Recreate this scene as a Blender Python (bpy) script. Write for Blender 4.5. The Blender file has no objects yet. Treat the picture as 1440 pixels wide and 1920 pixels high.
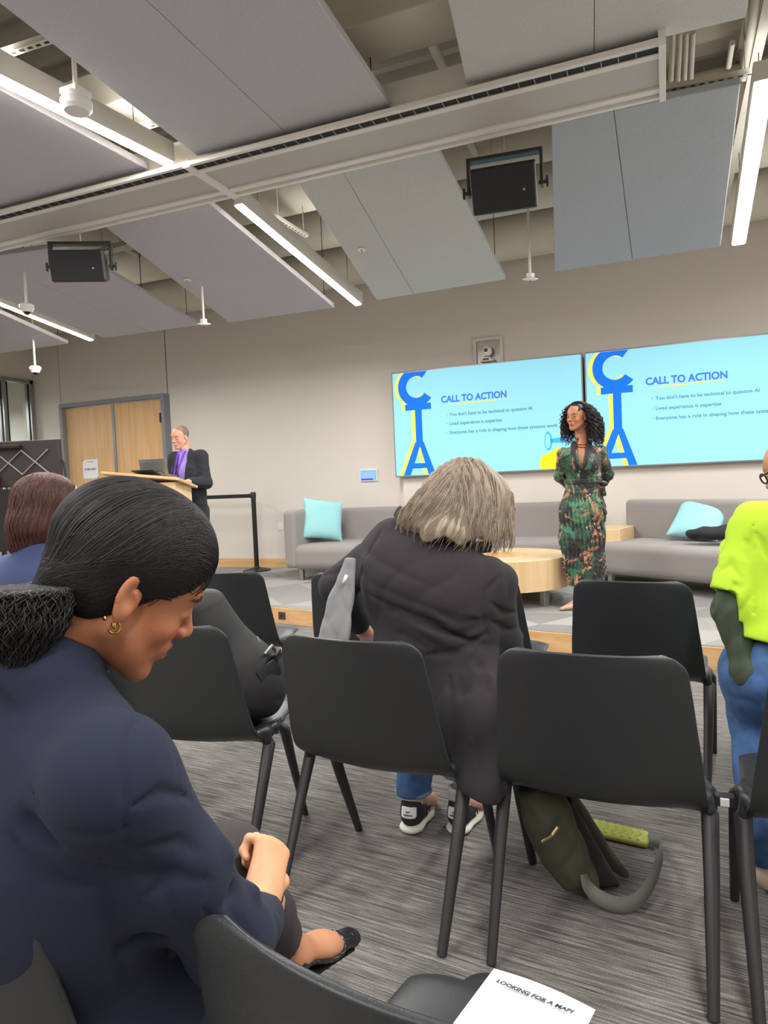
import bpy, bmesh, math, random
import numpy as np
from mathutils import Vector, Matrix
from math import sin, cos, pi, radians, sqrt

SC = bpy.context.scene
COL = SC.collection
random.seed(4)

# ------------------------------------------------------------------ camera
FPX, YAW, PITCH, ROLL, EYE = 1300.0, radians(22.2), radians(-2.5), radians(-2.45), 1.3
Fv = np.array([-sin(YAW)*cos(PITCH), cos(YAW)*cos(PITCH), sin(PITCH)])
R0 = np.array([cos(YAW), sin(YAW), 0.0]); U0 = np.cross(R0, Fv)
Rv = R0*cos(ROLL)+U0*sin(ROLL); Uv = -R0*sin(ROLL)+U0*cos(ROLL)
CAM = np.array([0, 0, EYE])
cd = bpy.data.cameras.new('camera'); cam = bpy.data.objects.new('camera', cd); COL.objects.link(cam)
cd.sensor_fit = 'VERTICAL'; cd.sensor_height = 24.0; cd.lens = 24.0*FPX/1920.0
cd.clip_start = 0.05; cd.clip_end = 100
M = Matrix.Identity(4)
for i in range(3):
    M[i][0], M[i][1], M[i][2], M[i][3] = Rv[i], Uv[i], -Fv[i], CAM[i]
cam.matrix_world = M
SC.camera = cam

# ------------------------------------------------------------------ light
SC.view_settings.view_transform = 'Standard'; SC.view_settings.look = 'None'
SC.view_settings.gamma = 1.0; SC.view_settings.use_curve_mapping = False
SC.view_settings.exposure = 1.45
W = bpy.data.worlds.new('world'); SC.world = W; W.use_nodes = True
W.node_tree.nodes['Background'].inputs[0].default_value = (1.0, 0.97, 0.94, 1)
W.node_tree.nodes['Background'].inputs[1].default_value = 0.30
LAMP_E = 14.0          # emission of the linear lamps' diffusers
def area(name, loc, sx, sy, power, rot=(0, 0, 0), col=(1, 0.985, 0.965)):
    l = bpy.data.lights.new(name, 'AREA'); l.shape = 'RECTANGLE'; l.size = sx; l.size_y = sy
    l.energy = power; l.color = col
    o = bpy.data.objects.new(name, l); o.location = loc; o.rotation_euler = rot; COL.objects.link(o)
    return o
# rows of the same linear ceiling lamps over the seats behind and beside the camera
for i, (x, y, p) in enumerate([(-4.6, 1.6, 34), (-2.4, -0.6, 34), (0.7, 1.2, 34), (0.7, -1.6, 34), (2.8, 2.4, 30), (2.8, 5.5, 34),
                            (-7.2, 3.2, 34), (-2.4, -3.4, 30), (-5.6, -2.0, 30)]):
    area('ceiling_lamp_light', (x, y, 3.42), 0.12, 2.6, p)

# ------------------------------------------------------------------ helpers
def px_ray(x, y): return Fv+Rv*(x-720)/FPX-Uv*(y-960)/FPX
def at_z(x, y, z): d = px_ray(x, y); return CAM+d*(z-EYE)/d[2]
def at_y(x, y, Y): d = px_ray(x, y); return CAM+d*Y/d[1]
def at_x(x, y, X): d = px_ray(x, y); return CAM+d*X/d[0]
def at_d(x, y, D): return CAM+px_ray(x, y)*D

def tag(o, label=None, cat=None, group=None, kind=None):
    if label: o['label'] = label
    if cat: o['category'] = cat
    if group: o['group'] = group
    if kind: o['kind'] = kind
    return o
def empty(name, loc=(0, 0, 0), rz=0.0):
    o = bpy.data.objects.new(name, None); o.empty_display_size = 0.1
    o.location = loc; o.rotation_euler = (0, 0, rz); COL.objects.link(o); return o
def copy_tree(o, parent=None):
    c = o.copy(); COL.objects.link(c)
    if parent is not None: c.parent = parent
    for ch in o.children: copy_tree(ch, c)
    return c
def mesh_obj(name, V, F, mat=None, parent=None, smooth=True, mats=None, midx=None, auto=None):
    me = bpy.data.meshes.new(name)
    V = np.asarray(V, dtype=np.float32).reshape(-1, 3)
    if isinstance(F, np.ndarray):
        n, k = F.shape
        me.vertices.add(len(V)); me.vertices.foreach_set('co', V.ravel())
        me.loops.add(n*k); me.loops.foreach_set('vertex_index', F.astype(np.int32).ravel())
        me.polygons.add(n)
        me.polygons.foreach_set('loop_start', np.arange(0, n*k, k, dtype=np.int32))
        me.polygons.foreach_set('loop_total', np.full(n, k, dtype=np.int32))
        me.update(calc_edges=True)
    else:
        me.from_pydata(V.tolist(), [], F)
    for m in (mats or ([mat] if mat else [])): me.materials.append(m)
    if midx is not None: me.polygons.foreach_set('material_index', np.asarray(midx, dtype=np.int32))
    me.polygons.foreach_set('use_smooth', np.full(len(me.polygons), bool(smooth)))
    me.validate(); me.update()
    if smooth and auto:
        try: me.set_sharp_from_angle(angle=radians(auto))
        except Exception: pass
    o = bpy.data.objects.new(name, me); COL.objects.link(o)
    if parent is not None: o.parent = parent
    return o

class MB:
    def __init__(s): s.V = []; s.F = []; s.m = []
    def add(s, V, F, m=0):
        b = len(s.V); s.V += [tuple(map(float, v)) for v in V]
        s.F += [tuple(b+i for i in f) for f in F]; s.m += [m]*len(F); return s
    def box(s, c, d, R=None, m=0, ch=0.0):
        """box centre c, full size d; ch = chamfer"""
        c = np.array(c, float); h = np.array(d, float)/2
        bm = bmesh.new(); bmesh.ops.create_cube(bm, size=1.0)
        for v in bm.verts: v.co = Vector((v.co.x*2*h[0], v.co.y*2*h[1], v.co.z*2*h[2]))
        if ch > 0: bmesh.ops.bevel(bm, geom=bm.edges[:], offset=ch, segments=2, profile=0.6, affect='EDGES')
        bm.verts.index_update()
        V = [np.array(v.co) for v in bm.verts]
        if R is not None: R = np.array(R); V = [R@v for v in V]
        F = [[v.index for v in f.verts] for f in bm.faces]; bm.free()
        return s.add([v+c for v in V], F, m)
    def quadbox(s, P, n, t, m=0):
        """slab: 4 corner points P, thickness t along n"""
        P = [np.array(p, float) for p in P]; n = np.array(n, float)*t
        V = P+[p+n for p in P]
        return s.add(V, [(0, 1, 2, 3), (7, 6, 5, 4), (0, 4, 5, 1), (1, 5, 6, 2), (2, 6, 7, 3), (3, 7, 4, 0)], m)
    def tube(s, path, r, n=8, m=0, cap=True, sq=(1, 1), up=(0, 0, 1)):
        path = [np.array(p, float) for p in path]; N = len(path)
        r = [r]*N if np.isscalar(r) else list(r)
        up = np.array(up, float); V = []; prev = None
        for i, p in enumerate(path):
            t = path[min(i+1, N-1)]-path[max(i-1, 0)]; t = t/(np.linalg.norm(t)+1e-9)
            a = up-t*(up@t) if prev is None else prev-t*(prev@t)
            if np.linalg.norm(a) < 1e-4: a = np.array([1.0, 0, 0])-t*t[0]
            a /= np.linalg.norm(a); prev = a; b = np.cross(t, a)
            for k in range(n):
                q = 2*pi*(k+.5)/n
                V.append(p+r[i]*(a*cos(q)*sq[0]+b*sin(q)*sq[1]))
        F = [(i*n+k, i*n+(k+1) % n, (i+1)*n+(k+1) % n, (i+1)*n+k) for i in range(N-1) for k in range(n)]
        if cap: F += [tuple(range(n-1, -1, -1)), tuple((N-1)*n+k for k in range(n))]
        return s.add(V, F, m)
    def lathe(s, prof, c=(0, 0, 0), n=32, R=None, m=0):
        """prof: (r,z) list from bottom to top, closed with caps when r>0"""
        V = []; c = np.array(c, float)
        for r, z in prof:
            for k in range(n):
                v = np.array([r*cos(2*pi*k/n), r*sin(2*pi*k/n), z])
                V.append((np.array(R)@v if R is not None else v)+c)
        N = len(prof)
        F = [(i*n+k, i*n+(k+1) % n, (i+1)*n+(k+1) % n, (i+1)*n+k) for i in range(N-1) for k in range(n)]
        F += [tuple(range(n-1, -1, -1)), tuple((N-1)*n+k for k in range(n))]
        return s.add(V, F, m)
    def build(s, name, mat=None, parent=None, smooth=False, auto=35, mats=None, bevel=0):
        o = mesh_obj(name, s.V, s.F, mat, parent, smooth=smooth, mats=mats, midx=s.m, auto=auto)
        if bevel:
            b = o.modifiers.new('b', 'BEVEL'); b.width = bevel; b.segments = 2; b.limit_method = 'ANGLE'
        return o

def lin(c):
    return tuple(((x/255.0)/12.92 if x/255.0 <= 0.04045 else ((x/255.0+0.055)/1.055)**2.4) for x in c)+(1.0,)
def mat(name, rgb, rough=0.6, metal=0.0, spec=0.5, noise=None, bump=None, emit=None, sheen=0, vcol=False, sub=0, aniso=None):
    """rgb: sRGB 0-255. noise=(scale, amount) colour variation; bump=(scale, strength)"""
    m = bpy.data.materials.new(name); m.use_nodes = True; nt = m.node_tree; b = nt.nodes['Principled BSDF']
    c = lin(rgb); b.inputs['Base Color'].default_value = c
    b.inputs['Roughness'].default_value = rough; b.inputs['Metallic'].default_value = metal
    b.inputs['Specular IOR Level'].default_value = spec
    tc = nt.nodes.new('ShaderNodeTexCoord')
    src = None
    if vcol:
        a = nt.nodes.new('ShaderNodeVertexColor'); a.layer_name = 'Col'; src = a.outputs[0]
        nt.links.new(src, b.inputs['Base Color'])
    if noise:
        n = nt.nodes.new('ShaderNodeTexNoise'); n.inputs['Scale'].default_value = noise[0]; n.inputs['Detail'].default_value = 5
        nt.links.new(tc.outputs['Object'], n.inputs['Vector'])
        mr = nt.nodes.new('ShaderNodeMapRange'); mr.inputs[1].default_value = .25; mr.inputs[2].default_value = .75
        mr.inputs[3].default_value = 1-noise[1]; mr.inputs[4].default_value = 1+noise[1]
        nt.links.new(n.outputs[0], mr.inputs[0])
        mx = nt.nodes.new('ShaderNodeMix'); mx.data_type = 'RGBA'; mx.blend_type = 'MULTIPLY'; mx.inputs[0].default_value = 1
        if src: nt.links.new(src, mx.inputs[6])
        else: mx.inputs[6].default_value = c
        nt.links.new(mr.outputs[0], mx.inputs[7]); nt.links.new(mx.outputs[2], b.inputs['Base Color'])
    if bump:
        n2 = nt.nodes.new('ShaderNodeTexNoise'); n2.inputs['Scale'].default_value = bump[0]; n2.inputs['Detail'].default_value = 4
        if aniso:
            mp = nt.nodes.new('ShaderNodeMapping'); mp.inputs['Scale'].default_value = aniso
            nt.links.new(tc.outputs['Object'], mp.inputs[0]); nt.links.new(mp.outputs[0], n2.inputs['Vector'])
        else: nt.links.new(tc.outputs['Object'], n2.inputs['Vector'])
        bp = nt.nodes.new('ShaderNodeBump'); bp.inputs['Strength'].default_value = bump[1]; bp.inputs['Distance'].default_value = 0.003
        nt.links.new(n2.outputs[0], bp.inputs['Height']); nt.links.new(bp.outputs[0], b.inputs['Normal'])
    if emit:
        b.inputs['Emission Color'].default_value = lin(emit[0]); b.inputs['Emission Strength'].default_value = emit[1]
    if sheen: b.inputs['Sheen Weight'].default_value = sheen
    if sub:
        b.inputs['Subsurface Weight'].default_value = sub; b.inputs['Subsurface Radius'].default_value = (.012, .005, .003)
        b.inputs['Subsurface Scale'].default_value = 1.0
    return m
def wood(name, c1, c2, axis='Z', scale=9.0, rough=0.45):
    m = bpy.data.materials.new(name); m.use_nodes = True; nt = m.node_tree; b = nt.nodes['Principled BSDF']
    b.inputs['Roughness'].default_value = rough
    tc = nt.nodes.new('ShaderNodeTexCoord'); mp = nt.nodes.new('ShaderNodeMapping')
    st = {'X': (.6, 12, 12), 'Y': (12, .6, 12), 'Z': (12, 12, .6)}[axis]; mp.inputs['Scale'].default_value = st
    nt.links.new(tc.outputs['Object'], mp.inputs[0])
    n = nt.nodes.new('ShaderNodeTexNoise'); n.inputs['Scale'].default_value = scale/6; n.inputs['Detail'].default_value = 6; n.inputs['Distortion'].default_value = .4
    nt.links.new(mp.outputs[0], n.inputs['Vector'])
    r = nt.nodes.new('ShaderNodeValToRGB'); r.color_ramp.elements[0].position = .35; r.color_ramp.elements[1].position = .68
    r.color_ramp.elements[0].color = lin(c1); r.color_ramp.elements[1].color = lin(c2)
    nt.links.new(n.outputs[0], r.inputs[0]); nt.links.new(r.outputs[0], b.inputs['Base Color'])
    return m
def rotm(ax, a):
    return np.array(Matrix.Rotation(a, 3, ax))
def text_mesh(name, s, size, mt, parent=None, extrude=0.0008, bold=0.0, align='LEFT', shear=0.0, spacing=1.0):
    cu = bpy.data.curves.new(name, 'FONT'); cu.body = s; cu.size = size; cu.extrude = extrude; cu.offset = bold
    cu.align_x = align; cu.shear = shear; cu.space_character = spacing; cu.resolution_u = 3
    t = bpy.data.objects.new(name, cu); COL.objects.link(t)
    dg = bpy.context.evaluated_depsgraph_get(); dg.update()
    me = bpy.data.meshes.new_from_object(t.evaluated_get(dg))
    V = np.array([v.co[:] for v in me.vertices]) if len(me.vertices) else np.zeros((0, 3))
    F = [tuple(p.vertices) for p in me.polygons]
    bpy.data.objects.remove(t); bpy.data.curves.remove(cu); bpy.data.meshes.remove(me)
    return V, F
# ------------------------------------------------------------------ continuous surfaces (bodies, clothes, bags)
def nrm(v): v = np.asarray(v, float); return v/(np.linalg.norm(v)+1e-12)
def frame(fwd, up):
    """rows: x(right), y(forward), z(up)"""
    y = nrm(fwd); z = np.asarray(up, float); z = nrm(z-y*(z@y)); x = np.cross(y, z); return np.array([x, y, z])
class Sdf:
    """ordered list of (op, k, fn, cull centre, cull radius)"""
    def __init__(s): s.ops = []
    def add(s, fn, k=0.02, op='u'): s.ops.append((op, k, fn)); return s
    def cap(s, a, b, ra, rb=None, k=0.02, op='u', fl=None, up=(0, 0, 1)):
        """tapered limb from a to b; fl=(sx,sy) flattens the section: sx along the 'side' axis, sy along 'up'"""
        a = np.array(a, float); b = np.array(b, float); rb = ra if rb is None else rb
        if fl is None:
            def fn(p):
                ab = b-a; h = np.clip(((p-a)@ab)/(ab@ab), 0, 1)
                return np.linalg.norm(p-a-h[:, None]*ab, axis=1)-(ra+(rb-ra)*h)
        else:
            t = nrm(b-a); u = np.array(up, float); u = nrm(u-t*(u@t)); sd = np.cross(t, u); L = np.linalg.norm(b-a)
            def fn(p):
                q = p-a; z = q@t; x = (q@sd)/fl[0]; y = (q@u)/fl[1]; h = np.clip(z/L, 0, 1); zz = z-h*L
                return (np.sqrt(x*x+y*y+zz*zz)-(ra+(rb-ra)*h))*min(fl[0], fl[1], 1)
        return s.add(fn, k, op)
    def chain(s, pts, rs, k=0.02, op='u', **kw):
        for i in range(len(pts)-1): s.cap(pts[i], pts[i+1], rs[i], rs[i+1], k, op, **kw)
        return s
    def ell(s, c, r, R=None, k=0.02, op='u'):
        c = np.array(c, float); r = np.array(r, float); R = np.eye(3) if R is None else np.array(R)
        def fn(p):
            q = (p-c)@R.T
            k0 = np.linalg.norm(q/r, axis=1); k1 = np.linalg.norm(q/(r*r), axis=1)+1e-9
            return k0*(k0-1)/k1
        return s.add(fn, k, op)
    def box(s, c, h, rad=0.01, R=None, k=0.01, op='u'):
        c = np.array(c, float); h = np.array(h, float)-rad; R = np.eye(3) if R is None else np.array(R)
        def fn(p):
            q = np.abs((p-c)@R.T)-h
            return np.linalg.norm(np.maximum(q, 0), axis=1)+np.minimum(q.max(axis=1), 0)-rad
        return s.add(fn, k, op)
    def plane(s, c, n, k=0.005, op='i'):
        """keep the side that n points away from"""
        c = np.array(c, float); n = nrm(n)
        return s.add(lambda p: (p-c)@n, k, op)
    def merge(s, other, k=0.01, op='u', off=0.0):
        return s.add(lambda p: other(p)-off, k, op)
    def disp(s, fn): s.ops.append(('d', 0, fn)); return s
    def __call__(s, p):
        d = None
        for op, k, fn in s.ops:
            if op == 'd': d = d+fn(p); continue
            e = fn(p)
            if d is None: d = e; continue
            if op == 'u':
                h = np.maximum(k-np.abs(d-e), 0)/max(k, 1e-6); d = np.minimum(d, e)-h*h*k*.25
            elif op == 's':
                e = -e; h = np.maximum(k-np.abs(d-e), 0)/max(k, 1e-6); d = np.maximum(d, e)+h*h*k*.25
            else:
                h = np.maximum(k-np.abs(d-e), 0)/max(k, 1e-6); d = np.maximum(d, e)+h*h*k*.25
        return d
def folds(amp, sc, seed=0, st=(1, 1, 1)):
    rng = np.random.default_rng(seed); K = [(nrm(rng.normal(size=3))*np.array(st)*sc*f, rng.uniform(0, 6.28), w) for f, w in ((1, 1), (1.6, .7), (2.3, .5), (3.1, .3))]
    W1 = nrm(rng.normal(size=3))*sc*.7
    def fn(p):
        w = np.sin(p@W1)*1.3; d = 0
        for kk, ph, a in K: d = d+a*np.sin(p@kk+ph+w)
        return d*amp/2.5
    return fn
def creases(amp, sc, seed=0, dirs=None, n=4, mask=.0):
    """thin cloth creases: sharp grooves along warped lines, faded in and out by a slow mask"""
    rng = np.random.default_rng(seed); K = []
    for i in range(n):
        k = nrm(rng.normal(size=3)) if dirs is None else nrm(np.array(dirs[i % len(dirs)], float)+rng.normal(0, .18, 3))
        K.append((k*sc*rng.uniform(.7, 1.3), nrm(rng.normal(size=3))*sc*.45, nrm(rng.normal(size=3))*sc*.33, rng.uniform(0, 6.28, 3)))
    def fn(p):
        d = 0
        for k, k2, k3, ph in K:
            v = np.sin(p@k+ph[0]+1.5*np.sin(p@k2+ph[1])); m_ = np.clip((np.sin(p@k3+ph[2])-mask)*1.6, 0, 1)
            d = d+amp*m_*((1-np.abs(v))**1.7-.30)
        return d
    return fn
def polyslab(P, th, rad=.012, bulge=0.0):
    """rounded slab whose outline is the 3D polygon P"""
    P = np.array(P, float); c = P.mean(0); n = np.zeros(3)
    for i in range(len(P)): n += np.cross(P[i]-c, P[(i+1) % len(P)]-c)
    n = nrm(n); u = nrm(P[1]-P[0]-n*((P[1]-P[0])@n)); w = np.cross(n, u); Q = np.stack([(P-c)@u, (P-c)@w], 1); L = len(Q)
    def fn(p):
        x = np.stack([(p-c)@u, (p-c)@w], 1); z = (p-c)@n; d2 = np.full(len(x), 1e9); ins = np.zeros(len(x), bool)
        for i in range(L):
            a = Q[i]; b = Q[(i+1) % L]; e = b-a; q = x-a; h = np.clip((q@e)/(e@e), 0, 1); d2 = np.minimum(d2, np.linalg.norm(q-h[:, None]*e, axis=1))
            cnd = ((a[1] > x[:, 1]) != (b[1] > x[:, 1])) & (x[:, 0] < (b[0]-a[0])*(x[:, 1]-a[1])/((b[1]-a[1]) if abs(b[1]-a[1]) > 1e-9 else 1e-9)+a[0]); ins ^= cnd
        d2 = np.where(ins, -d2, d2)+rad; t = th/2-rad+bulge*np.clip(-d2/.05, 0, 1); q0 = d2; q1 = np.abs(z)-t
        return np.hypot(np.maximum(q0, 0), np.maximum(q1, 0))+np.minimum(np.maximum(q0, q1), 0)-rad
    return fn
def hit(f, x, y, d0=.35, d1=3.2, n=900):
    """point where the camera ray through picture point x, y first meets the surface f"""
    t = np.linspace(d0, d1, n); P = CAM+px_ray(x, y)[None]*t[:, None]; v = f(P); i = int(np.argmax(v < 0)); return P[i] if (v < 0).any() else P[int(np.argmin(v))]
def lines(f, L):
    """L: (list of picture points, radius, depth) -> grooves laid on the surface f"""
    out = []
    for pts, r, dep in L:
        Q = [hit(f, *p) for p in pts]; n = len(Q)-1
        out += [(Q[i], Q[i+1], r, dep) for i in range(n)]
    def fn(p):
        d = 0; k = 0
        for pts, r, dep in L:
            n = len(pts)-1; dd = np.full(len(p), 9.0)
            for i in range(n):
                a, b, _, _ = out[k+i]; ab = b-a; h = np.clip(((p-a)@ab)/(ab@ab+1e-9), 0, 1); dist = np.linalg.norm(p-a-h[:, None]*ab, axis=1)
                g = (i+h)/n; dd = np.minimum(dd, dist/(r*np.maximum(.35, np.sqrt(np.maximum(np.sin(pi*np.clip(g, .02, .98)), 0)))))
            k += n; d = d+dep*np.exp(-dd**2)
        return d
    return fn
def dents(items):
    """items: list of (a, b, radius, depth): grooves (depth>0) or ridges (depth<0) along segments"""
    def fn(p):
        d = 0
        for a, b, r, dep in items:
            a = np.array(a, float); b = np.array(b, float); ab = b-a
            h = np.clip(((p-a)@ab)/(ab@ab), 0, 1); q = np.linalg.norm(p-a-h[:, None]*ab, axis=1)
            d = d+dep*np.exp(-(q/r)**2)
        return d
    return fn
def surf(f, lo, hi, h):
    """surface nets over the box lo..hi with cell h -> V, F(quads)"""
    lo = np.array(lo, float); hi = np.array(hi, float)
    B = 8; nb = np.ceil((hi-lo)/(h*B)).astype(int)+1; n = nb*B
    c = np.stack(np.meshgrid(*[lo[i]+(np.arange(nb[i])*B+B/2-.5)*h for i in range(3)], indexing='ij'), -1).reshape(-1, 3)
    d = f(c); rad = h*B*sqrt(3)/2*1.25+h
    act = np.abs(d) < rad*1.35
    D = np.repeat(np.repeat(np.repeat(d.reshape(nb), B, 0), B, 1), B, 2).astype(np.float32)
    idx = np.argwhere(act.reshape(nb))
    off = np.stack(np.meshgrid(np.arange(B), np.arange(B), np.arange(B), indexing='ij'), -1).reshape(-1, 3)
    for s0 in range(0, len(idx), 400):
        ii = (idx[s0:s0+400, None, :]*B+off[None]).reshape(-1, 3)
        D[ii[:, 0], ii[:, 1], ii[:, 2]] = f(lo+ii*h)
    S = D < 0
    dims = n
    cell = np.zeros(tuple(dims-1), np.uint8)
    for dx in (0, 1):
        for dy in (0, 1):
            for dz in (0, 1): cell += S[dx:dims[0]-1+dx, dy:dims[1]-1+dy, dz:dims[2]-1+dz]
    ac = np.argwhere((cell > 0) & (cell < 8))
    if len(ac) == 0: return np.zeros((0, 3)), np.zeros((0, 4), int)
    cid = -np.ones(tuple(dims-1), np.int64); cid[ac[:, 0], ac[:, 1], ac[:, 2]] = np.arange(len(ac))
    acc = np.zeros((len(ac), 3)); cnt = np.zeros(len(ac))
    cor = [(0, 0, 0), (1, 0, 0), (0, 1, 0), (0, 0, 1), (1, 1, 0), (1, 0, 1), (0, 1, 1), (1, 1, 1)]
    for a in cor:
        for ax in range(3):
            if a[ax]: continue
            b = list(a); b[ax] = 1
            va = D[ac[:, 0]+a[0], ac[:, 1]+a[1], ac[:, 2]+a[2]]; vb = D[ac[:, 0]+b[0], ac[:, 1]+b[1], ac[:, 2]+b[2]]
            m = (va < 0) != (vb < 0); t = np.where(m, va/np.where(m, va-vb, 1), 0)
            for j in range(3): acc[:, j] += m*(a[j]+(t if j == ax else 0))
            cnt += m
    V = lo+(ac+acc/cnt[:, None])*h
    F = []
    for ax in range(3):
        s = [slice(1, -1)]*3; s[ax] = slice(0, -1); s2 = list(s); s2[ax] = slice(1, None)
        A = S[tuple(s)]; Bm = S[tuple(s2)]; e = np.argwhere(A != Bm)
        if not len(e): continue
        o = np.ones(3, int); o[ax] = 0; g = e+o
        u, w = [(1, 2), (2, 0), (0, 1)][ax]
        def cc(du, dw):
            q = g.copy(); q[:, u] -= du; q[:, w] -= dw; q = np.minimum(q, dims-2); return cid[q[:, 0], q[:, 1], q[:, 2]]
        q = np.stack([cc(1, 1), cc(0, 1), cc(0, 0), cc(1, 0)], 1)
        ins = A[e[:, 0], e[:, 1], e[:, 2]]
        q[~ins] = q[~ins][:, ::-1]
        F.append(q[(q >= 0).all(1)])
    return V, np.concatenate(F)
def relax(V, F, it=1, w=.5):
    for _ in range(it):
        A = np.zeros_like(V); c = np.zeros(len(V))
        for i in range(4):
            a, b = F[:, i], F[:, (i+1) % 4]
            np.add.at(A, a, V[b]); np.add.at(c, a, 1); np.add.at(A, b, V[a]); np.add.at(c, b, 1)
        V = V*(1-w)+w*A/np.maximum(c, 1)[:, None]
    return V
def paint(o, V, fn):
    """albedo regions of one skin: fn(V)->rgb 0-255 per vertex"""
    c = np.clip(fn(V), 0, 255)/255.0; l = np.where(c <= .04045, c/12.92, ((c+.055)/1.055)**2.4)
    a = o.data.color_attributes.new('Col', 'FLOAT_COLOR', 'POINT')
    a.data.foreach_set('color', np.concatenate([l, np.ones((len(l), 1))], 1).astype(np.float32).ravel())
def sdf_obj(name, f, lo, hi, h, mt, parent=None, it=1, col=None, near=None):
    V, F = surf(f, lo, hi, h); V = relax(V, F, it)
    o = mesh_obj(name, V, F, mt, parent)
    if col is not None: paint(o, V, col)
    return o
def grad(f, P, e=0.002):
    g = np.stack([f(P+np.array(v)*e)-f(P-np.array(v)*e) for v in ((1, 0, 0), (0, 1, 0), (0, 0, 1))], 1)
    return g/(np.linalg.norm(g, axis=1)[:, None]+1e-9)
def strands(paths, r0, r1, n=4):
    """paths: (N, K, 3) array -> tube mesh arrays"""
    N, K, _ = paths.shape
    t = np.gradient(paths, axis=1); t /= np.linalg.norm(t, axis=2)[:, :, None]+1e-9
    up = np.tile(np.array([.31, .17, .93]), (N, 1)); A = np.zeros_like(paths)
    for k in range(K):
        a = up-t[:, k]*(up*t[:, k]).sum(1)[:, None]; a /= np.linalg.norm(a, axis=1)[:, None]+1e-9; A[:, k] = a; up = a
    Bv = np.cross(t, A); rr = np.linspace(0, 1, K); rr = (r0+(r1-r0)*rr**2)
    rr = rr[None, :, None] if np.ndim(r0) == 0 else rr
    V = np.stack([paths+rr*(A*cos(2*pi*j/n)+Bv*sin(2*pi*j/n)) for j in range(n)], 2).reshape(-1, 3)
    base = (np.arange(N)*K*n)[:, None, None]+(np.arange(K-1)*n)[None, :, None]
    j = np.arange(n)[None, None, :]; j2 = (j+1) % n
    F = np.stack([base+j, base+j2, base+n+j2, base+n+j], -1).reshape(-1, 4)
    return V, F
def join_arr(parts):
    V = []; F = []; b = 0
    for v, f in parts: V.append(v); F.append(np.asarray(f)+b); b += len(v)
    return np.concatenate(V), np.concatenate(F)
# ------------------------------------------------------------------ materials
MT = {}
MT['wall'] = mat('wall_paint', (216, 209, 200), .85, bump=(160, .06))
MT['wallside'] = mat('side_wall_paint', (214, 206, 195), .85)
MT['trimgrey'] = mat('door_frame_grey', (128, 131, 136), .5)
MT['alum'] = mat('aluminium', (150, 150, 150), .4, metal=.6)
MT['white'] = mat('white_plastic', (232, 230, 226), .45)
MT['whitemetal'] = mat('white_powder_coat', (226, 222, 214), .5)
MT['offwhite'] = mat('beige_painted_steel', (186, 180, 166), .7, noise=(3, .15))
MT['deck'] = mat('painted_deck', (160, 154, 140), .85, noise=(2.5, .2))
MT['duct'] = mat('painted_duct', (204, 196, 178), .7, noise=(2, .12))
MT['dark'] = mat('dark_slot', (22, 21, 22), .7)
MT['blackp'] = mat('black_plastic', (26, 26, 28), .55, bump=(500, .15))
MT['blackm'] = mat('black_metal', (28, 27, 27), .45)
MT['grille'] = mat('speaker_grille', (24, 24, 27), .75, bump=(900, .4))
MT['oak'] = wood('oak_door', (206, 162, 110), (220, 182, 134), 'Z')
MT['oakx'] = wood('oak_trim', (204, 160, 108), (222, 182, 132), 'X')
MT['maple'] = wood('maple_veneer', (210, 178, 132), (222, 194, 152), 'Z')
MT['maplex'] = wood('maple_top', (204, 164, 114), (220, 186, 138), 'X')
MT['sofa'] = mat('grey_sofa_fabric', (142, 135, 133), .9, bump=(700, .25), sheen=.2)
MT['aqua'] = mat('aqua_cushion_cloth', (150, 205, 208), .85, bump=(300, .2), noise=(9, .04))
MT['steel'] = mat('brushed_steel', (170, 170, 168), .35, metal=.8)
MT['paper'] = mat('white_paper', (232, 232, 230), .7)
MT['ink'] = mat('dark_ink', (52, 52, 56), .7)
MT['rubber'] = mat('black_rubber', (24, 24, 24), .8)

def panel_mat(name, rgb):
    m = mat(name, rgb, .95, spec=.15, noise=(110, .11), bump=(220, .4)); return m
MT['felt1'] = panel_mat('felt_warm_grey', (190, 191, 196)); MT['felt2'] = panel_mat('felt_blue_grey', (174, 180, 188))
MT['felt3'] = panel_mat('felt_pale_grey', (198, 201, 201)); MT['felt4'] = panel_mat('felt_mauve_grey', (190, 188, 195))
def perf():
    m = mat('perforated_metal', (188, 184, 178), .55, metal=.1); nt = m.node_tree; b = nt.nodes['Principled BSDF']
    tc = nt.nodes.new('ShaderNodeTexCoord'); v = nt.nodes.new('ShaderNodeTexVoronoi'); v.inputs['Scale'].default_value = 130; v.inputs['Randomness'].default_value = 0
    nt.links.new(tc.outputs['Object'], v.inputs['Vector'])
    r = nt.nodes.new('ShaderNodeValToRGB'); r.color_ramp.elements[0].position = .30; r.color_ramp.elements[1].position = .42
    r.color_ramp.elements[0].color = lin((122, 120, 117)); r.color_ramp.elements[1].color = lin((196, 192, 186))
    nt.links.new(v.outputs['Distance'], r.inputs[0]); nt.links.new(r.outputs[0], b.inputs['Base Color']); return m
MT['perf'] = perf()
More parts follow.
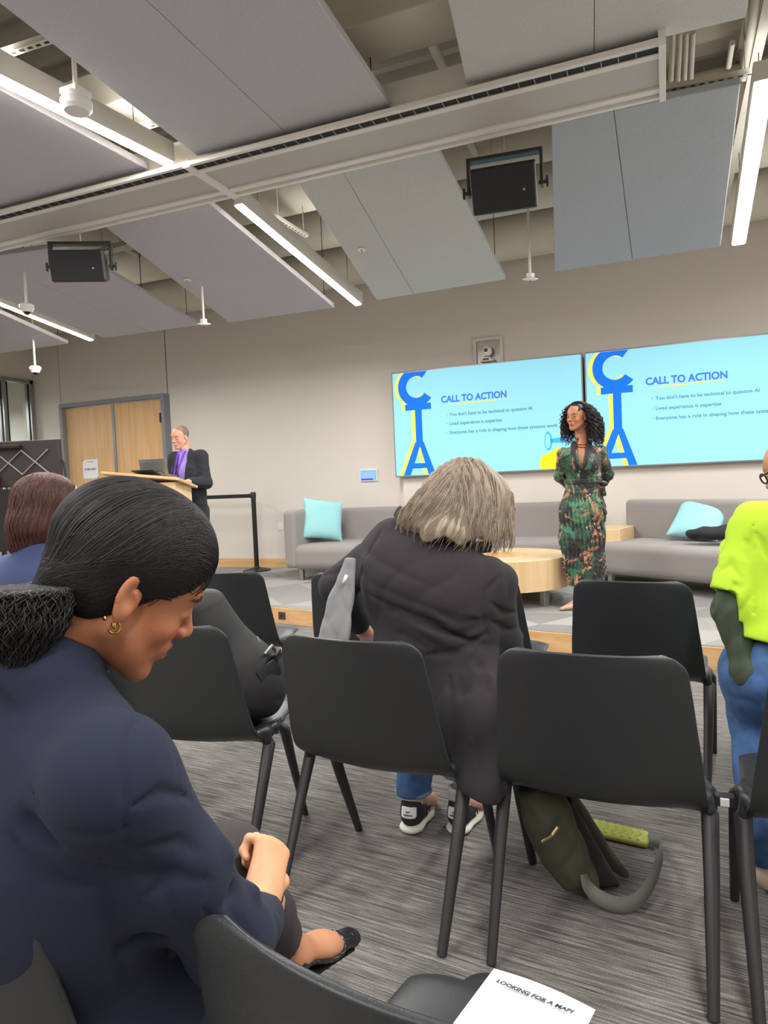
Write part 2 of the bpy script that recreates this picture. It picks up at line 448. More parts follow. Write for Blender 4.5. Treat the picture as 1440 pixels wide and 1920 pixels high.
def carpet():
    m = bpy.data.materials.new('striped_carpet'); m.use_nodes = True; nt = m.node_tree; b = nt.nodes['Principled BSDF']
    b.inputs['Roughness'].default_value = .95; b.inputs['Specular IOR Level'].default_value = .15
    tc = nt.nodes.new('ShaderNodeTexCoord')
    mr = nt.nodes.new('ShaderNodeMapping'); mr.inputs['Rotation'].default_value = (0, 0, radians(7)); nt.links.new(tc.outputs['Object'], mr.inputs[0])
    mp = nt.nodes.new('ShaderNodeMapping'); mp.inputs['Scale'].default_value = (4.5, 120, 1); nt.links.new(mr.outputs[0], mp.inputs[0])
    n = nt.nodes.new('ShaderNodeTexNoise'); n.inputs['Scale'].default_value = 1.0; n.inputs['Detail'].default_value = 4; n.inputs['Roughness'].default_value = .75
    nt.links.new(mp.outputs[0], n.inputs['Vector'])
    r = nt.nodes.new('ShaderNodeValToRGB'); e = r.color_ramp.elements
    e[0].position = .34; e[0].color = lin((68, 66, 64)); e[1].position = .68; e[1].color = lin((158, 154, 149))
    q = e.new(.5); q.color = lin((112, 109, 106)); nt.links.new(n.outputs[0], r.inputs[0])
    n3 = nt.nodes.new('ShaderNodeTexNoise'); n3.inputs['Scale'].default_value = 260; n3.inputs['Detail'].default_value = 2; nt.links.new(tc.outputs['Object'], n3.inputs['Vector'])
    k = nt.nodes.new('ShaderNodeMapRange'); k.inputs[1].default_value = .3; k.inputs[2].default_value = .7; k.inputs[3].default_value = .72; k.inputs[4].default_value = 1.22
    nt.links.new(n3.outputs[0], k.inputs[0])
    mx = nt.nodes.new('ShaderNodeMix'); mx.data_type = 'RGBA'; mx.blend_type = 'MULTIPLY'; mx.inputs[0].default_value = 1
    nt.links.new(r.outputs[0], mx.inputs[6]); nt.links.new(k.outputs[0], mx.inputs[7]); nt.links.new(mx.outputs[2], b.inputs['Base Color'])
    bp = nt.nodes.new('ShaderNodeBump'); bp.inputs['Strength'].default_value = .5; bp.inputs['Distance'].default_value = .004
    nt.links.new(n.outputs[0], bp.inputs['Height']); nt.links.new(bp.outputs[0], b.inputs['Normal']); return m
def stage_carpet():
    m = mat('faceted_stage_carpet', (140, 138, 136), .95, spec=.1); nt = m.node_tree; b = nt.nodes['Principled BSDF']
    tc = nt.nodes.new('ShaderNodeTexCoord'); mp = nt.nodes.new('ShaderNodeMapping'); mp.inputs['Scale'].default_value = (1.6, 2.0, 1); mp.inputs['Rotation'].default_value = (0, 0, .45)
    nt.links.new(tc.outputs['Object'], mp.inputs[0])
    def mth(op, a, b=None):
        q = nt.nodes.new('ShaderNodeMath'); q.operation = op
        for i_, v_ in enumerate((a, b)):
            if v_ is None: continue
            if isinstance(v_, (int, float)): q.inputs[i_].default_value = v_
            else: nt.links.new(v_, q.inputs[i_])
        return q.outputs[0]
    sx = nt.nodes.new('ShaderNodeSeparateXYZ'); nt.links.new(mp.outputs[0], sx.inputs[0])
    # three families of lines make flat triangular facets, each with its own grey
    u = mth('FLOOR', sx.outputs[0]); w = mth('FLOOR', mth('ADD', mth('MULTIPLY', sx.outputs[0], .5), sx.outputs[1])); t = mth('FLOOR', mth('SUBTRACT', mth('MULTIPLY', sx.outputs[0], .5), sx.outputs[1]))
    cb = nt.nodes.new('ShaderNodeCombineXYZ'); nt.links.new(u, cb.inputs[0]); nt.links.new(w, cb.inputs[1]); nt.links.new(t, cb.inputs[2])
    v = nt.nodes.new('ShaderNodeTexWhiteNoise'); v.noise_dimensions = '3D'; nt.links.new(cb.outputs[0], v.inputs['Vector'])
    r = nt.nodes.new('ShaderNodeValToRGB'); r.color_ramp.interpolation = 'CONSTANT'; e = r.color_ramp.elements
    e[0].position = 0; e[0].color = lin((126, 125, 124)); e[1].position = .38; e[1].color = lin((140, 138, 136)); q = e.new(.7); q.color = lin((154, 152, 148))
    nt.links.new(v.outputs['Value'], r.inputs[0])
    n = nt.nodes.new('ShaderNodeTexNoise'); n.inputs['Scale'].default_value = 180; nt.links.new(tc.outputs['Object'], n.inputs['Vector'])
    k = nt.nodes.new('ShaderNodeMapRange'); k.inputs[1].default_value = .3; k.inputs[2].default_value = .7; k.inputs[3].default_value = .85; k.inputs[4].default_value = 1.12; nt.links.new(n.outputs[0], k.inputs[0])
    mx = nt.nodes.new('ShaderNodeMix'); mx.data_type = 'RGBA'; mx.blend_type = 'MULTIPLY'; mx.inputs[0].default_value = 1
    nt.links.new(r.outputs[0], mx.inputs[6]); nt.links.new(k.outputs[0], mx.inputs[7]); nt.links.new(mx.outputs[2], b.inputs['Base Color']); return m
MT['carpet'] = carpet(); MT['stagecarpet'] = stage_carpet()

# ------------------------------------------------------------------ room shell
WY = 8.5; SZ = 0.15; DECK = 4.5; XL = -9.62; XR = 3.8; YB = -4.5
def struct(o): tag(o, kind='structure'); return o
struct(MB().box(((XL+XR)/2, (YB+WY)/2, -.05), (XR-XL, WY-YB, .1)).build('floor', MT['carpet']))
# stage platform with a slanting front edge
fL = np.array([-9.6, 7.02]); fR = np.array([XR-.02, 4.12])
P = [(fL[0], fL[1]), (fR[0], fR[1]), (XR-.02, WY), (XL+.02, WY)]
sb = MB(); sb.add([(x, y, 0.0) for x, y in P]+[(x, y, SZ) for x, y in P], [(0, 3, 2, 1), (4, 5, 6, 7), (0, 1, 5, 4), (1, 2, 6, 5), (2, 3, 7, 6), (3, 0, 4, 7)])
struct(sb.build('floor_stage', MT['stagecarpet']))
dv = nrm([fR[0]-fL[0], fR[1]-fL[1], 0]); nv = np.array([dv[1], -dv[0], 0])
rb_ = MB(); a = np.array([fL[0], fL[1], 0.0]); b = np.array([fR[0], fR[1], 0.0])
rb_.quadbox([a, b, b+np.array([0, 0, SZ-.004]), a+np.array([0, 0, SZ-.004])], nv, .018)
rz_ = math.atan2(dv[1], dv[0])
struct(rb_.build('trim_1', MT['oakx']))
# front wall, split round the double door, and the shallow wall bay that carries the screens
wb = MB()
DX0, DX1, DZ = -8.93, -6.86, 2.75
wb.box(((XL+DX0)/2, WY+.1, DECK/2), (DX0-XL, .2, DECK)); wb.box(((DX1-3.3)/2, WY+.1, DECK/2), (-3.3-DX1, .2, DECK))
wb.box(((DX0+DX1)/2, WY+.1, (DZ+DECK)/2), (DX1-DX0, .2, DECK-DZ)); wb.box(((-3.3+XR)/2, WY+.1, DECK/2), (XR+3.3, .2, DECK))
struct(wb.build('wall_front', MT['wall']))
struct(MB().box(((-3.15+XR)/2, WY-.045, (SZ+1.45)/2+.0), (XR+3.15, .085, 1.30)).build('wall_front_bay', MT['wall']))
struct(MB().box(((XL+DX0)/2, WY-.01, SZ+.065), (DX0-XL-.02, .02, .13)).box(((DX1-3.15)/2, WY-.01, SZ+.065), (-3.17-DX1, .02, .13)).build('baseboard_front', MT['oakx']))
struct(MB().box((-6.885, WY-.001, (2.75+DECK)/2), (.008, .006, DECK-2.75)).build('trim_2', MT['dark']))
struct(MB().box((-9.02, WY-.001, (2.75+DECK)/2), (.006, .005, DECK-2.75)).build('trim_3', mat('hairline_joint', (150, 143, 134), .8)))
# other walls
struct(MB().box((XR+.1, (YB+WY)/2, DECK/2), (.2, WY-YB, DECK)).build('wall_right', MT['wallside']))
struct(MB().box(((XL+XR)/2, YB-.1, DECK/2), (XR-XL, .2, DECK)).build('wall_back', MT['wallside']))
wl = MB(); WZ1 = 3.2; wy0 = 2.0
wl.box((XL-.1, (WY+.2+8.46)/2, DECK/2), (.2, WY+.2-8.46, DECK)).box((XL-.1, (8.46+YB)/2, (WZ1+DECK)/2), (.2, 8.46-YB, DECK-WZ1)).box((XL-.1, (wy0+YB)/2, WZ1/2), (.2, wy0-YB, WZ1))
struct(wl.build('wall_left', MT['wallside']))
# glazed partition on the left
g = MT['glass'] = mat('clear_glass', (235, 242, 240), .03); g.node_tree.nodes['Principled BSDF'].inputs['Transmission Weight'].default_value = 1.0
g.node_tree.nodes['Principled BSDF'].inputs['IOR'].default_value = 1.05
wf = MB()
wf.box((XL+.0, (wy0+8.46)/2, WZ1-.03), (.12, 8.46-wy0, .06)).box((XL, 8.43, WZ1/2), (.12, .06, WZ1)).box((XL, (wy0+8.46)/2, .05), (.12, 8.46-wy0, .1))
for y in (7.92, 6.6, 5.2, 3.8): wf.box((XL, y, WZ1/2), (.12, .055, WZ1-.1))
win = struct(wf.build('window_1', MT['alum']))
MB().box((XL, (wy0+8.4)/2, WZ1/2), (.012, 8.4-wy0, WZ1-.12)).build('pane', MT['glass'], win)
gs = MB()
for y in (8.37, 7.97, 7.86): gs.box((XL+.045, y, WZ1/2), (.02, .02, WZ1-.14))
gs.build('gasket', MT['dark'], win)
# the room seen through the glass
struct(MB().box((XL-3.2, 5.2, DECK/2), (.1, 9.0, DECK)).box((XL-1.6, 9.4, DECK/2), (3.2, .1, DECK)).box((XL-1.6, .8, DECK/2), (3.2, .1, DECK)).build('wall_beyond', mat('far_room_paint', (206, 202, 192), .9)))
struct(MB().box((XL-1.65, 5.2, -.05), (3.1, 8.8, .1)).build('floor_beyond', MT['carpet']))
struct(MB().box((XL-1.65, 5.2, 3.5), (3.1, 8.8, .06)).build('ceiling_beyond', mat('far_ceiling', (190, 184, 172), .9)))
lampm = mat('lamp_diffuser', (255, 250, 240), .5, emit=((255, 247, 235), LAMP_E))
o = empty('ceiling_lamp', (XL-2.2, 8.0, 2.95)); tag(o, 'lit white ceiling lamp seen through the glass partition in the far room', 'ceiling lamp')
MB().box((0, 0, .05), (.3, 1.5, .12)).build('housing', MT['white'], o); MB().box((0, 0, -.018), (.26, 1.44, .012)).build('diffuser', mat('far_lamp', (255, 255, 250), .5, emit=((240, 245, 250), 3)), o)
area('ceiling_lamp_light', (XL-1.6, 6.6, 2.9), 1.0, 3.0, 60)
o = tag(MB().box((XL-3.11, 8.35, 1.15), (.06, .42, 2.3), ch=.01).build('green_panel', mat('green_board', (70, 104, 84), .7)), 'dark green panel standing in the room beyond the glass', 'panel')

# corrugated deck
dk = []; y = YB; pr = []
while y < WY+.2:
    pr += [(y, DECK+.07), (y+.06, DECK), (y+.12, DECK), (y+.18, DECK+.07)]; y += .24
V = [(XL-.2, yy, zz) for yy, zz in pr]+[(XR+.2, yy, zz) for yy, zz in pr]; n = len(pr)
F = [(i, i+1, n+i+1, n+i) for i in range(n-1)]
V += [(XL-.2, YB, DECK+.2), (XL-.2, WY+.2, DECK+.2), (XR+.2, YB, DECK+.2), (XR+.2, WY+.2, DECK+.2)]; F.append((2*n, 2*n+2, 2*n+3, 2*n+1))
struct(mesh_obj('ceiling', V, F, MT['deck'], smooth=False))

# ------------------------------------------------------------------ double door
d = empty('door_1', ((DX0+DX1)/2, WY, SZ)); struct(d); dw = DX1-DX0; dh = DZ-SZ
fm = MB(); fm.box((-dw/2+.03, -.02, dh/2), (.06, .24, dh)).box((dw/2-.03, -.02, dh/2), (.06, .24, dh)).box((0, -.02, dh-.03), (dw-.12, .24, .06)); fm.build('frame', MT['trimgrey'], d, bevel=.003)
for s in (-1, 1):
    lf = MB().box((s*(dw/4-.018), -.035, (dh-.07)/2), (dw/2-.09, .045, dh-.08), ch=.002).build('door_leaf', MT['oak'], d)
    hg = MB()
    for z in (.35, 1.25, 2.2): hg.box((s*(dw/2-.068), -.066, z), (.02, .02, .11))
    hg.build('hinge', MT['steel'], lf)
MB().box((-.0, -.066, (dh-.07)/2), (.05, .02, dh-.09)).build('astragal', MT['alum'], d)
MB().box((dw/2-.12, -.075, 2.25), (.02, .035, .14)).build('closer', MT['blackm'], d)
sg = empty('door_sign', (-8.42, WY-.062, 1.70)); tag(sg, 'white paper notice reading STAFF ONLY taped on the left door leaf', 'sign')
MB().box((0, 0, 0), (.31, .003, .30)).build('sheet', MT['paper'], sg)
for s, sz, z, bo in (('STAFF ONLY', .042, -.02, .0012), ('North Campus', .02, .105, 0)):
    V, F = text_mesh('t', s, sz, None, bold=bo, align='CENTER'); V = np.stack([V[:, 0], -V[:, 2]-.002, V[:, 1]+z], 1)
    mesh_obj('lettering', V, F, MT['ink'], sg, smooth=False)
MB().add([(.155, -.003, -.15), (.125, -.003, -.15), (.155, -.003, -.12), (-.155, -.003, .15), (-.125, -.003, .15), (-.155, -.003, .12)], [(0, 2, 1), (3, 5, 4)]).build('corner_tape', MT['ink'], sg)

# ------------------------------------------------------------------ felt ceiling panels
def far_pt(x, y, Y0=4.3, Z0=3.7, s=-.19):
    d = px_ray(x, y); return CAM+d*(Z0-EYE-s*Y0)/(d[2]-s*d[1])
def near_pt(x, y): return at_z(x, y, 3.46)
def slab(label, quads, mt, t=.05, name='acoustic_panel', grp='felt acoustic panels hung under the open ceiling'):
    cs = np.mean([p for q in quads for p in q], axis=0); root = empty(name, cs); tag(root, label, 'ceiling panel', grp)
    for q in quads:
        q = [np.array(p)-cs for p in q]; nn = nrm(np.cross(q[1]-q[0], q[3]-q[0])); nn = nn if nn[2] > 0 else -nn
        m = MB(); m.quadbox(q, nn, t); o = m.build('felt_slab', mt, root, bevel=.006)
    for q in quads[:1]+quads[-1:]:
        for p in (q[2:] if len(quads) > 1 else q):
            p = np.array(p)-cs; c = p*.9
            MB().tube([c+np.array([0, 0, t]), (c[0], c[1], DECK+.06-cs[2])], .0035, 5).build('hanger_wire', MT['blackm'], root)
def split(A, B, C_, D, t0, t1, gap=.003):
    """A,B near left/right; D,C far left/right -> two slabs split at fraction t0 (near) and t1 (far)"""
    A, B, C_, D = [np.array(p) for p in (A, B, C_, D)]; m0 = A+(B-A)*t0; m1 = D+(C_-D)*t1; g = nrm(B-A)*gap/2
    return [[A, m0-g, m1-g, D], [m0+g, B, C_, m1+g]]
E_ = lambda p, q, f: np.array(p)+(np.array(p)-np.array(q))*f
A, B, C_, D = far_pt(565, 352), far_pt(825, 290), far_pt(948, 524), far_pt(707, 563)
slab('pale felt panel pair beyond the beam, just left of the right-hand loudspeaker', split(E_(A, D, .03), E_(B, C_, .03), C_, D, .34, .30), MT['felt3'])
A, B, C_, D = far_pt(1034, 245), far_pt(1387, 170), far_pt(1351, 462), far_pt(1040, 510)
slab('blue grey felt panel pair on the right beyond the beam, beside the steep lamp', split(E_(A, D, .03), E_(B, C_, .03), C_, D, .35, .49), MT['felt2'])
A, B, C_, D = far_pt(205, 432), far_pt(400, 388), far_pt(627, 577), far_pt(430, 605)
slab('mauve grey felt panel between the left loudspeaker and the middle lamp', [[E_(A, D, .03), E_(B, C_, .03), C_, D]], MT['felt4'])
A, B, C_, D = far_pt(-150, 500), far_pt(120, 462), far_pt(372, 610), far_pt(196, 634)
slab('grey felt panel pair on the far left behind the left loudspeaker', split(A, B, C_, D, .45, .50), MT['felt4'])
A, B, C_, D = far_pt(-330, 560), far_pt(-60, 560), far_pt(128, 645), far_pt(-40, 668)
slab('grey felt panel at the far left edge under the short lamp', [[A, B, C_, D]], MT['felt4'])
A, D, C_, B = near_pt(0, 7), near_pt(370, 293), near_pt(735, 205), near_pt(595, 0)
f = 1.2; slab('large grey felt panel pair overhead on the near side of the beam, upper left', split(E_(A, D, f), E_(B, C_, 1.55), C_, D, .42, .49), MT['felt1'])
A, D, C_, B = near_pt(840, 0), near_pt(875, 159), near_pt(1397, 34), near_pt(1404, 0)
B = E_(B, C_, 4.0); A = E_(A, D, 1.6)
slab('pale grey felt panel pair overhead at the upper right', split(A, B, C_, D, .47, .49), MT['felt3'])
A, D, C_, B = near_pt(-420, 300), near_pt(-160, 430), near_pt(278, 318), near_pt(0, 168)
slab('grey felt panel at the upper left under the long near lamp', [[E_(A, D, .2), B, C_, D]], MT['felt4'])

# ------------------------------------------------------------------ chilled beam across the room
BZ = 3.40; Y0b, Y1b = 3.80, 4.36; X0b, X1b = -7.5, 0.045; XM = -2.83
bm_ = empty('chilled_beam', ((X0b+X1b)/2, (Y0b+Y1b)/2, BZ)); tag(bm_, 'long white ceiling air beam with slotted edge crossing the room', 'ceiling beam')
cx = (X0b+X1b)/2; L = X1b-X0b; hb = (Y1b-Y0b)/2
m = MB()
for y, w in ((-hb+.012, .03), (-hb+.115, .045), (hb-.10, .05), (hb-.012, .03)): m.box((0, y, .012), (L, w, .03), ch=.003)
m.box((L/2-.012, 0, .03), (.035, 2*hb+.01, .09)).box((-L/2+.012, 0, .03), (.035, 2*hb, .09)).box((XM-cx, 0, .012), (.05, 2*hb, .05))
m.build('white_frame', MT['whitemetal'], bm_)
m = MB().box((0, .01, .016), (L-.04, 2*hb-.24, .012)); m.build('perforated_sheet', MT['perf'], bm_)
m = MB().box((0, -hb+.06, .010), (L-.05, .066, .012)); m.build('slot', MT['dark'], bm_)
m = MB()
x = -L/2+.1
while x < L/2-.1: m.box((x, -hb+.06, .001), (.005, .05, .006)); x += .085
m.build('slot_fins', MT['alum'], bm_)
m = MB().box((0, .02, .13), (L-.06, 2*hb-.12, .16)); m.box((0, hb-.045, .03), (L-.06, .05, .03)); m.build('casing', MT['whitemetal'], bm_)

# ------------------------------------------------------------------ linear lamps
def lamp(p0, p1, label, watts, w=.075, h=.13):
    p0, p1 = np.array(p0), np.array(p1); c = (p0+p1)/2; d = p1-p0; Ln = np.linalg.norm(d); y = d/Ln; x = nrm(np.cross(y, (0, 0, 1))); z = np.cross(x, y)
    R = np.stack([x, y, z], 1); o = empty('linear_lamp', c); tag(o, label, 'ceiling lamp', 'white linear ceiling lamps')
    MB().box(R@np.array([0, 0, h/2+.004]), (w+.012, Ln+.02, h), R, ch=.003).build('housing', MT['whitemetal'], o)
    MB().box((0, 0, 0), (w-.012, Ln-.01, .014), R).build('diffuser', lampm, o)
    for t in (-.38, .38):
        q = R@np.array([0, Ln*t, h]); MB().tube([q, (q[0], q[1], DECK-c[2])], .003, 5).build('hanger_wire', MT['blackm'], o)
    l = bpy.data.lights.new('lamp_light', 'AREA'); l.shape = 'RECTANGLE'; l.size = w-.01; l.size_y = Ln-.02; l.energy = watts; l.color = (1, .985, .965)
    a = bpy.data.objects.new('lamp_light', l); COL.objects.link(a); a.parent = o
    Mx = Matrix.Identity(4)
    for i in range(3): Mx[i][0], Mx[i][1], Mx[i][2] = x[i], y[i], z[i]
    Mx.translation = Vector(-z*.012); a.matrix_local = Mx
    u = bpy.data.lights.new('added_deck_fill', 'AREA'); u.shape = 'RECTANGLE'; u.size = w-.01; u.size_y = Ln-.02; u.energy = watts*.07; u.color = (1, .985, .965)  # added upward fill, brightens deck and ducts; the lamp itself shines only downward
    b = bpy.data.objects.new('added_deck_fill', u); COL.objects.link(b); b.parent = o; My = Mx.copy()
    for i in range(3): My[i][0] = -x[i]; My[i][2] = -z[i]
    My.translation = Vector(z*(h+.012)); b.matrix_local = My
a0, a1 = at_z(0, 150, 3.44), at_z(326, 312, 3.44); lamp(a0-(a1-a0)*1.0, a1-(a1-a0)*.035, 'long lit white linear lamp at the upper left, running up to the beam', 34)
lamp(far_pt(447, 385), far_pt(672, 572), 'lit white linear lamp in the middle of the ceiling, beyond the beam', 34)
lamp(far_pt(1433, 152), far_pt(1385, 458), 'lit white linear lamp on the right, seen steeply foreshortened', 34, w=.1)
a0, a1 = far_pt(0, 570), far_pt(172, 638); lamp(a0-(a1-a0)*.6, a1, 'lit white linear lamp low on the far left, beside the grey panels', 30)

# ------------------------------------------------------------------ services above the panels
def duct(name, label, y, z, r, x0=-9.4, x1=3.6, mt='duct', ribs=1.2, cat='duct', group='painted services above the ceiling panels'):
    m = MB().tube([(x0, y, z), (x1, y, z)], r, 28); x = x0+.3
    while ribs and x < x1: m.tube([(x, y, z), (x+.04, y, z)], r+.012, 28); x += ribs
    return tag(m.build(name, MT[mt], smooth=True, auto=50), label, cat)
duct('round_duct', 'wide round beige duct running along the top of the screen wall', 8.05, 4.05, .27)
duct('round_duct', 'second beige duct beside the first, above the right-hand loudspeaker', 7.15, 4.2, .24)
duct('round_duct', 'beige duct higher up behind the loudspeakers', 6.2, 4.2, .2)
tag(MB().box((-.2, 5.2, 4.12), (.5, 2.2, .5), ch=.01).build('rectangular_duct', MT['duct']), 'square beige branch duct above the right-hand loudspeaker', 'duct')
tag(MB().box((-3.0, 3.62, 3.80), (9.5, .34, .22), ch=.01).build('rectangular_duct', MT['duct']), 'long flat duct just before the beam, above the near panels', 'duct')
def strut(p0, p1, label):
    p0, p1 = np.array(p0), np.array(p1); d = p1-p0; Ln = np.linalg.norm(d); y = d/Ln; x = nrm(np.cross(y, (0, 0, 1))); z = np.cross(x, y); R = np.stack([x, y, z], 1)
    o = empty('strut_channel', (p0+p1)/2); tag(o, label, 'metal channel', 'slotted steel channels carrying the ceiling parts')
    MB().box((0, 0, 0), (.042, Ln, .03), R).build('channel', MT['offwhite'], o)
    m = MB(); t = -Ln/2+.04
    while t < Ln/2: m.box(R@np.array([0, t, -.0155]), (.014, .028, .003), R); t += .055
    m.build('slots', MT['dark'], o)
    for t in (-.4, .4):
        q = R@np.array([0, t*Ln, 0]); MB().tube([q, (q[0], q[1], DECK-(p0+p1)[2]/2)], .005, 5).build('threaded_rod', MT['offwhite'], o)
strut(at_z(640, 122, 3.72), at_z(900, 52, 3.72), 'slotted beige steel channel in the gap left of the pale upper right panel')
strut(at_z(-30, 112, 3.62), at_z(105, 68, 3.62), 'slotted pale steel channel at the top left corner')
strut(at_z(250, 242, 3.62), at_z(300, 228, 3.62), 'short slotted steel channel beside the long near lamp')
strut(at_z(1200, 176, 3.75), at_z(1420, 132, 3.75), 'slotted steel channel right of the beam end')
strut(at_z(515, 405, 3.75), at_z(575, 442, 3.75), 'slotted steel channel behind the middle lamp')
strut(at_z(185, 470, 3.9), at_z(262, 445, 3.9), 'slotted steel channel behind the left loudspeaker')
def pipe(p0, p1, r, label, mt='offwhite', group=None, name='pipe'):
    return tag(MB().tube([p0, p1], r, 10).build(name, MT[mt], smooth=True, auto=50), label, 'pipe', group)
pipe(at_z(772, 0, 4.2), at_z(830, 125, 4.2), .035, 'thick beige diagonal pipe crossing the slotted channel in the upper gap')
for i, x in enumerate((1260, 1273, 1285, 1297)):
    pipe(at_z(x+2, 60, 4.0), at_z(x-2, 150, 4.0), .018, 'one of four parallel conduits above the beam end', group='parallel conduits above the beam end', name='conduit')
pipe(at_z(1373, 80, 4.0), at_z(1366, 125, 4.0), .018, 'single short conduit right of the four parallel ones', name='conduit')
pipe(at_z(1420, -20, 3.95), at_z(1396, 145, 3.95), .03, 'thick pipe running beside the steep right-hand lamp')
pipe(at_z(870, 250, 4.1), at_z(915, 330, 4.1), .03, 'beige pipe behind the right-hand loudspeaker')
pipe(at_z(150, 425, 4.25), at_z(345, 520, 4.15), .03, 'beige pipe running back behind the left loudspeaker')
pipe(at_z(230, 415, 4.25), at_z(390, 480, 4.2), .025, 'thin beige pipe under the left joist')
# open web joists
def joist(x, y0, y1, label):
    m = MB()
    for z in (3.92, 4.42): m.box((x, (y0+y1)/2, z), (.06, y1-y0, .03))
    y = y0; k = 0
    while y < y1-.3: m.tube([(x, y, 3.93 if k % 2 else 4.41), (x, y+.3, 4.41 if k % 2 else 3.93)], .014, 6); y += .3; k += 1
    tag(m.build('roof_joist', MT['offwhite']), label, 'joist', 'open web roof joists')
joist(-4.55, 4.6, 8.3, 'open web steel joist seen behind the left loudspeaker')
joist(-1.15, .5, 3.15, 'open web steel joist in the gap between the two upper panels')
joist(.6, 3.0, 8.3, 'open web steel joist above the steep right-hand lamp')
joist(-3.6, -.5, 3.1, 'open web steel joist above the long near lamp')
# sprinklers
for (x, y), lb in (((678, 467), 'white round sprinkler head in the pale middle panel'), ((351, 524), 'white round sprinkler head in the mauve panel on the left')):
    p = far_pt(x, y); o = empty('sprinkler_head', p); tag(o, lb, 'sprinkler')
    Rx = rotm('X', math.atan(-.19))
    MB().lathe([(.038, -.004), (.04, .0), (.03, .004)], (0, 0, -.006), 20, Rx).build('escutcheon', MT['white'], o)
    MB().lathe([(.012, -.04), (.014, -.036), (.006, -.03), (.006, 0)], (0, 0, 0), 12, Rx).build('deflector', MT['steel'], o)
# pendant sensors, cameras
def pendant(px, py, z, label, cat, kind):
    p = at_z(px, py, z); o = empty({'sensor': 'motion_sensor', 'dome': 'dome_camera', 'mic': 'ceiling_microphone'}[kind], p); tag(o, label, cat)
    MB().tube([(0, 0, .02), (0, 0, DECK-p[2])], .012, 10).build('drop_rod', MT['whitemetal'], o)
    if kind == 'sensor':
        MB().lathe([(.03, 0), (.06, .002), (.075, .018), (.078, .05), (.072, .06), (.066, .062), (.066, .085), (.02, .09)], (0, 0, -.06), 28).build('body', MT['white'], o, smooth=True)
        MB().box((0, 0, .035), (.11, .11, .03), ch=.006).build('junction_box', MT['white'], o)
    elif kind == 'dome':
        MB().lathe([(.045, 0), (.05, .01), (.06, .03), (.07, .04), (.07, .07), (.05, .085), (.015, .09)], (0, 0, -.06), 28).build('body', MT['white'], o, smooth=True)
        MB().lathe([(.004, -.035), (.02, -.028), (.034, -.012), (.038, .004)], (0, 0, -.055), 24).build('dome', MT['blackm'], o, smooth=True)
    else:
        MB().lathe([(.012, -.01), (.05, -.006), (.07, .004), (.068, .01), (.03, .02), (.035, .022), (.035, .055), (.012, .06)], (0, 0, -.03), 28, rotm('Y', .12)@rotm('X', .2)).build('body', MT['white'], o, smooth=True)
        MB().lathe([(.006, -.004), (.008, .0)], (0, -.004, -.043), 12).build('lens', MT['blackm'], o)
pendant(143, 188, 3.30, 'large white round motion sensor hanging in front of the long near lamp', 'sensor', 'sensor')
pendant(50, 574, 3.20, 'white pendant camera hanging in front of the low left lamp', 'camera', 'dome')
pendant(382, 603, 3.02, 'small white pendant sensor at the far end of the left panel gap', 'sensor', 'mic')
pendant(994, 518, 3.08, 'white pendant sensor on a long rod below the right-hand loudspeaker', 'sensor', 'mic')
pendant(66, 690, 2.92, 'white camera with black dome hanging above the glass partition', 'camera', 'dome')

# loudspeakers
def speaker(px, py, z, rz, tilt, label, W_=.52, H_=.3, D_=.27):
    c = at_z(px, py, z); o = empty('loudspeaker', c); tag(o, label, 'loudspeaker', 'black loudspeakers hung from the ceiling')
    R = rotm('Z', rz)@rotm('X', tilt)
    # cabinet: front (y-) wide, back narrower, tapered sides
    f0, b0 = -D_/2, D_/2; V = []
    for (x, z_) in ((-W_/2, -H_/2), (W_/2, -H_/2), (W_/2, H_/2), (-W_/2, H_/2)): V.append((x, f0+.05, z_))
    for (x, z_) in ((-W_/2+.03, -H_/2+.02), (W_/2-.03, -H_/2+.02), (W_/2-.03, H_/2-.07), (-W_/2+.03, H_/2-.07)): V.append((x, b0, z_))
    V2 = [(x, f0, z_*.93) for x, y, z_ in V[:4]]
    VV = [R@np.array(v) for v in V2+V]
    m = MB().add(VV, [(0, 3, 2, 1)][:0]+[(0, 1, 5, 4), (1, 2, 6, 5), (2, 3, 7, 6), (3, 0, 4, 7), (4, 5, 9, 8), (5, 6, 10, 9), (6, 7, 11, 10), (7, 4, 8, 11), (8, 9, 10, 11), (0, 3, 2, 1)])
    m.build('cabinet', MT['blackp'], o, bevel=.008)
    MB().box(R@np.array([0, f0-.004, 0]), (W_-.015, .012, H_*.92), R, ch=.004).build('grille', MT['grille'], o)
    MB().lathe([(.008, 0), (.008, .004)], R@np.array([.13, f0-.009, -.02]), 16, R@rotm('X', pi/2)).build('badge', MT['alum'], o)
    yk = MB(); Rz = rotm('Z', rz); w = W_/2+.03; h = H_/2+.06
    for q in ([(-w, 0, -.02), (-w, 0, h)], [(w, 0, -.02), (w, 0, h)]): yk.box(Rz@((np.array(q[0])+q[1])/2), (.02, .06, h+.03), Rz, ch=.003)
    yk.box(Rz@np.array([0, 0, h]), (2*w+.02, .07, .022), Rz, ch=.004); yk.build('yoke', MT['blackm'], o)
    for s in (-1, 1): kb = MB(); kb.tube([Rz@np.array([s*(w-.02), 0, 0]), Rz@np.array([s*(w+.03), 0, 0])], .012, 10); kb.box(Rz@np.array([s*(w+.035), 0, 0]), (.016, .02, .07), Rz, ch=.004); kb.build('knob', MT['blackm'], o)
    MB().tube([Rz@np.array([0, 0, h]), (0, 0, DECK-c[2])], .008, 8).tube([Rz@np.array([-.08, 0, h]), Rz@np.array([-.08, 0, DECK-c[2]])], .003, 6).build('hanger_rod', MT['steel'], o)
speaker(947, 352, 3.18, radians(6), radians(24), 'black loudspeaker hanging right of centre between two felt panels', W_=.41, H_=.28)
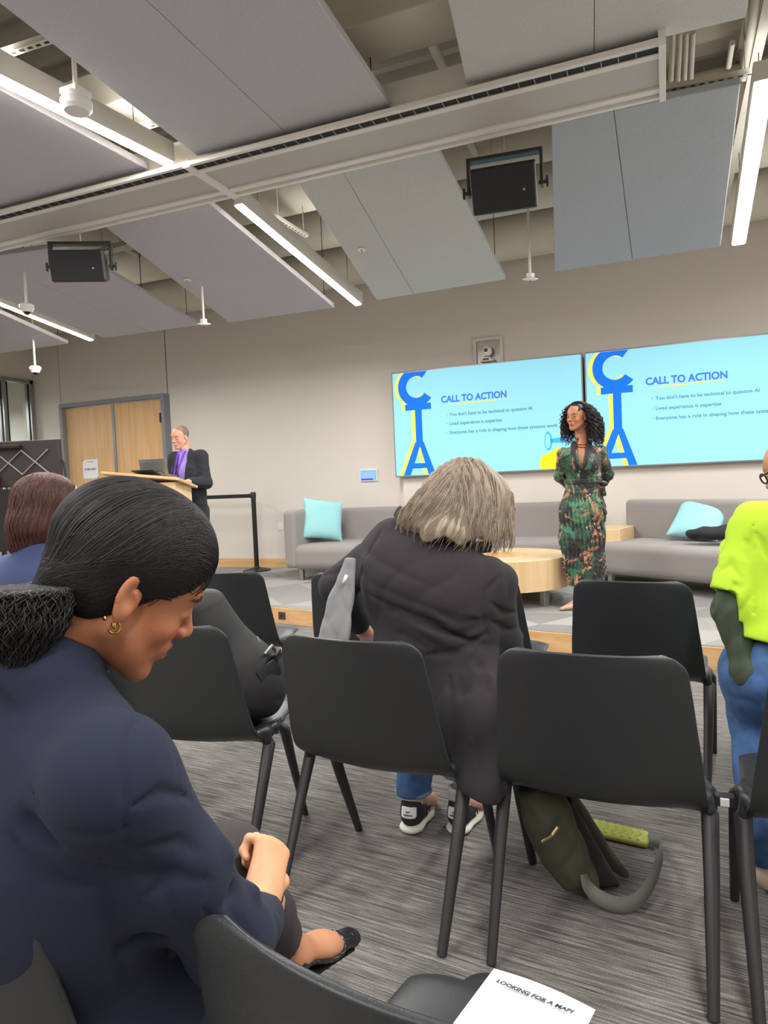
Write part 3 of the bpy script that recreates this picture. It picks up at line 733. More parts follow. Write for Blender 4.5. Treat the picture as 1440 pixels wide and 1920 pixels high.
speaker(153, 500, 3.18, radians(28), radians(14), 'black loudspeaker hanging at the left behind the beam', W_=.42, H_=.25)

# ------------------------------------------------------------------ screens
SCR = mat('screen_light_blue', (120, 180, 198), .4, emit=((156, 220, 238), .24), spec=.1)
def emat(n, rgb, e=.75): return mat(n, rgb, .5, emit=(rgb, e*.36), spec=.1)
MT['sblue'] = emat('slide_blue', (22, 96, 250), .95); MT['syel'] = emat('slide_yellow', (232, 212, 80), .75); MT['sbl2'] = emat('slide_title_blue', (58, 104, 200), .7)
MT['stxt'] = emat('slide_text_grey', (72, 116, 132), .5); MT['shorn'] = emat('slide_horn_blue', (60, 160, 230), .7); MT['shill'] = emat('slide_gold', (246, 212, 30), .9)
MT['shorn2'] = emat('slide_horn_pale', (130, 205, 245), .7)
MT['bezel'] = mat('screen_bezel', (140, 140, 144), .35, metal=.5)
def slide(root, Wd, Hd, zofs):
    """artwork in metres from the lower left screen corner, on the face y=0 of ROOT"""
    def flat(name, polys, mt, lay):
        m = MB()
        for P in polys:
            n = len(P); y = -.0006*lay; V = [(x, y, z) for x, z in P]+[(x, y+.0004, z) for x, z in P]
            m.add(V, [tuple(range(n)), tuple(range(2*n-1, n-1, -1))]+[(i, (i+1) % n, n+(i+1) % n, n+i) for i in range(n)])
        return m.build(name, mt, root)
    def ring(cx, cz, r0, r1, a0, a1, n=40, top=1e9):
        out = []
        for i in range(n):
            t0, t1 = a0+(a1-a0)*i/n, a0+(a1-a0)*(i+1)/n
            q = [(cx+r0*cos(t0), cz+r0*sin(t0)), (cx+r1*cos(t0), cz+r1*sin(t0)), (cx+r1*cos(t1), cz+r1*sin(t1)), (cx+r0*cos(t1), cz+r0*sin(t1))]
            q = [(x, min(z, top)) for x, z in q]; out.append(q)
        return out
    top = Hd-.003
    def C(dx): return ring(.315+dx, 1.11, .135, .245, radians(52), radians(322), 60, top)
    def T(dx): return [[(.155+dx, .90), (.50+dx, .90), (.50+dx, .82), (.375+dx, .82), (.375+dx, .40), (.285+dx, .40), (.285+dx, .82), (.155+dx, .82)]]
    def A(dx): return [[(.10+dx, .0), (.20+dx, .0), (.34+dx, .37), (.30+dx, .43)][:4], [(.10+dx, .003), (.195+dx, .003), (.335+dx, .36), (.335+dx, .42), (.275+dx, .42)], [(.335+dx, .42), (.335+dx, .36), (.435+dx, .003), (.53+dx, .003), (.385+dx, .42)], [(.20+dx, .085), (.43+dx, .085), (.41+dx, .15), (.225+dx, .15)]]
    flat('letter_shadow', C(-.045), MT['syel'], 1); flat('letter_shadow', T(-.045), MT['syel'], 1.2); flat('letter_shadow', A(-.05)[1:3], MT['syel'], 1.4); flat('letter_shadow', A(-.05)[3:], MT['syel'], 1.6)
    flat('big_letter', C(0), MT['sblue'], 2); flat('big_letter', T(0), MT['sblue'], 3); flat('big_letter', A(0)[1:3], MT['sblue'], 4); flat('big_letter', A(0)[3:], MT['sblue'], 5)
    def txt(name, s, size, x, z, mt, width, bold=0, lay=2):
        V, F = text_mesh('t', s, size, None, extrude=.0002, bold=bold); w = V[:, 0].max()-V[:, 0].min()
        V = np.stack([x+(V[:, 0]-V[:, 0].min())*width/w, -.0008*lay-V[:, 2], z+V[:, 1]], 1); mesh_obj(name, V, F, mt, root, smooth=False)
    txt('title', 'CALL TO ACTION', .112, .635, .885, MT['sbl2'], .82, .0035)
    flat('underline', [[(.66, .842), (.9, .850), (1.42, .860), (1.42, .868), (.9, .864)]], emat('slide_underline', (236, 186, 76), .8), 2)
    for s, z, w in (("You don't have to be technical to question AI", .712, 1.02), ('Lived experience is expertise', .60, .655), ('Everyone has a role in shaping how these systems work', .49, 1.31)):
        txt('bullet_line', s, .056, .735, z, MT['stxt'], w, .0006)
    flat('bullet_dot', [[(.70+.006*cos(a)*.8, z+.02+.006*sin(a)) for a in np.linspace(0, 2*pi, 9)[:-1]] for z in (.712, .60, .49)], MT['stxt'], 2)
    flat('megaphone_horn', [[(1.93+.045*cos(a), .33+.11*sin(a)) for a in np.linspace(0, 2*pi, 25)[:-1]], [(1.93, .35), (2.12, .37), (2.12, .30), (1.93, .31)]], MT['shorn'], 1)
    flat('megaphone_mouth', [[(1.925+.03*cos(a), .33+.085*sin(a)) for a in np.linspace(0, 2*pi, 25)[:-1]]], MT['shorn2'], 2)
    flat('gold_hill', [[(1.83, .003), (1.83, .14), (2.05, .25), (2.2, .17), (2.32, .22), (2.32, .003)]], MT['shill'], 1)
def screen(x0, label):
    Wd, Hd = 2.325, 1.30; o = empty('wall_screen', (x0, 8.32, 1.365)); tag(o, label, 'screen', 'two wall screens showing the same slide')
    b_ = MB(); t = .016
    b_.box((Wd/2, .045, Hd/2), (Wd+2*t, .08, Hd+2*t), ch=.003); b_.build('casing', MT['bezel'], o)
    MB().box((Wd/2, .003, Hd/2), (Wd, .004, Hd)).build('display', SCR, o)
    slide(o, Wd, Hd, 0)
    MB().box((Wd/2, .105, Hd/2), (.9, .05, .6)).build('wall_mount', MT['blackm'], o)
screen(-3.20, 'wall screen left of the standing woman, its slide nearly all visible')
screen(-.82, 'wall screen right of the standing woman, its slide cut by the picture edge')

# niche camera
o = empty('camera_niche', (-1.985, WY-.02, 2.83)); tag(o, 'small square metal wall niche above the left screen holding a white camera', 'wall niche')
m = MB()
for s in (-1, 1): m.box((s*.165, 0, 0), (.035, .03, .365)); m.box((0, 0, s*.165), (.30, .03, .035))
m.build('frame', MT['wall'], o)
MB().box((0, .012, 0), (.30, .006, .30)).build('back_plate', mat('brushed_niche', (150, 146, 140), .35, metal=.6, noise=(6, .2)), o)
o = empty('tracking_camera', (-1.985, WY-.085, 2.70)); tag(o, 'white round pan and tilt camera sitting in the metal wall niche', 'camera')
MB().lathe([(.07, 0), (.085, .01), (.08, .03), (.05, .05), (.045, .06)], (0, 0, 0), 28).build('base', MT['white'], o, smooth=True)
V, F = surf(Sdf().ell((0, 0, .135), (.06, .06, .065)).cap((-.055, 0, .05), (-.055, 0, .13), .014), (-.1, -.1, 0), (.1, .1, .23), .006); mesh_obj('head', V, F, MT['white'], o)
MB().lathe([(.022, 0), (.022, .012)], (0, -.062, .14), 20, rotm('X', pi/2)).build('lens', MT['blackm'], o)
MB().box((0, -.078, .028), (.07, .012, .022), ch=.004).build('sensor_window', MT['blackm'], o)
# touch panel, switch, riser outlet
o = empty('touch_panel', (-3.66, WY-.012, 1.395)); tag(o, 'small lit blue touch panel on the wall left of the screens', 'control panel')
MB().box((0, 0, 0), (.25, .02, .16), ch=.003).build('case', MT['white'], o); MB().box((0, -.012, 0), (.225, .004, .135)).build('display', emat('panel_blue', (110, 160, 235), .7), o)
MB().box((-.02, -.0145, -.055), (.17, .001, .02)).build('button_bar', emat('panel_violet', (70, 60, 190), .6), o)
MB().box((0, -.0145, .0), (.18, .001, .004)).box((0, -.0145, .03), (.18, .001, .004)).box((0, -.0145, -.025), (.18, .001, .004)).build('text_lines', MT['paper'], o)
o = empty('wall_outlet', (-5.05, WY-.006, .735)); tag(o, 'white wall outlet plate left of the grey sofa', 'outlet')
MB().box((0, 0, 0), (.075, .01, .12), ch=.002).build('plate', MT['white'], o); MB().box((0, -.006, .025), (.03, .004, .035)).box((0, -.006, -.025), (.03, .004, .035)).build('socket', MT['whitemetal'], o)
q = at_z(519, 1156, .08); t = ((q[0]-fL[0])*dv[0]+(q[1]-fL[1])*dv[1]); q = np.array([fL[0], fL[1], 0])+dv*t+nv*.022
o = empty('floor_box_outlet', (q[0], q[1], .075), rz_); tag(o, 'dark outlet plate set in the wooden front edge of the stage', 'outlet')
MB().box((0, 0, 0), (.085, .008, .07), ch=.002).build('plate', mat('bronze_plate', (96, 84, 74), .4, metal=.6), o); MB().lathe([(.016, 0), (.012, .004)], (0, -.004, 0), 16, rotm('X', pi/2)).build('socket', MT['dark'], o)

# ------------------------------------------------------------------ stage furniture
def soft(name, c, d, R, parent, mt=None, r=.05, h=.014, f=None):
    s = Sdf().box((0, 0, 0), np.array(d)/2, r)
    if f: s.disp(f)
    hd = np.array(d)/2+.03; V, F = surf(s, -hd, hd, h); V = relax(V, F, 1)
    V = V@np.array(R).T+np.array(c); return mesh_obj(name, V, F, mt or MT['sofa'], parent)
def legs(pts, parent, h, rz=0):
    for (x, y) in pts: MB().box((x, y, h/2), (.05, .05, h), rotm('Z', rz), ch=.004).build('leg', MT['steel'], parent)
I3 = np.eye(3)
sL = empty('sofa', (-2.62, 7.8, SZ)); tag(sL, 'long grey sofa left of the standing woman, ending in a corner wing', 'sofa')
soft('seat', (-1.16, -.02, .28), (.85, 1.0, .30), I3, sL, r=.09); soft('backrest', (-1.60, .02, .50), (.17, 1.08, .70), I3, sL, r=.05)
R9 = rotm('Z', radians(4)); soft('seat', (.45, .12, .28), (2.5, .68, .30), R9, sL, r=.07); soft('backrest', (.12, .45, .48), (3.4, .15, .70), rotm('Z', radians(1)), sL, r=.05)
legs([(-1.5, -.42), (-.85, -.42), (1.55, .0), (.3, -.1), (-1.5, .4)], sL, .14)
ang = radians(-33); sR = empty('sofa', (-.66, 7.35, SZ), ang); tag(sR, 'grey sofa turned towards the room on the right under the second screen', 'sofa')
soft('seat', (1.1, .33, .28), (2.2, .72, .32), I3, sR, r=.08); soft('backrest', (1.02, .78, .50), (2.4, .17, .68), I3, sR, r=.05)
legs([(.08, .1), (2.1, .1), (.08, .8), (2.1, .8)], sR, .13)
o = empty('wooden_side_unit', (-.83, 7.62, SZ)); tag(o, 'low maple box unit standing between the two grey sofas', 'side table')
MB().box((.28, .15, .33), (.34, .6, .46), rotm('Z', radians(-12)), ch=.004).build('body', MT['maple'], o)
legs([(.0, -.05), (.18, -.08)], o, .11)
def cushion(loc, rot, label, s=.42):
    def fn(p):
        q = p/np.array([s/2, .10, s/2]); e = np.abs(q[:, 0])**2.6; g_ = np.abs(q[:, 2])**2.6
        pinch = 1-.10*(1-np.abs(q[:, 0])**2)*(np.abs(q[:, 2]) > .0)*np.abs(q[:, 2])**3-.10*(1-np.abs(q[:, 2])**2)*np.abs(q[:, 0])**3
        prof = np.sqrt(np.maximum(1-np.abs(q[:, 0]/pinch)**3, 0))*np.sqrt(np.maximum(1-np.abs(q[:, 2]/pinch)**3, 0))
        return np.maximum(np.abs(p[:, 1])-(.085*prof+.002), np.maximum(np.abs(q[:, 0]), np.abs(q[:, 2]))*s/2-s/2*pinch)*.6
    S_ = Sdf().add(fn).disp(folds(.004, 14, 3)); V, F = surf(S_, (-s/2-.02, -.12, -s/2-.02), (s/2+.02, .12, s/2+.02), .007); V = relax(V, F, 2)
    o = mesh_obj('cushion', V, F, MT['aqua']); o.location = loc; o.rotation_euler = rot; tag(o, label, 'cushion', 'aqua cushions on the grey sofas'); return o
cushion((-3.98, 7.72, .86), (radians(-14), radians(8), radians(40)), 'aqua cushion leaning in the left corner of the long sofa', .52)
cu = cushion((0, 0, 0), (0, 0, 0), 'aqua cushion lying tilted on the right-hand sofa', .5)
ux = nrm(Rv*.364-Uv*.042-Fv*.38); uz = Rv*.275+Uv*.364+Fv*.224; uz = nrm(uz-ux*(uz@ux)); uy = np.cross(uz, ux); Mx = Matrix.Identity(4)
for i in range(3): Mx[i][0], Mx[i][1], Mx[i][2] = ux[i], uy[i], uz[i]
Mx.translation = Vector(at_d(1311, 974, 6.85)); cu.matrix_world = Mx
# dark jacket on the sofa
c = at_d(1345, 1000, 6.35); S_ = Sdf().ell((0, 0, 0), (.26, .14, .055), k=.05).ell((.16, .02, .03), (.16, .13, .06), k=.05).ell((-.12, -.05, 0), (.14, .07, .04), k=.05).disp(folds(.012, 26, 8))
V, F = surf(S_, (-.45, -.3, -.2), (.45, .3, .2), .012); V = relax(V, F, 1); o = mesh_obj('folded_jacket', V, F, mat('black_wool', (34, 34, 38), .9)); o.location = c; o.rotation_euler = (0, 0, radians(-20)); tag(o, 'black jacket lying folded on the right-hand sofa in front of the cushion', 'jacket')

# round coffee table
o = empty('coffee_table', (-1.42, 6.42, SZ)); tag(o, 'round maple drum coffee table with a recessed well on steel legs', 'coffee table')
n = 64; r0, r1, z0, z1 = .22, .60, .15, .42
MB().lathe([(r1, z0), (r1, z1-.004), (r1-.004, z1), (r0, z1), (r0, z1-.05), (.001, z1-.05)], (0, 0, 0), n).build('drum', MT['maple'], o, smooth=True, auto=40)
for a in (-.62, -2.3, .9, 2.5):
    MB().box((.5*cos(a), .5*sin(a), .075), (.06, .06, .15), rotm('Z', a), ch=.006).build('leg', MT['steel'], o)
# belt barrier
o = empty('belt_stanchion', at_z(482, 1070, SZ)); tag(o, 'black retractable belt post standing on the stage by the wall', 'barrier post')
MB().lathe([(.19, 0), (.19, .012), (.12, .03), (.04, .05), (.035, .06)], (0, 0, 0), 36).build('base', MT['blackm'], o, smooth=True)
MB().lathe([(.032, .04), (.032, 1.0), (.037, 1.0), (.037, 1.07), (.03, 1.085)], (0, 0, 0), 24).build('post', MT['blackm'], o, smooth=True)
bl = MB(); bl.box((-1.15, 0, 1.035), (2.25, .004, .052)); bl.box((-.04, 0, 1.035), (.03, .03, .06)); bl.build('belt', MT['rubber'], o)
# lectern
lc = at_d(292, 900, 7.1); lc[2] = SZ
o = empty('lectern', lc, radians(18)); tag(o, 'maple lectern with a wide slanted top at the left of the stage', 'lectern')
MB().box((.03, .0, .60), (.52, .45, 1.20), ch=.006).build('body', MT['maple'], o)
tp = MB(); tp.box((-.06, .02, 1.27), (.80, .56, .028), rotm('X', radians(-9))@rotm('Y', radians(7)), ch=.006); tp.build('slanted_top', MT['maplex'], o)
MB().box((.03, -.01, .03), (.60, .5, .06), ch=.004).build('plinth', MT['maplex'], o)
MB().box((.03, .0, 1.21), (.5, .42, .05)).build('neck', MT['maplex'], o)
lp = lc+np.array([-.02, .0, 0]); o = empty('laptop', (lc[0]-.02, lc[1]+.08, SZ+1.305), radians(200)); tag(o, 'open grey laptop on the lectern, its screen turned to the speaker', 'laptop')
MB().box((0, 0, 0), (.30, .21, .016), rotm('X', radians(4)), ch=.003).build('keyboard_base', MT['alum'], o)
Rl = rotm('X', radians(-22)); MB().box(np.array([0, .115, .008])+Rl@np.array([0, 0, .09]), (.28, .008, .18), Rl, ch=.002).build('lid', MT['alum'], o)
MB().box(np.array([0, .115, .008])+Rl@np.array([0, -.005, .09]), (.265, .002, .16), Rl).build('display', emat('laptop_blue', (70, 100, 210), .8), o)
MB().tube([(-.1, .13, .02), (-.1, .2, .05), (.05, .24, .04), (.14, .2, .0)], .004, 6).build('cable', MT['blackm'], o)
o = empty('tablet', (lc[0]+.02, lc[1]-.16, SZ+1.34)); 
tag(o, 'small dark tilted tablet lying on the lectern beside the laptop', 'tablet')
MB().box((0, 0, 0), (.26, .15, .01), rotm('X', radians(-22)), ch=.002).build('body', MT['blackm'], o)

# rolling screen cart at the far left, seen from behind
cc_ = at_d(40, 888, 7.0); o = empty('rolling_display_cart', (cc_[0], cc_[1], SZ), radians(18)); tag(o, 'rolling cart with a large black display seen from behind at the far left', 'display cart')
zt = at_d(60, 826, 7.0)[2]-SZ; zb = at_d(60, 893, 7.0)[2]-SZ-.1
MB().box((-.25, 0, (zt+zb)/2), (1.35, .06, zt-zb), ch=.01).build('display_back', mat('brown_black_panel', (54, 46, 44), .5, noise=(4, .15)), o)
fr = MB()
for x in (-.62, -.1, .18):
    for s in (-1, 1): fr.tube([(x-.14*s, -.045, zt-.1), (x+.14*s, -.045, zb+.12)], .008, 6)
fr.build('wall_bracket_frame', MT['steel'], o)
bx = MB(); bx.box((-.1, -.07, zt-.06), (.3, .06, .03), ch=.004).box((-.55, -.07, zt-.18), (.32, .05, .025), ch=.004).box((-.30, -.09, zb+.02), (.2, .1, .2), ch=.006); bx.build('mounting_box', MT['blackm'], o)
MB().box((-.48, -.05, zb-.33), (.62, .42, .62), ch=.01).build('equipment_cabinet', MT['blackm'], o)
MB().tube([(.44, -.02, zb+.25), (.48, -.05, zb+.2), (.49, -.05, zb+.08), (.44, -.02, zb+.03)], .012, 8).build('handle', MT['blackm'], o)
MB().tube([(-.35, -.15, zb+.05), (-.25, -.3, zb-.1), (-.28, -.3, zb-.35), (-.42, -.28, zb-.45)], .006, 6).tube([(-.35, -.15, zb+.08), (-.42, -.22, zb+.02), (-.47, -.2, zb-.02)], .006, 6).build('white_cable', MT['white'], o)
MB().lathe([(.02, 0), (.035, .015), (.03, .05), (.01, .06)], (-.48, 0, zt), 20).build('top_camera', MT['blackm'], o, smooth=True)
b_ = MB()
for x in (-.75, -.2): b_.tube([(x, -.05, .05), (x, -.05, zb)], .025, 8)
b_.box((-.48, -.05, .07), (.8, .5, .05)); b_.build('stand', MT['blackm'], o)
# pale perforated basket at the far left edge
o = empty('mesh_bin', at_z(2, 1085, 0)); pm = MT['perf']
tag(o, 'pale perforated metal screen at the left edge beside the brown-haired woman', 'metal screen')
MB().box((0, .0, .52), (.5, .02, .86), rotm('Z', .3)).build('perforated_face', MT['perf'], o)
m = MB(); Rz = rotm('Z', .3)
for s in (-1, 1): m.box(Rz@np.array([s*.26, 0, .5]), (.03, .04, 1.0), Rz, ch=.004)
m.build('upright', MT['whitemetal'], o)
# ------------------------------------------------------------------ audience chairs
MT['shell'] = mat('charcoal_plastic_shell', (42, 44, 46), .38, bump=(420, .18), noise=(60, .05))
MT['cleg'] = mat('charcoal_chair_leg', (42, 41, 43), .45, bump=(300, .1))
def make_chair():
    root = empty('stacking_chair'); prof = [(.300, .432), (.290, .448), (.26, .456), (.20, .455), (.12, .446), (.05, .434), (-.02, .426), (-.080, .434), (-.128, .470), (-.152, .525), (-.170, .59), (-.187, .66), (-.205, .74), (-.222, .82), (-.229, .855)]
    wid = [.232, .244, .250, .254, .258, .262, .266, .268, .266, .262, .256, .248, .240, .230, .222]
    # resample
    p = np.array(prof); t = np.r_[0, np.cumsum(np.linalg.norm(np.diff(p, axis=0), axis=1))]; T = np.unique(np.r_[np.linspace(0, .05, 10), np.linspace(.05, t[-1]-.05, 38), np.linspace(t[-1]-.05, t[-1], 12)])
    Y = np.interp(T, t, p[:, 0]); Z = np.interp(T, t, p[:, 1]); Wd = np.interp(T, t, wid)
    for _ in range(1):
        Y[1:-1] = (Y[:-2]+Y[1:-1]*2+Y[2:])/4; Z[1:-1] = (Z[:-2]+Z[1:-1]*2+Z[2:])/4
    Nn = 33; V = []
    c1 = .05; tot = T[-1]
    for i, tt in enumerate(T):
        e = min(tt, tot-tt); w = Wd[i]
        if e < c1: w -= c1-sqrt(max(c1*c1-(c1-e)**2, 0))
        # tangent / normal
        j0, j1 = max(i-1, 0), min(i+1, len(T)-1); ty, tz = Y[j1]-Y[j0], Z[j1]-Z[j0]; l = sqrt(ty*ty+tz*tz); ny, nz = -tz/l, ty/l
        if ny*0+nz < 0 and tt < t[5]: ny, nz = -ny, -nz
        for k in range(Nn):
            s = -1+2*k/(Nn-1); x = w*s
            curve = -.030*(1-s*s)*min(1, max(0, (tt-t[6])/.12))   # back is slightly hollow
            seatd = -.022*(1-abs(s)**2)*max(0, 1-abs(tt-.34)/.26)
            V.append((x, Y[i]+curve, Z[i]+seatd-(.018*abs(s)**6 if tt < t[7] else 0)))
    F = np.array([(i*Nn+k, i*Nn+k+1, (i+1)*Nn+k+1, (i+1)*Nn+k) for i in range(len(T)-1) for k in range(Nn-1)])
    sh = mesh_obj('shell', np.array(V), F, MT['shell'], root)
    so = sh.modifiers.new('t', 'SOLIDIFY'); so.thickness = .011; so.offset = 0
    bv = sh.modifiers.new('b', 'BEVEL'); bv.width = .003; bv.segments = 2; bv.limit_method = 'ANGLE'; bv.angle_limit = radians(50)
    fb = MB()
    fb.box((0, .12, .422), (.44, .05, .022), ch=.004).box((0, .03, .410), (.12, .06, .018), ch=.004)
    for s in (-1, 1): fb.box((s*.215, .08, .420), (.05, .20, .03), ch=.006)
    fb.build('underframe', MT['cleg'], root)
    for s in (-1, 1):
        for (y0, y1) in ((-.035, -.262), (.085, .262)):
            x0 = .235; pts = [(s*.20, y0*.6+.01, .418), (s*.255, y0, .424), (s*.272, y0*1.15+.0, .400), (s*.272, y0+(y1-y0)*.35, .27), (s*.268, y1, .003)]
            MB().tube(pts, [.017, .021, .022, .019, .0135], 8, sq=(.85, 1.05)).build('leg', MT['cleg'], root, smooth=True, auto=60)
        S_ = Sdf().cap((s*.250, -.095, .452), (s*.262, .02, .437), .016, .018, k=.02).cap((s*.262, .02, .437), (s*.255, .09, .438), .018, .012, k=.02).cap((s*.262, -.04, .44), (s*.268, -.05, .415), .018, .018, k=.02); V2, F2 = surf(S_, (s*.262-.05, -.14, .39), (s*.262+.05, .08, .48), .009); mesh_obj('side_bracket', V2, F2, MT['shell'], root)
    return root
ch0 = make_chair(); nch = [0]
def chair(x, y, deg, label, group='charcoal stacking chairs set out in rows'):
    o = ch0 if nch[0] == 0 else copy_tree(ch0); nch[0] += 1
    o.location = (x, y, 0); o.rotation_euler = (0, 0, radians(deg)); tag(o, label, 'chair', group); return o
chair(-.184, 2.0, -2, 'empty charcoal chair in the second row with the olive bag lying under it')
chair(-.845, 2.02, -4, 'charcoal chair directly behind the grey-haired person in black')
chair(-1.585, 2.06, 7, 'charcoal chair with the black backpack on its seat')
chair(.435, 2.0, 1, 'charcoal chair at the right edge, linked to the chair over the olive bag')
chair(-.12, 3.2, -6, 'front row charcoal chair in front of the neon shirt person, its back square to view')
chair(-.83, 3.27, -3, 'front row charcoal chair mostly hidden behind the grey-haired person, right of them')
chair(-1.46, 3.33, 4, 'front row charcoal chair showing only a strip left of the grey-haired person')
chair(-2.25, 3.30, 12, 'front row charcoal chair beyond the backpack, left end')
chair(-.226, .782, -9, 'nearest charcoal chair with the white leaflet on its seat')
chair(-.885, .75, 2, 'charcoal chair at the lower left carrying the person in navy')
chair(.55, 3.1, -9, 'front row charcoal chair behind the person in the neon shirt, at the right edge')
o = empty('ganging_clip', (.125, 2.02, .41)); tag(o, 'pale metal linking clip between the two right-hand chairs of the second row', 'clip')
MB().box((0, 0, 0), (.05, .03, .03), ch=.004).build('clip_body', MT['cleg'], o); MB().box((0, -.018, .0), (.022, .006, .02)).build('pale_catch', MT['white'], o)

# leaflet
R_ = rotm('Z', radians(-21)); c = at_z(955, 1952, .475)
o = empty('leaflet', c, radians(-13)); tag(o, 'white leaflet headed LOOKING FOR A MAP? lying on the nearest empty seat', 'leaflet')
sh = MB()
N = 10; V = []; Wp, Hp = .172, .25
for i in range(N+1):
    for j in range(2): V.append((-Wp/2+Wp*i/N, -Hp/2+Hp*j, .006*sin(pi*i/N)))
sh.add(V, [(2*i, 2*i+2, 2*i+3, 2*i+1) for i in range(N)]); s_ = sh.build('sheet', MT['paper'], o, smooth=True); so = s_.modifiers.new('t', 'SOLIDIFY'); so.thickness = .0012
c0, c1 = at_z(937, 1868, .475), at_z(1080, 1905, .475)
def leaf_txt(nm, s, sz, z, width, bold, mt):
    V, F = text_mesh('t', s, sz, None, extrude=.0002, bold=bold, shear=.2); w = V[:, 0].max()-V[:, 0].min()
    V = np.stack([(V[:, 0]-V[:, 0].min())*width/w-width/2, z+V[:, 1], .0088+V[:, 2]], 1); mesh_obj(nm, V, F, mt, o, smooth=False)
leaf_txt('heading', 'LOOKING FOR A MAP?', .0105, Hp/2-.037, .128, .0004, MT['ink'])
for i, s in enumerate(('Scan the code on the back of', 'this page to open the floor map', 'or ask at the welcome desk')):
    leaf_txt('text_line', s, .007, Hp/2-.060-i*.011, .10-.01*(i % 2), 0, mat('faint_grey_ink', (186, 188, 192), .8) if i == 0 else bpy.data.materials['faint_grey_ink'])

# ------------------------------------------------------------------ backpack on the chair
MT['nylon'] = mat('black_nylon', (44, 43, 44), .62, bump=(350, .3), noise=(30, .1)); MT['webbing'] = mat('black_webbing', (40, 40, 41), .7)
bp_c = np.array([-1.485, 2.10, .455]); o = empty('backpack', bp_c, radians(8)); tag(o, 'black backpack slumped against the back of the second-row chair', 'backpack')
S_ = Sdf().ell((.03, .04, .13), (.150, .13, .15), k=.05).cap((.01, .0, .14), (-.07, -.06, .42), .125, .075, k=.08, fl=(1.0, .85)).cap((.10, .05, .10), (-.03, -.05, .44), .07, .035, k=.06).plane((0, 0, 0), (0, 0, -1), .03)
S_.add(lambda p: -((p[:, 1]+.115)+.22*p[:, 2]), .02, 'i')
S_.disp(folds(.007, 24, 5)).disp(dents([((.17, -.03, .22), (.10, .12, .19), .010, .008), ((.15, .02, .18), (.0, -.04, .44), .006, .005), ((.12, .08, .2), (-.03, .0, .44), .006, .005), ((.18, .0, .08), (.08, .14, .08), .014, .006)]))
V, F = surf(S_, (-.26, -.22, -.03), (.26, .24, .58), .005); V = relax(V, F, 1); mesh_obj('body', V, F, MT['nylon'], o)
m = MB(); m.tube([(.135, -.06, .17), (.178, .01, .20), (.15, .10, .215), (.10, .15, .21)], [.022, .026, .026, .02], 8, sq=(1.3, .35)); m.build('side_strap', MT['webbing'], o, smooth=True)
MB().box((.172, .02, .235), (.02, .05, .03), rotm('X', .3), ch=.004).build('buckle', MT['blackp'], o)
MB().tube([(.145, -.02, .25), (.165, .0, .275), (.16, .035, .25)], .006, 8).build('buckle_loop', MT['steel'], o, smooth=True)
for px_ in ((.12, .02, .32), (-.02, .02, .44)):
    q_ = np.array([px_], float)
    for _ in range(5): q_ = q_-grad(S_, q_, .006)*(S_(q_)-.002)[:, None]*.8
    MB().tube([q_[0], q_[0]+np.array([.01, .0, -.022])], .005, 8).build('zip_pull', MT['steel'], o, smooth=True)
q_ = np.array([(.07+.0*t, .06-.02*t, .30+.13*t) for t in np.linspace(0, 1, 9)])
for _ in range(5): q_ = q_-grad(S_, q_, .006)*(S_(q_)-.001)[:, None]*.8
MB().tube(list(q_), .003, 6).build('piping', MT['webbing'], o, smooth=True)

# ------------------------------------------------------------------ olive shoulder bag on the floor
MT['olive'] = mat('olive_canvas', (72, 74, 60), .85, bump=(600, .35), noise=(14, .1)); MT['strap'] = mat('grey_green_webbing', (108, 110, 104), .75, bump=(500, .3))
MT['lining'] = mat('dark_bag_lining', (42, 40, 40), .8)
o = empty('shoulder_bag', (-.40, 2.38, 0)); tag(o, 'olive canvas shoulder bag slumped open under the second-row chair, its strap trailing', 'bag')
Pb = lambda x, y, z: np.array(at_z(x, y, z))-np.array([-.40, 2.38, 0])
fb_ = [Pb(968, 1478, .36), Pb(1010, 1476, .37), Pb(1062, 1505, .33), Pb(1090, 1560, .22), Pb(1115, 1625, .10), Pb(1128, 1655, .04), Pb(1105, 1688, .012), Pb(1060, 1665, .03), Pb(1015, 1610, .12), Pb(985, 1540, .24)]
S_ = Sdf().add(polyslab(fb_, .075, .03, .02)).disp(folds(.005, 20, 12)).disp(creases(.006, 34, 5)).plane((0, 0, .004), (0, 0, -1), .01)
V, F = surf(S_, (-.35, -.5, -.02), (.45, .45, .5), .0055); V = relax(V, F, 1); mesh_obj('front_body', V, F, MT['olive'], o)
bk = [Pb(1000, 1480, .36), Pb(1050, 1497, .35), Pb(1075, 1530, .29), Pb(1110, 1580, .19), Pb(1150, 1625, .08), Pb(1172, 1648, .02), Pb(1160, 1658, .012), Pb(1120, 1650, .04), Pb(1060, 1600, .14), Pb(1020, 1540, .24)]
bk = [p+np.array([.01, .075, 0]) for p in bk]
S_ = Sdf().add(polyslab(bk, .030, .012)).disp(folds(.004, 20, 4)).plane((0, 0, .004), (0, 0, -1), .01)
V, F = surf(S_, (-.35, -.45, -.02), (.5, .55, .5), .0055); V = relax(V, F, 1); mesh_obj('back_flap', V, F, MT['olive'], o)
S_ = Sdf().add(polyslab([p*.5+q*.5 for p, q in zip([fb_[2], fb_[3], fb_[4], fb_[5]], [bk[2], bk[3], bk[4], bk[5]])]+[p+np.array([.0, .03, 0]) for p in (fb_[6], fb_[8], fb_[9])], .05, .012)).plane((0, 0, .004), (0, 0, -1), .01)
V, F = surf(S_, (-.35, -.4, -.02), (.5, .45, .5), .007); mesh_obj('dark_lining', V, F, MT['lining'], o)
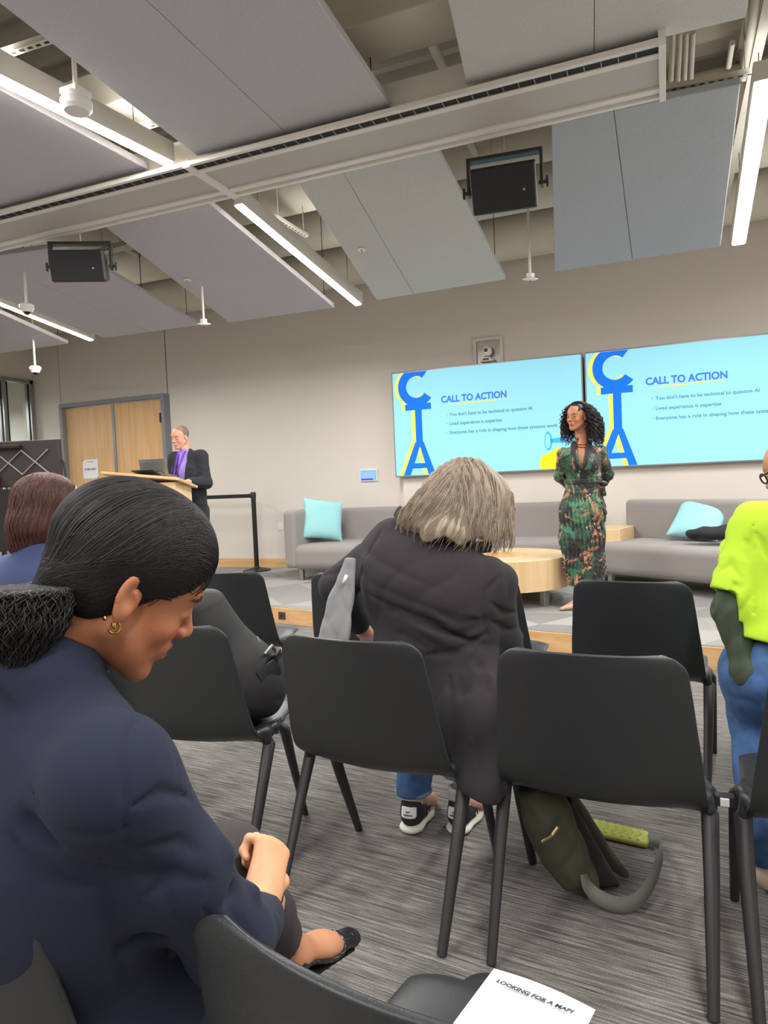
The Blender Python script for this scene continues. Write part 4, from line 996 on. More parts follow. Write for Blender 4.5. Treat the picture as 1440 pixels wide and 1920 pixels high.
m = MB(); q0 = Pb(1052, 1530, .27)+np.array([.0, -.07, 0]); m.tube([q0, q0+np.array([-.015, -.01, -.02])], .006, 8).tube([q0+np.array([-.012, -.01, -.02]), q0+np.array([-.045, -.012, -.045])], .0045, 8); m.build('gold_zip_pull', mat('brass_pull', (206, 186, 140), .3, metal=.9), o, smooth=True)
pts = [(1062, 1545, .22), (1085, 1585, .17), (1092, 1620, .13), (1095, 1650, .09), (1110, 1675, .05), (1140, 1692, .035), (1170, 1698, .03), (1200, 1688, .035), (1222, 1655, .05), (1238, 1612, .07), (1243, 1590, .06), (1234, 1577, .04), (1215, 1572, .025)]
P3 = np.array([Pb(*p) for p in pts]); tt = np.arange(len(P3)); T = np.linspace(0, len(P3)-1, 60); P3 = np.stack([np.interp(T, tt, P3[:, i]) for i in range(3)], 1)
for _ in range(4): P3[1:-1] = (P3[:-2]+2*P3[1:-1]+P3[2:])/4
P3[:, 2] = np.maximum(P3[:, 2], .022)
wv = []
for i, p in enumerate(P3):
    u = nrm([.35*sin(i*.12), .75+.25*cos(i*.1), 1.0]); wv += [p-u*.021, p+u*.021]
st_ = mesh_obj('strap', np.array(wv), np.array([(2*i, 2*i+2, 2*i+3, 2*i+1) for i in range(len(P3)-1)]), MT['strap'], o); so = st_.modifiers.new('t', 'SOLIDIFY'); so.thickness = .003

# lime green ridged shoe sole beside the bag
MT['lime'] = mat('lime_rubber', (166, 172, 84), .6, noise=(40, .1))
o = empty('rubber_clog', at_z(1140, 1566, .0), radians(-10)); tag(o, 'lime green rubber sole with chevron ridges lying sole up behind the olive bag', 'shoe')
S_ = Sdf().box((0, 0, .016), (.145, .040, .014), .012).cap((-.10, 0, .018), (.10, 0, .018), .044, .040, fl=(1.05, .32), k=.01)
V, F = surf(S_, (-.2, -.09, -.02), (.2, .09, .08), .005); V = relax(V, F, 1); mesh_obj('sole', V, F, MT['lime'], o)
m = MB()
for i in range(9):
    x = -.115+i*.027; m.tube([(x, -.026, .030), (x+.013, 0, .033), (x, .026, .030)], .0045, 6)
    for s in (-1, 1): m.tube([(x+.01, s*.034, .026), (x+.012, s*.036, .032)], .005, 6)
m.build('tread', MT['lime'], o, smooth=True)
# black round bag behind the nearest seat
o = empty('handbag', at_z(920, 1912, .01)); tag(o, 'round black bag on the floor just beyond the seat with the leaflet', 'bag')
V, F = surf(Sdf().ell((0, 0, .04), (.085, .07, .055)).plane((0, 0, 0), (0, 0, -1), .01), (-.15, -.12, -.02), (.15, .12, .16), .007); mesh_obj('body', V, F, MT['nylon'], o)
MB().tube([(-.078, -.02, .05) if i == 0 else (.078*cos(pi-pi*i/12), -.02, .05+.045*sin(pi*i/12)) for i in range(13)], .004, 6).build('piping', MT['cleg'], o, smooth=True)
# ------------------------------------------------------------------ people
def skin_mat(name, rough=.5):
    m = mat(name, (200, 150, 120), rough, spec=.35, vcol=True, bump=(700, .10), noise=(30, .05)); b = m.node_tree.nodes['Principled BSDF']
    b.inputs['Subsurface Weight'].default_value = .12; b.inputs['Subsurface Radius'].default_value = (.010, .004, .002); b.inputs['Subsurface Scale'].default_value = 1.0
    return m
MT['skin'] = skin_mat('skin')
def cloth(name, rgb, rough=.92, bump=(1500, .25), noise=(700, .10), sheen=.03): return mat(name, rgb, rough, spec=.2, bump=bump, noise=noise, sheen=sheen)
MT['navy'] = cloth('navy_wool', (35, 40, 57)); MT['navy2'] = cloth('navy_cotton', (56, 66, 100)); MT['charcoal'] = cloth('charcoal_suit_wool', (50, 50, 56))
MT['blazer'] = cloth('black_blazer_cloth', (50, 47, 50)); MT['denim'] = cloth('blue_denim', (70, 100, 144), bump=(900, .4), noise=(22, .30))
MT['neon'] = cloth('neon_yellow_jersey', (172, 206, 54), noise=(3, .03)); MT['mesh'] = cloth('dark_mesh_sleeve', (66, 76, 62), noise=(16, .3), sheen=0)
MT['trouser'] = cloth('dark_grey_trouser', (62, 57, 58)); MT['lilac'] = cloth('lilac_check_shirt', (150, 132, 200), noise=(60, .12)); MT['lapel'] = cloth('black_satin', (52, 50, 56), .5)

def head_sdf(long=1.0, smile=0.0, male=False, eyes_down=True):
    """local head: origin between the ears, x right, y forward, z up"""
    s = Sdf(); j = 1.1 if male else 1.0
    s.ell((0, -.014, .046), (.076, .098, .084)).ell((0, .040, .035), (.062, .056, .064), k=.03).ell((0, .040, -.030), (.056*j, .050, .072), k=.03)
    for x in (-1, 1):
        s.cap((x*.052*j, .006, -.045), (x*.018, .068, -.094), .017, .013, k=.03)
        s.ell((x*.036, .066, -.022), (.022, .020, .020), k=.02)
    s.ell((0, .078, -.096), (.020*j, .017, .016), k=.02)
    s.cap((0, -.030, -.03), (0, -.050, -.15), .052*j, .056*j, k=.03)
    s.cap((-.028, .086, .030), (.028, .086, .030), .010, k=.018)
    for x in (-1, 1):
        s.ell((x*.032, .105, .006), (.018, .017, .011), k=.014, op='s')
        s.ell((x*.032, .0785, .006), (.0150, .0150, .0135), k=.004)
        s.cap((x*.046, .081, .004), (x*.018, .0885, .003), .0042, k=.006)
    s.cap((0, .090, .020), (0, .111, -.018), .0065, .0095, k=.012).ell((0, .112, -.024), (.0105, .010, .009), k=.008)
    for x in (-1, 1): s.ell((x*.0125, .102, -.027), (.0075, .010, .0075), k=.007)
    s.ell((0, .086, -.055), (.028, .016, .020), k=.015)
    s.cap((-.021, .0905+.001*smile, -.0545+smile*.004), (0, .1015, -.0525), .0042, .0055, k=.006).cap((.021, .0905, -.0545+smile*.004), (0, .1015, -.0525), .0042, .0055, k=.006)
    s.cap((-.018, .0905, -.0625+smile*.003), (0, .0985, -.0645), .0045, .0068, k=.006).cap((.018, .0905, -.0625+smile*.003), (0, .0985, -.0645), .0045, .0068, k=.006)
    it = [((-.024, .097, -.0575+smile*.004), (0, .108, -.0582), .0030, .0022), ((.024, .097, -.0575+smile*.004), (0, .108, -.0582), .0030, .0022)]
    for x in (-1, 1):
        it.append(((x*.018, .094, -.030), (x*.032, .080, -.055), .006, .0006+smile*.0018))
        it.append(((x*.020, .096, .0015), (x*.043, .088, .0015), .0018, .0010))
    s.disp(dents(it))
    for x in (-1, 1):
        a = np.array([x*.080, -.006, .0]); Re = rotm('Z', x*radians(22))@rotm('X', radians(8))
        ear = Sdf().ell((0, 0, .006), (.0065, .0185, .030), k=.004).ell((x*.001, -.001, -.020), (.006, .010, .013), k=.01)
        ear.ell((x*.010, .003, .008), (.010, .010, .017), k=.006, op='s').ell((x*.012, .001, .012), (.008, .013, .019), k=.006, op='s')
        ear.cap((x*.003, .010, -.006), (x*.004, .004, .012), .003, k=.004)
        s.add((lambda p, a=a, Re=Re, ear=ear: ear((p-a)@Re)), .006)
    return s
def placed(loc, R, c, sc=1.0):
    """local sdf -> world: R rows are the local axes"""
    c = np.array(c); R = np.array(R); return lambda p: loc(((p-c)@R.T)/sc)*sc
def to_local(V, R, c, sc=1.0): return ((V-np.array(c))@np.array(R).T)/sc
def blend(base, col, w): return base*(1-w[:, None])+np.array(col, float)[None]*w[:, None]
def sm(x, a, b): t = np.clip((x-a)/(b-a), 0, 1); return t*t*(3-2*t)
def face_colour(V, R, c, sc, skin, lip, brow, male=False, open_eyes=False, scalp=None):
    L = to_local(V, R, c, sc); C = np.tile(np.array(skin, float), (len(V), 1)); x, y, z = np.abs(L[:, 0]), L[:, 1], L[:, 2]; near = (np.linalg.norm(L, axis=1) < .17)
    ck = np.exp(-((x-.038)**2/.0004+(z+.025)**2/.0005))*(y > .03)*near; C = blend(C, np.array(skin)*np.array([1.06, .92, .88]), ck*.6)
    lp = (y > .085)*near*np.exp(-np.maximum(((x/.023)**2+((z+.0585)/.0095)**2)-.75, 0)*5); C = blend(C, lip, lp)
    br = (y > .06)*near*np.exp(-np.maximum(((x-.034)/.019)**2+((z-.030-.004*(x < .04)+.15*np.maximum(x-.04, 0))/.0042)**2-.5, 0)*3); C = blend(C, brow, br*.85)
    li = (y > .07)*near*np.exp(-((z-.0015+.10*np.maximum(x-.034, 0))/.0016)**2)*((x > .019)&(x < .046)); C = blend(C, np.array(brow)*.7, li*.9)
    nt = near*np.exp(-(((x-.0085)**2+(z+.0335)**2)/.000012))*(y > .09); C = blend(C, np.array(skin)*.4, nt)
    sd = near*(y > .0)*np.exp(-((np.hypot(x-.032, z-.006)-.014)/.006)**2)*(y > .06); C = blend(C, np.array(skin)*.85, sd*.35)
    if open_eyes:
        q = ((x-.032)/.0115)**2+((z-.006)/.0050)**2; w = (y > .07)*near*np.clip((1.15-q)*5, 0, 1); C = blend(C, (206, 196, 188), w)
        sx = np.sign(L[:, 0]); ir = (y > .07)*near*np.clip((1-(((L[:, 0]*sx-.032)-(-.003 if True else 0)*sx)**2+(z-.006)**2)/.0078**2)*4, 0, 1)*(w > .1); C = blend(C, (46, 30, 24), ir)
    if scalp is not None:
        r = scalp(L); C = blend(C, r[1], r[0]*near)
    return C
def hand_sdf(s, wrist, fdir, pnorm, curl=.6, side=1, sc=1.0, spread=.10, thumb=.5):
    """wrist point, fdir: towards the knuckles, pnorm: out of the palm; side=+1 when the thumb lies on +cross(fdir,pnorm)"""
    f = nrm(fdir); n = np.array(pnorm, float); n = nrm(n-f*(n@f)); t = np.cross(f, n)*side; w = np.array(wrist, float); P = lambda a, b, c_: w+(f*a+t*b+n*c_)*sc
    s.cap(P(-.02, 0, 0), P(.015, 0, 0), .027*sc, .026*sc, k=.02, fl=(1.0, .78), up=n)
    for b in (-.024, -.008, .008, .024): s.cap(P(.012, b*.6, 0), P(.080-.004*abs(b-.008)/.016, b, -.001), .0155*sc, .0125*sc, k=.018)
    L = [(.028, .040, .025, .020), (.009, .044, .028, .021), (-.009, .041, .026, .020), (-.027, .032, .020, .018)]
    for i, (b, l1, l2, l3) in enumerate(L):
        base = np.array([.082-.005*(i == 3), b, 0]); a = curl*(1.0+.12*i); sp = spread*(1.5-i)*.6
        p0 = base; ang = a*.9; pts = [P(*p0)]; r = .0090-.0008*(i == 3)
        for l, da in ((l1, 0), (l2, a*1.15), (l3, a*.8)):
            ang += da; p0 = p0+np.array([cos(ang)*l, sin(sp)*l*cos(ang), sin(ang)*l]); pts.append(P(*p0))
        s.chain(pts, [r*1.08*sc, r*sc, r*.92*sc, r*.78*sc], k=.006)
    q = np.array([.018, .026, .006]); pts = [P(*q)]; dq = [(.030, .022, .010), (.028, .012-.012*thumb, .010+.012*thumb), (.024, -.002-.010*thumb, .006+.012*thumb)]
    for d_ in dq: q = q+np.array(d_); pts.append(P(*q))
    s.chain(pts, [.0155*sc, .0125*sc, .0105*sc, .0085*sc], k=.010)
    return s
def person(label, loc): o = empty('person', loc); tag(o, label, 'person'); return o
def part(name, f, lo, hi, h, mt, root, it=1, col=None):
    V, F = surf(f, lo, hi, h); V = relax(V, F, it); o = mesh_obj(name, V-np.array(root.location), F, mt, root)
    if col is not None: paint(o, V, col)
    return o
def bb(*pts, m=.15):
    P = np.array(pts, float); return P.min(0)-m, P.max(0)+m
def put(name, V, F, mt, root, smooth=True): return mesh_obj(name, np.asarray(V)-np.array(root.location), F, mt, root, smooth=smooth)

MT['hair_black'] = mat('black_hair', (36, 33, 34), .58, spec=.35, noise=(60, .25)); MT['hair_brown'] = mat('reddish_brown_hair', (82, 50, 44), .5, spec=.5, noise=(40, .25))
MT['hair_grey'] = mat('grey_blond_hair', (150, 134, 116), .5, spec=.5, noise=(24, .22)); MT['hair_dark'] = mat('dark_curly_hair', (30, 24, 26), .5, spec=.5, noise=(60, .25))
MT['hair_short'] = mat('short_grey_brown_hair', (118, 104, 94), .8, noise=(300, .2)); MT['gold'] = mat('gold', (212, 170, 96), .25, metal=1.0)

# ---- A: the person in the navy jacket, nearest the camera
def person_navy():
    root = person('person in a navy jacket with a black ponytail, seated at the lower left looking down', (-.86, .80, 0))
    X = lambda r, u, f: CAM+Rv*r+Uv*u+Fv*f
    ear = at_d(247, 1128, .88); ya = radians(35); pi_ = radians(28)
    fwd = Rv*cos(ya)+Fv*sin(ya); fwd = nrm(fwd*cos(pi_)-Uv*sin(pi_)); up = nrm(Uv*1.0-Fv*.16+Rv*.10)
    Rh = frame(fwd, up); hc = ear-Rh[0]*.078; sc = 1.0
    H = head_sdf(); HW = placed(H, Rh, hc, sc)
    nb = np.array([-.74, .62, 1.075]); rs = np.array([-.595, .595, .975]); ls = np.array([-.91, .71, .995])
    el = at_d(432, 1768, .93); wr = at_d(490, 1690, 1.13); hnd = nrm(at_d(508, 1600, 1.20)-wr)
    hip = np.array([-.86, .72, .56]); ch = np.array([-.77, .66, .86]); hR = np.array([-.74, .72, .55]); kR = at_d(425, 1625, 1.30); aR = at_d(548, 1785, 1.53); toe = at_d(655, 1758, 1.70)
    hL = np.array([-.97, .74, .54]); kL = np.array([-1.02, 1.16, .52]); aL = np.array([-1.0, 1.10, .09])
    def limbs(s, e):
        s.ell(hip, (.18+e, .15+e, .15+e), k=.08).ell(hip*.5+ch*.5, (.155+e, .12+e, .17+e), k=.1).ell(ch, (.175+e, .125+e, .17+e), frame((.35, .93, 0), (0.1, 0, 1)), k=.1)
        s.cap(ls, rs, .052+e*.8, k=.06).cap(nb, (ls+rs)/2-np.array([0, 0, .03]), .040+e*.6, .08+e*.6, k=.06)
        return s
    B = Sdf(); limbs(B, 0)
    B.cap(hR, kR, .085, .062, k=.06).cap(kR, kR*.6+aR*.4, .056, .056, k=.03).cap(kR*.6+aR*.4, aR, .052, .034, k=.03)
    B.cap(hL, kL, .085, .062, k=.06).cap(kL, aL, .056, .036, k=.03).cap(aL, aL+np.array([.02, .13, -.05]), .036, .025, k=.03)
    B.cap(aR, aR*.45+toe*.55, .033, .027, k=.03, fl=(1.15, .9), up=(0, 0, 1)).cap(aR*.5+toe*.5, toe, .028, .014, k=.03, fl=(1.3, .7)).cap(aR, aR+nrm(aR-toe)*.03-Uv*.03, .030, .026, k=.02)
    B.cap(rs, el, .05, .042, k=.04).cap(el, wr, .042, .026, k=.02).cap(ls, ls+np.array([-.06, .08, -.3]), .048, .042, k=.04).cap(ls+np.array([-.06, .08, -.3]), ls+np.array([-.06, .27, -.37]), .042, .026, k=.02)
    B.merge(HW, .03)
    hand_sdf(B, wr+hnd*.012, hnd, -Rv*.55+Fv*.85, curl=.95, side=-1, thumb=.9, sc=1.04)
    nL = ls+np.array([-.06, .27, -.37]); hand_sdf(B, nL, (.25, .9, -.1), (0, 0, -1), curl=.3, side=-1)
    skin = (176, 116, 84)
    def col(V):
        C = face_colour(V, Rh, hc, sc, skin, (150, 84, 72), (38, 28, 26))
        d = np.linalg.norm(V-wr, axis=1) < .28; C[d] = (214, 156, 118); df = np.linalg.norm(V-aR, axis=1) < .30; C[df] = (200, 142, 110); return C
    lo, hi = bb(hc, hip, kR, toe, kL, aL, el, ls, nL, m=.16); part('body', B, lo, hi, .006, MT['skin'], root, 1, col) if False else None
    # one continuous skin: fine where it shows (head, hand, foot), same surface everywhere
    V, F = surf(B, lo, hi, .0032); V = relax(V, F, 1); o = put('body', V, F, MT['skin'], root); paint(o, V, col)
    # jacket
    J = limbs(Sdf(), .020)
    eb = el+(el-rs)*.0
    J.cap(rs+np.array([.008, 0, .006]), rs*.5+el*.5, .064, .058, k=.028).cap(rs*.5+el*.5, el, .058, .052, k=.035).cap(el, wr-hnd*.03, .054, .045, k=.03)
    J.cap(ls, ls+np.array([-.06, .08, -.3]), .075, .066, k=.05).cap(ls+np.array([-.06, .08, -.3]), nL-np.array([0, .03, 0]), .064, .05, k=.04)
    J.ell(hip+np.array([.02, .02, -.02]), (.215, .19, .15), k=.08)
    cu = wr-hnd*.0; J.plane(wr+hnd*.004+nrm(wr-el)*.0, nrm(nrm(wr-el)+hnd), .006)
    J.disp(lines(J, [([(262, 1322), (240, 1385), (230, 1470), (234, 1560)], .0065, .0050), ([(250, 1508), (300, 1484), (356, 1498)], .008, .0060), ([(255, 1590), (330, 1575), (385, 1604)], .007, .0045), ([(238, 1580), (300, 1650), (335, 1730)], .008, .0040), ([(190, 1610), (212, 1740), (238, 1870)], .008, .0060), ([(15, 1560), (90, 1650), (175, 1665)], .009, .0060),
        ([(60, 1480), (120, 1560), (210, 1560)], .009, .0035), ([(380, 1700), (400, 1760), (395, 1820)], .007, .0045), ([(420, 1690), (470, 1760), (480, 1830)], .007, .0045), ([(300, 1345), (322, 1400), (330, 1460)], .007, .0025), ([(120, 1270), (110, 1400), (130, 1560)], .004, .002), ([(270, 1680), (330, 1640), (400, 1650)], .007, .0040)]))
    # collar
    up2 = nrm(Rh[2]*.5+np.array([0, 0, 1])); back = -Rh[1]; cpos = hc+Rh[1]*(-.058)-Rh[2]*.112+np.array([-.006, -.006, .012])
    cz = frame(np.cross(up2, Rh[0]), up2)
    def collar(p):
        q = (p-cpos)@cz.T; rad = np.hypot(q[:, 0]/.078, q[:, 1]/.080); return np.maximum(np.abs(rad-1-.5*(-q[:, 2]).clip(-.03, .03)/.08)*.076-.0065, np.abs(q[:, 2]+.012+.03*q[:, 1]/.08)-.034)*.8
    J.add(collar, .022)
    J.disp(folds(.0030, 14, 3)).disp(folds(.0008, 60, 9))
    m1 = rs*.45+el*.55; J.disp(dents([(rs+np.array([-.05, -.06, -.03]), rs*.6+el*.4+Rv*.02-Fv*.05, .014, .010), (rs*.7+el*.3-Rv*.06, rs*.62+el*.38+Rv*.05-Fv*.02, .018, -.012), (m1-Rv*.05-Fv*.04, m1+Rv*.06+Uv*.03, .016, -.010), (m1-Rv*.05-Fv*.04-Uv*.06, m1+Rv*.06-Uv*.02, .014, .010),
        (el-Rv*.05+Uv*.05, el+Rv*.06+Uv*.08, .014, -.010), (el*.6+wr*.4-Rv*.05, el*.6+wr*.4+Rv*.05, .012, -.008), (ch+np.array([.06, -.13, .1]), hip+np.array([.1, -.16, .06]), .013, .008)]))
    lo, hi = bb(nb, hip, el, wr, ls, nL, m=.19); lo[2] = .42; V, F = surf(J, lo, hi, .0044); V = relax(V, F, 1); put('jacket', V, F, MT['navy'], root)
    # cuff lining edge and trousers
    T = Sdf().ell(hip-np.array([0, 0, .02]), (.19, .16, .13), k=.06).cap(hR, kR, .105, .078, k=.06).cap(kR, kR*.45+aR*.55, .070, .056, k=.03).cap(kR*.45+aR*.55, aR, .056, .046, k=.03)
    T.cap(hL, kL, .105, .078, k=.06).cap(kL, aL+np.array([0, 0, .04]), .072, .055, k=.03).add(lambda p: np.where((p-(aR*.82+kR*.18))@nrm(aR-kR) > 0, np.where(np.linalg.norm(p-aR, axis=1) < .26, .02, -1), -1), .0, 'i').disp(folds(.003, 28, 6))
    lo, hi = bb(hip, kR, aR, kL, aL, m=.15); V, F = surf(T, lo, hi, .007); V = relax(V, F, 1); put('trousers', V, F, MT['trouser'], root)
    # quilted flat shoe on the raised foot
    fd = nrm(toe-aR); heel = aR+nrm(-Uv-fd*.35)*.034; su = nrm(Uv-fd*(Uv@fd)); sd = np.cross(fd, su)
    Lf = np.linalg.norm(toe-aR); FT = Sdf().cap(aR, aR*.45+toe*.55, .033, .027, k=.03, fl=(1.15, .9), up=(0, 0, 1)).cap(aR*.5+toe*.5, toe, .028, .014, k=.03, fl=(1.3, .7)).cap(aR, heel, .032, .028, k=.02).cap(toe, toe+fd*.015, .015, .009, k=.02)
    Sh = Sdf().merge(FT, off=.0055); Sh.add(lambda p: (p-aR)@su-np.interp((p-aR)@fd/Lf, [-.4, -.1, .1, .45, .62, .75, 1.3], [.012, .000, -.012, -.014, -.002, .025, .08]), .004, 'i')
    qz = lambda p: .0020*(np.minimum(np.abs(np.sin((p@fd+p@sd)*155)), np.abs(np.sin((p@fd-p@sd)*155)))<.25)
    Sh.disp(qz); lo, hi = bb(heel, toe, m=.07); V, F = surf(Sh, lo, hi, .0032); V = relax(V, F, 1)
    sh = put('shoe', V, F, mat('black_quilted_leather', (34, 34, 36), .28, spec=.7), root)
    so = Sdf().cap(heel-su*.030, toe-su*.022, .028, .02, fl=(1.1, .25), up=su); lo, hi = bb(heel, toe, m=.06); V, F = surf(so, lo, hi, .005); put('shoe_sole', V, F, MT['rubber'], root)
    Sh2 = Sdf().cap(aL+np.array([0, -.03, -.05]), aL+np.array([.02, .17, -.06]), .036, .028, k=.03).plane((0, 0, .002), (0, 0, -1), .004); lo, hi = bb(aL, aL+np.array([.02, .17, -.05]), m=.08); V, F = surf(Sh2, lo, hi, .006); put('shoe', V, F, bpy.data.materials['black_quilted_leather'], root)
    # hair: cap + strands swept to a low tie + loose curly tail
    W = lambda x, y, z: hc+(Rh[0]*x+Rh[1]*y+Rh[2]*z)*sc
    tie = W(.0, -.082, -.062)
    hl = Sdf().ell((0, -.015, .052), (.084, .105, .091)).ell((0, .022, .062), (.072, .074, .070), k=.03).cap((0, -.040, .0), (0, -.070, -.052), .040, .026, k=.04)
    hl.ell((.0, -.040, -.01), (.072, .052, .052), k=.03)
    # hairline: cut away the face and the ears
    def cut(L):
        x, y, z = np.abs(L[:, 0]), L[:, 1], L[:, 2]
        zf = np.interp(y, [-.14, -.055, -.040, -.015, .000, .018, .035, .055, .075, .09, .11], [-.12, -.085, -.030, .040, .030, -.008, .010, .036, .062, .082, .095]); return (zf-z)*.7
    hl.add(cut, .006, 'i'); HWr = placed(hl, Rh, hc, sc)
    hh = lambda p: HWr(p)
    lo, hi = bb(W(-.09, -.15, -.1), W(.09, .11, .15), m=.03); lo, hi = hc-.2, hc+.2
    nz = lambda p: .0010*np.sin((to_local(p, Rh, hc, sc)@np.array([0, .25, .97]))*650+3*np.sin(to_local(p, Rh, hc, sc)@np.array([60, 30, 5])))
    V, F = surf(lambda p: hh(p)+nz(p)+.0022, lo, hi, .0034); V = relax(V, F, 1); parts = [(V, F)]
    rng = np.random.default_rng(3); N = 3600; K = 30
    a = rng.uniform(-1, 1, N); side = np.sign(a); u = np.abs(a)**1.5
    # start points on the hairline from the forehead parting round to the temples and nape
    sx = side*np.interp(u, [0, .25, .5, .75, 1], [.004, .045, .072, .080, .070]); sy = np.interp(u, [0, .25, .5, .75, 1], [.094, .078, .046, -.03, -.07]); szz = np.interp(u, [0, .25, .5, .75, 1], [.096, .075, .028, .048, -.06])
    st = np.stack([sx, sy, szz], 1)+rng.normal(0, .004, (N, 3)); en = np.array([-.0, -.080, -.060])+rng.normal(0, .012, (N, 3))
    mid = st*.5+en*.5+np.stack([side*.02*(1-np.abs(u-.5)), 0*u, .125*(1-u)], 1)+rng.normal(0, .005, (N, 3)); t = np.linspace(0, 1, K)[None, :, None]
    Pth = st[:, None]*(1-t)**2+mid[:, None]*2*t*(1-t)+en[:, None]*t**2
    base = Sdf(); base.ell((0, -.015, .052), (.084, .105, .091)).ell((0, .022, .062), (.072, .074, .070), k=.03).cap((0, -.040, .0), (0, -.070, -.052), .040, .026, k=.04).ell((.0, -.040, -.01), (.072, .052, .052), k=.03)
    Q = Pth.reshape(-1, 3)
    for _ in range(4): Q = Q-grad(base, Q)*(base(Q)-.0006)[:, None]
    off = rng.uniform(-.0004, .0016, (N, 1)); Q = Q.reshape(N, K, 3)
    for _ in range(5): Q[:, 1:-1] = (Q[:, :-2]+2*Q[:, 1:-1]+Q[:, 2:])/4
    Qf = Q.reshape(-1, 3); Q = (Qf-grad(base, Qf)*(base(Qf)-.0006)[:, None]).reshape(N, K, 3); g = grad(base, Q.reshape(-1, 3)).reshape(N, K, 3); Q = Q+g*off[:, :, None]
    parts.append(strands(hc+(Q@Rh)*sc, .00065, .0005, 3))
    tl_ = np.array([0, -.080, -.060]); N = 6500; K = 16; dr = rng.normal(size=(N, 3)); dr /= np.linalg.norm(dr, axis=1)[:, None]; p = np.array([0, -.01, .045])+dr*.12
    for _ in range(6): p = p-grad(base, p)*(base(p)-.0008)[:, None]
    p = p[cut(p) < -.006]; N = len(p); off = rng.uniform(.0002, .0018, N); pts = [p.copy()]
    for k in range(K):
        g = grad(base, p); v = tl_-p+np.array([0, -.25, .10])*np.clip(p[:, 1:2]+.02, 0, 1); v = v-g*(v*g).sum(1)[:, None]; v /= np.linalg.norm(v, axis=1)[:, None]+1e-9; p = p+v*.0048; p = p-g*(base(p)-off)[:, None]; pts.append(p.copy())
    parts.append(strands(hc+(np.stack(pts, 1)@Rh)*sc, .0006, .0005, 3))
    # ponytail
    N = 2800; K = 40; ph = rng.uniform(0, 6.28, N); rr = np.sqrt(rng.uniform(0, 1, N)); t = np.linspace(0, 1, K)
    tdir = [tie, tie*.35+at_d(68, 1082, .86)*.65, at_d(52, 1105, .845), at_d(46, 1160, .835), at_d(28, 1250, .83)]
    tp = np.array(tdir); ax = np.stack([np.interp(t, np.linspace(0, 1, 5), tp[:, i]) for i in range(3)], 1)
    for _ in range(6): ax[1:-1] = (ax[:-2]+2*ax[1:-1]+ax[2:])/4
    w = np.interp(t, [0, .15, .5, .8, 1], [.016, .034, .050, .046, .018]); b1 = Rv; b2 = Fv*1.0
    wav = np.sin(t[None]*rng.uniform(14, 30, (N, 1))+rng.uniform(0, 6.3, (N, 1)))*.007*np.minimum(t[None]*4, 1); wav2 = np.cos(t[None]*rng.uniform(14, 30, (N, 1))+rng.uniform(0, 6.3, (N, 1)))*.007*np.minimum(t[None]*4, 1)
    Pp = ax[None]+(b1[None, None]*((np.cos(ph)*rr)[:, None]*w[None]+wav)[:, :, None])+(b2[None, None]*((np.sin(ph)*rr)[:, None]*w[None]*.9+wav2)[:, :, None])
    parts.append(strands(Pp, .0011, .0006, 3))
    V, F = join_arr([(v, f) for v, f in parts]); put('hair', V, F, MT['hair_black'], root)
    td_ = nrm(ax[3]-tie); ta = nrm(np.cross(td_, Fv)); tb = np.cross(td_, ta); m = MB().tube([tie+td_*.012+(ta*cos(a)+tb*sin(a))*.019 for a in np.linspace(0, 2*pi, 19)], .004, 8); put('hair_tie', m.V, m.F, MT['blackm'], root)
    e = W(.084, -.006, -.034); m = MB(); m.lathe([(.002, -.005), (.003, -.003), (.0035, 0), (.003, .003)], e, 14).lathe([(.001, -.003), (.0035, 0), (.001, .003)], e+Rh[1]*-.014+Rh[2]*.003, 12)
    m.tube([e+Rh[1]*(.003+.007*sin(a))+Rh[2]*(.007*cos(a)-.003) for a in np.linspace(.1, 3.9, 14)], .0019, 8); o = m.build('earring', MT['gold'], None, smooth=True); o.data.transform(Matrix.Translation(-root.location)); o.parent = root
person_navy()
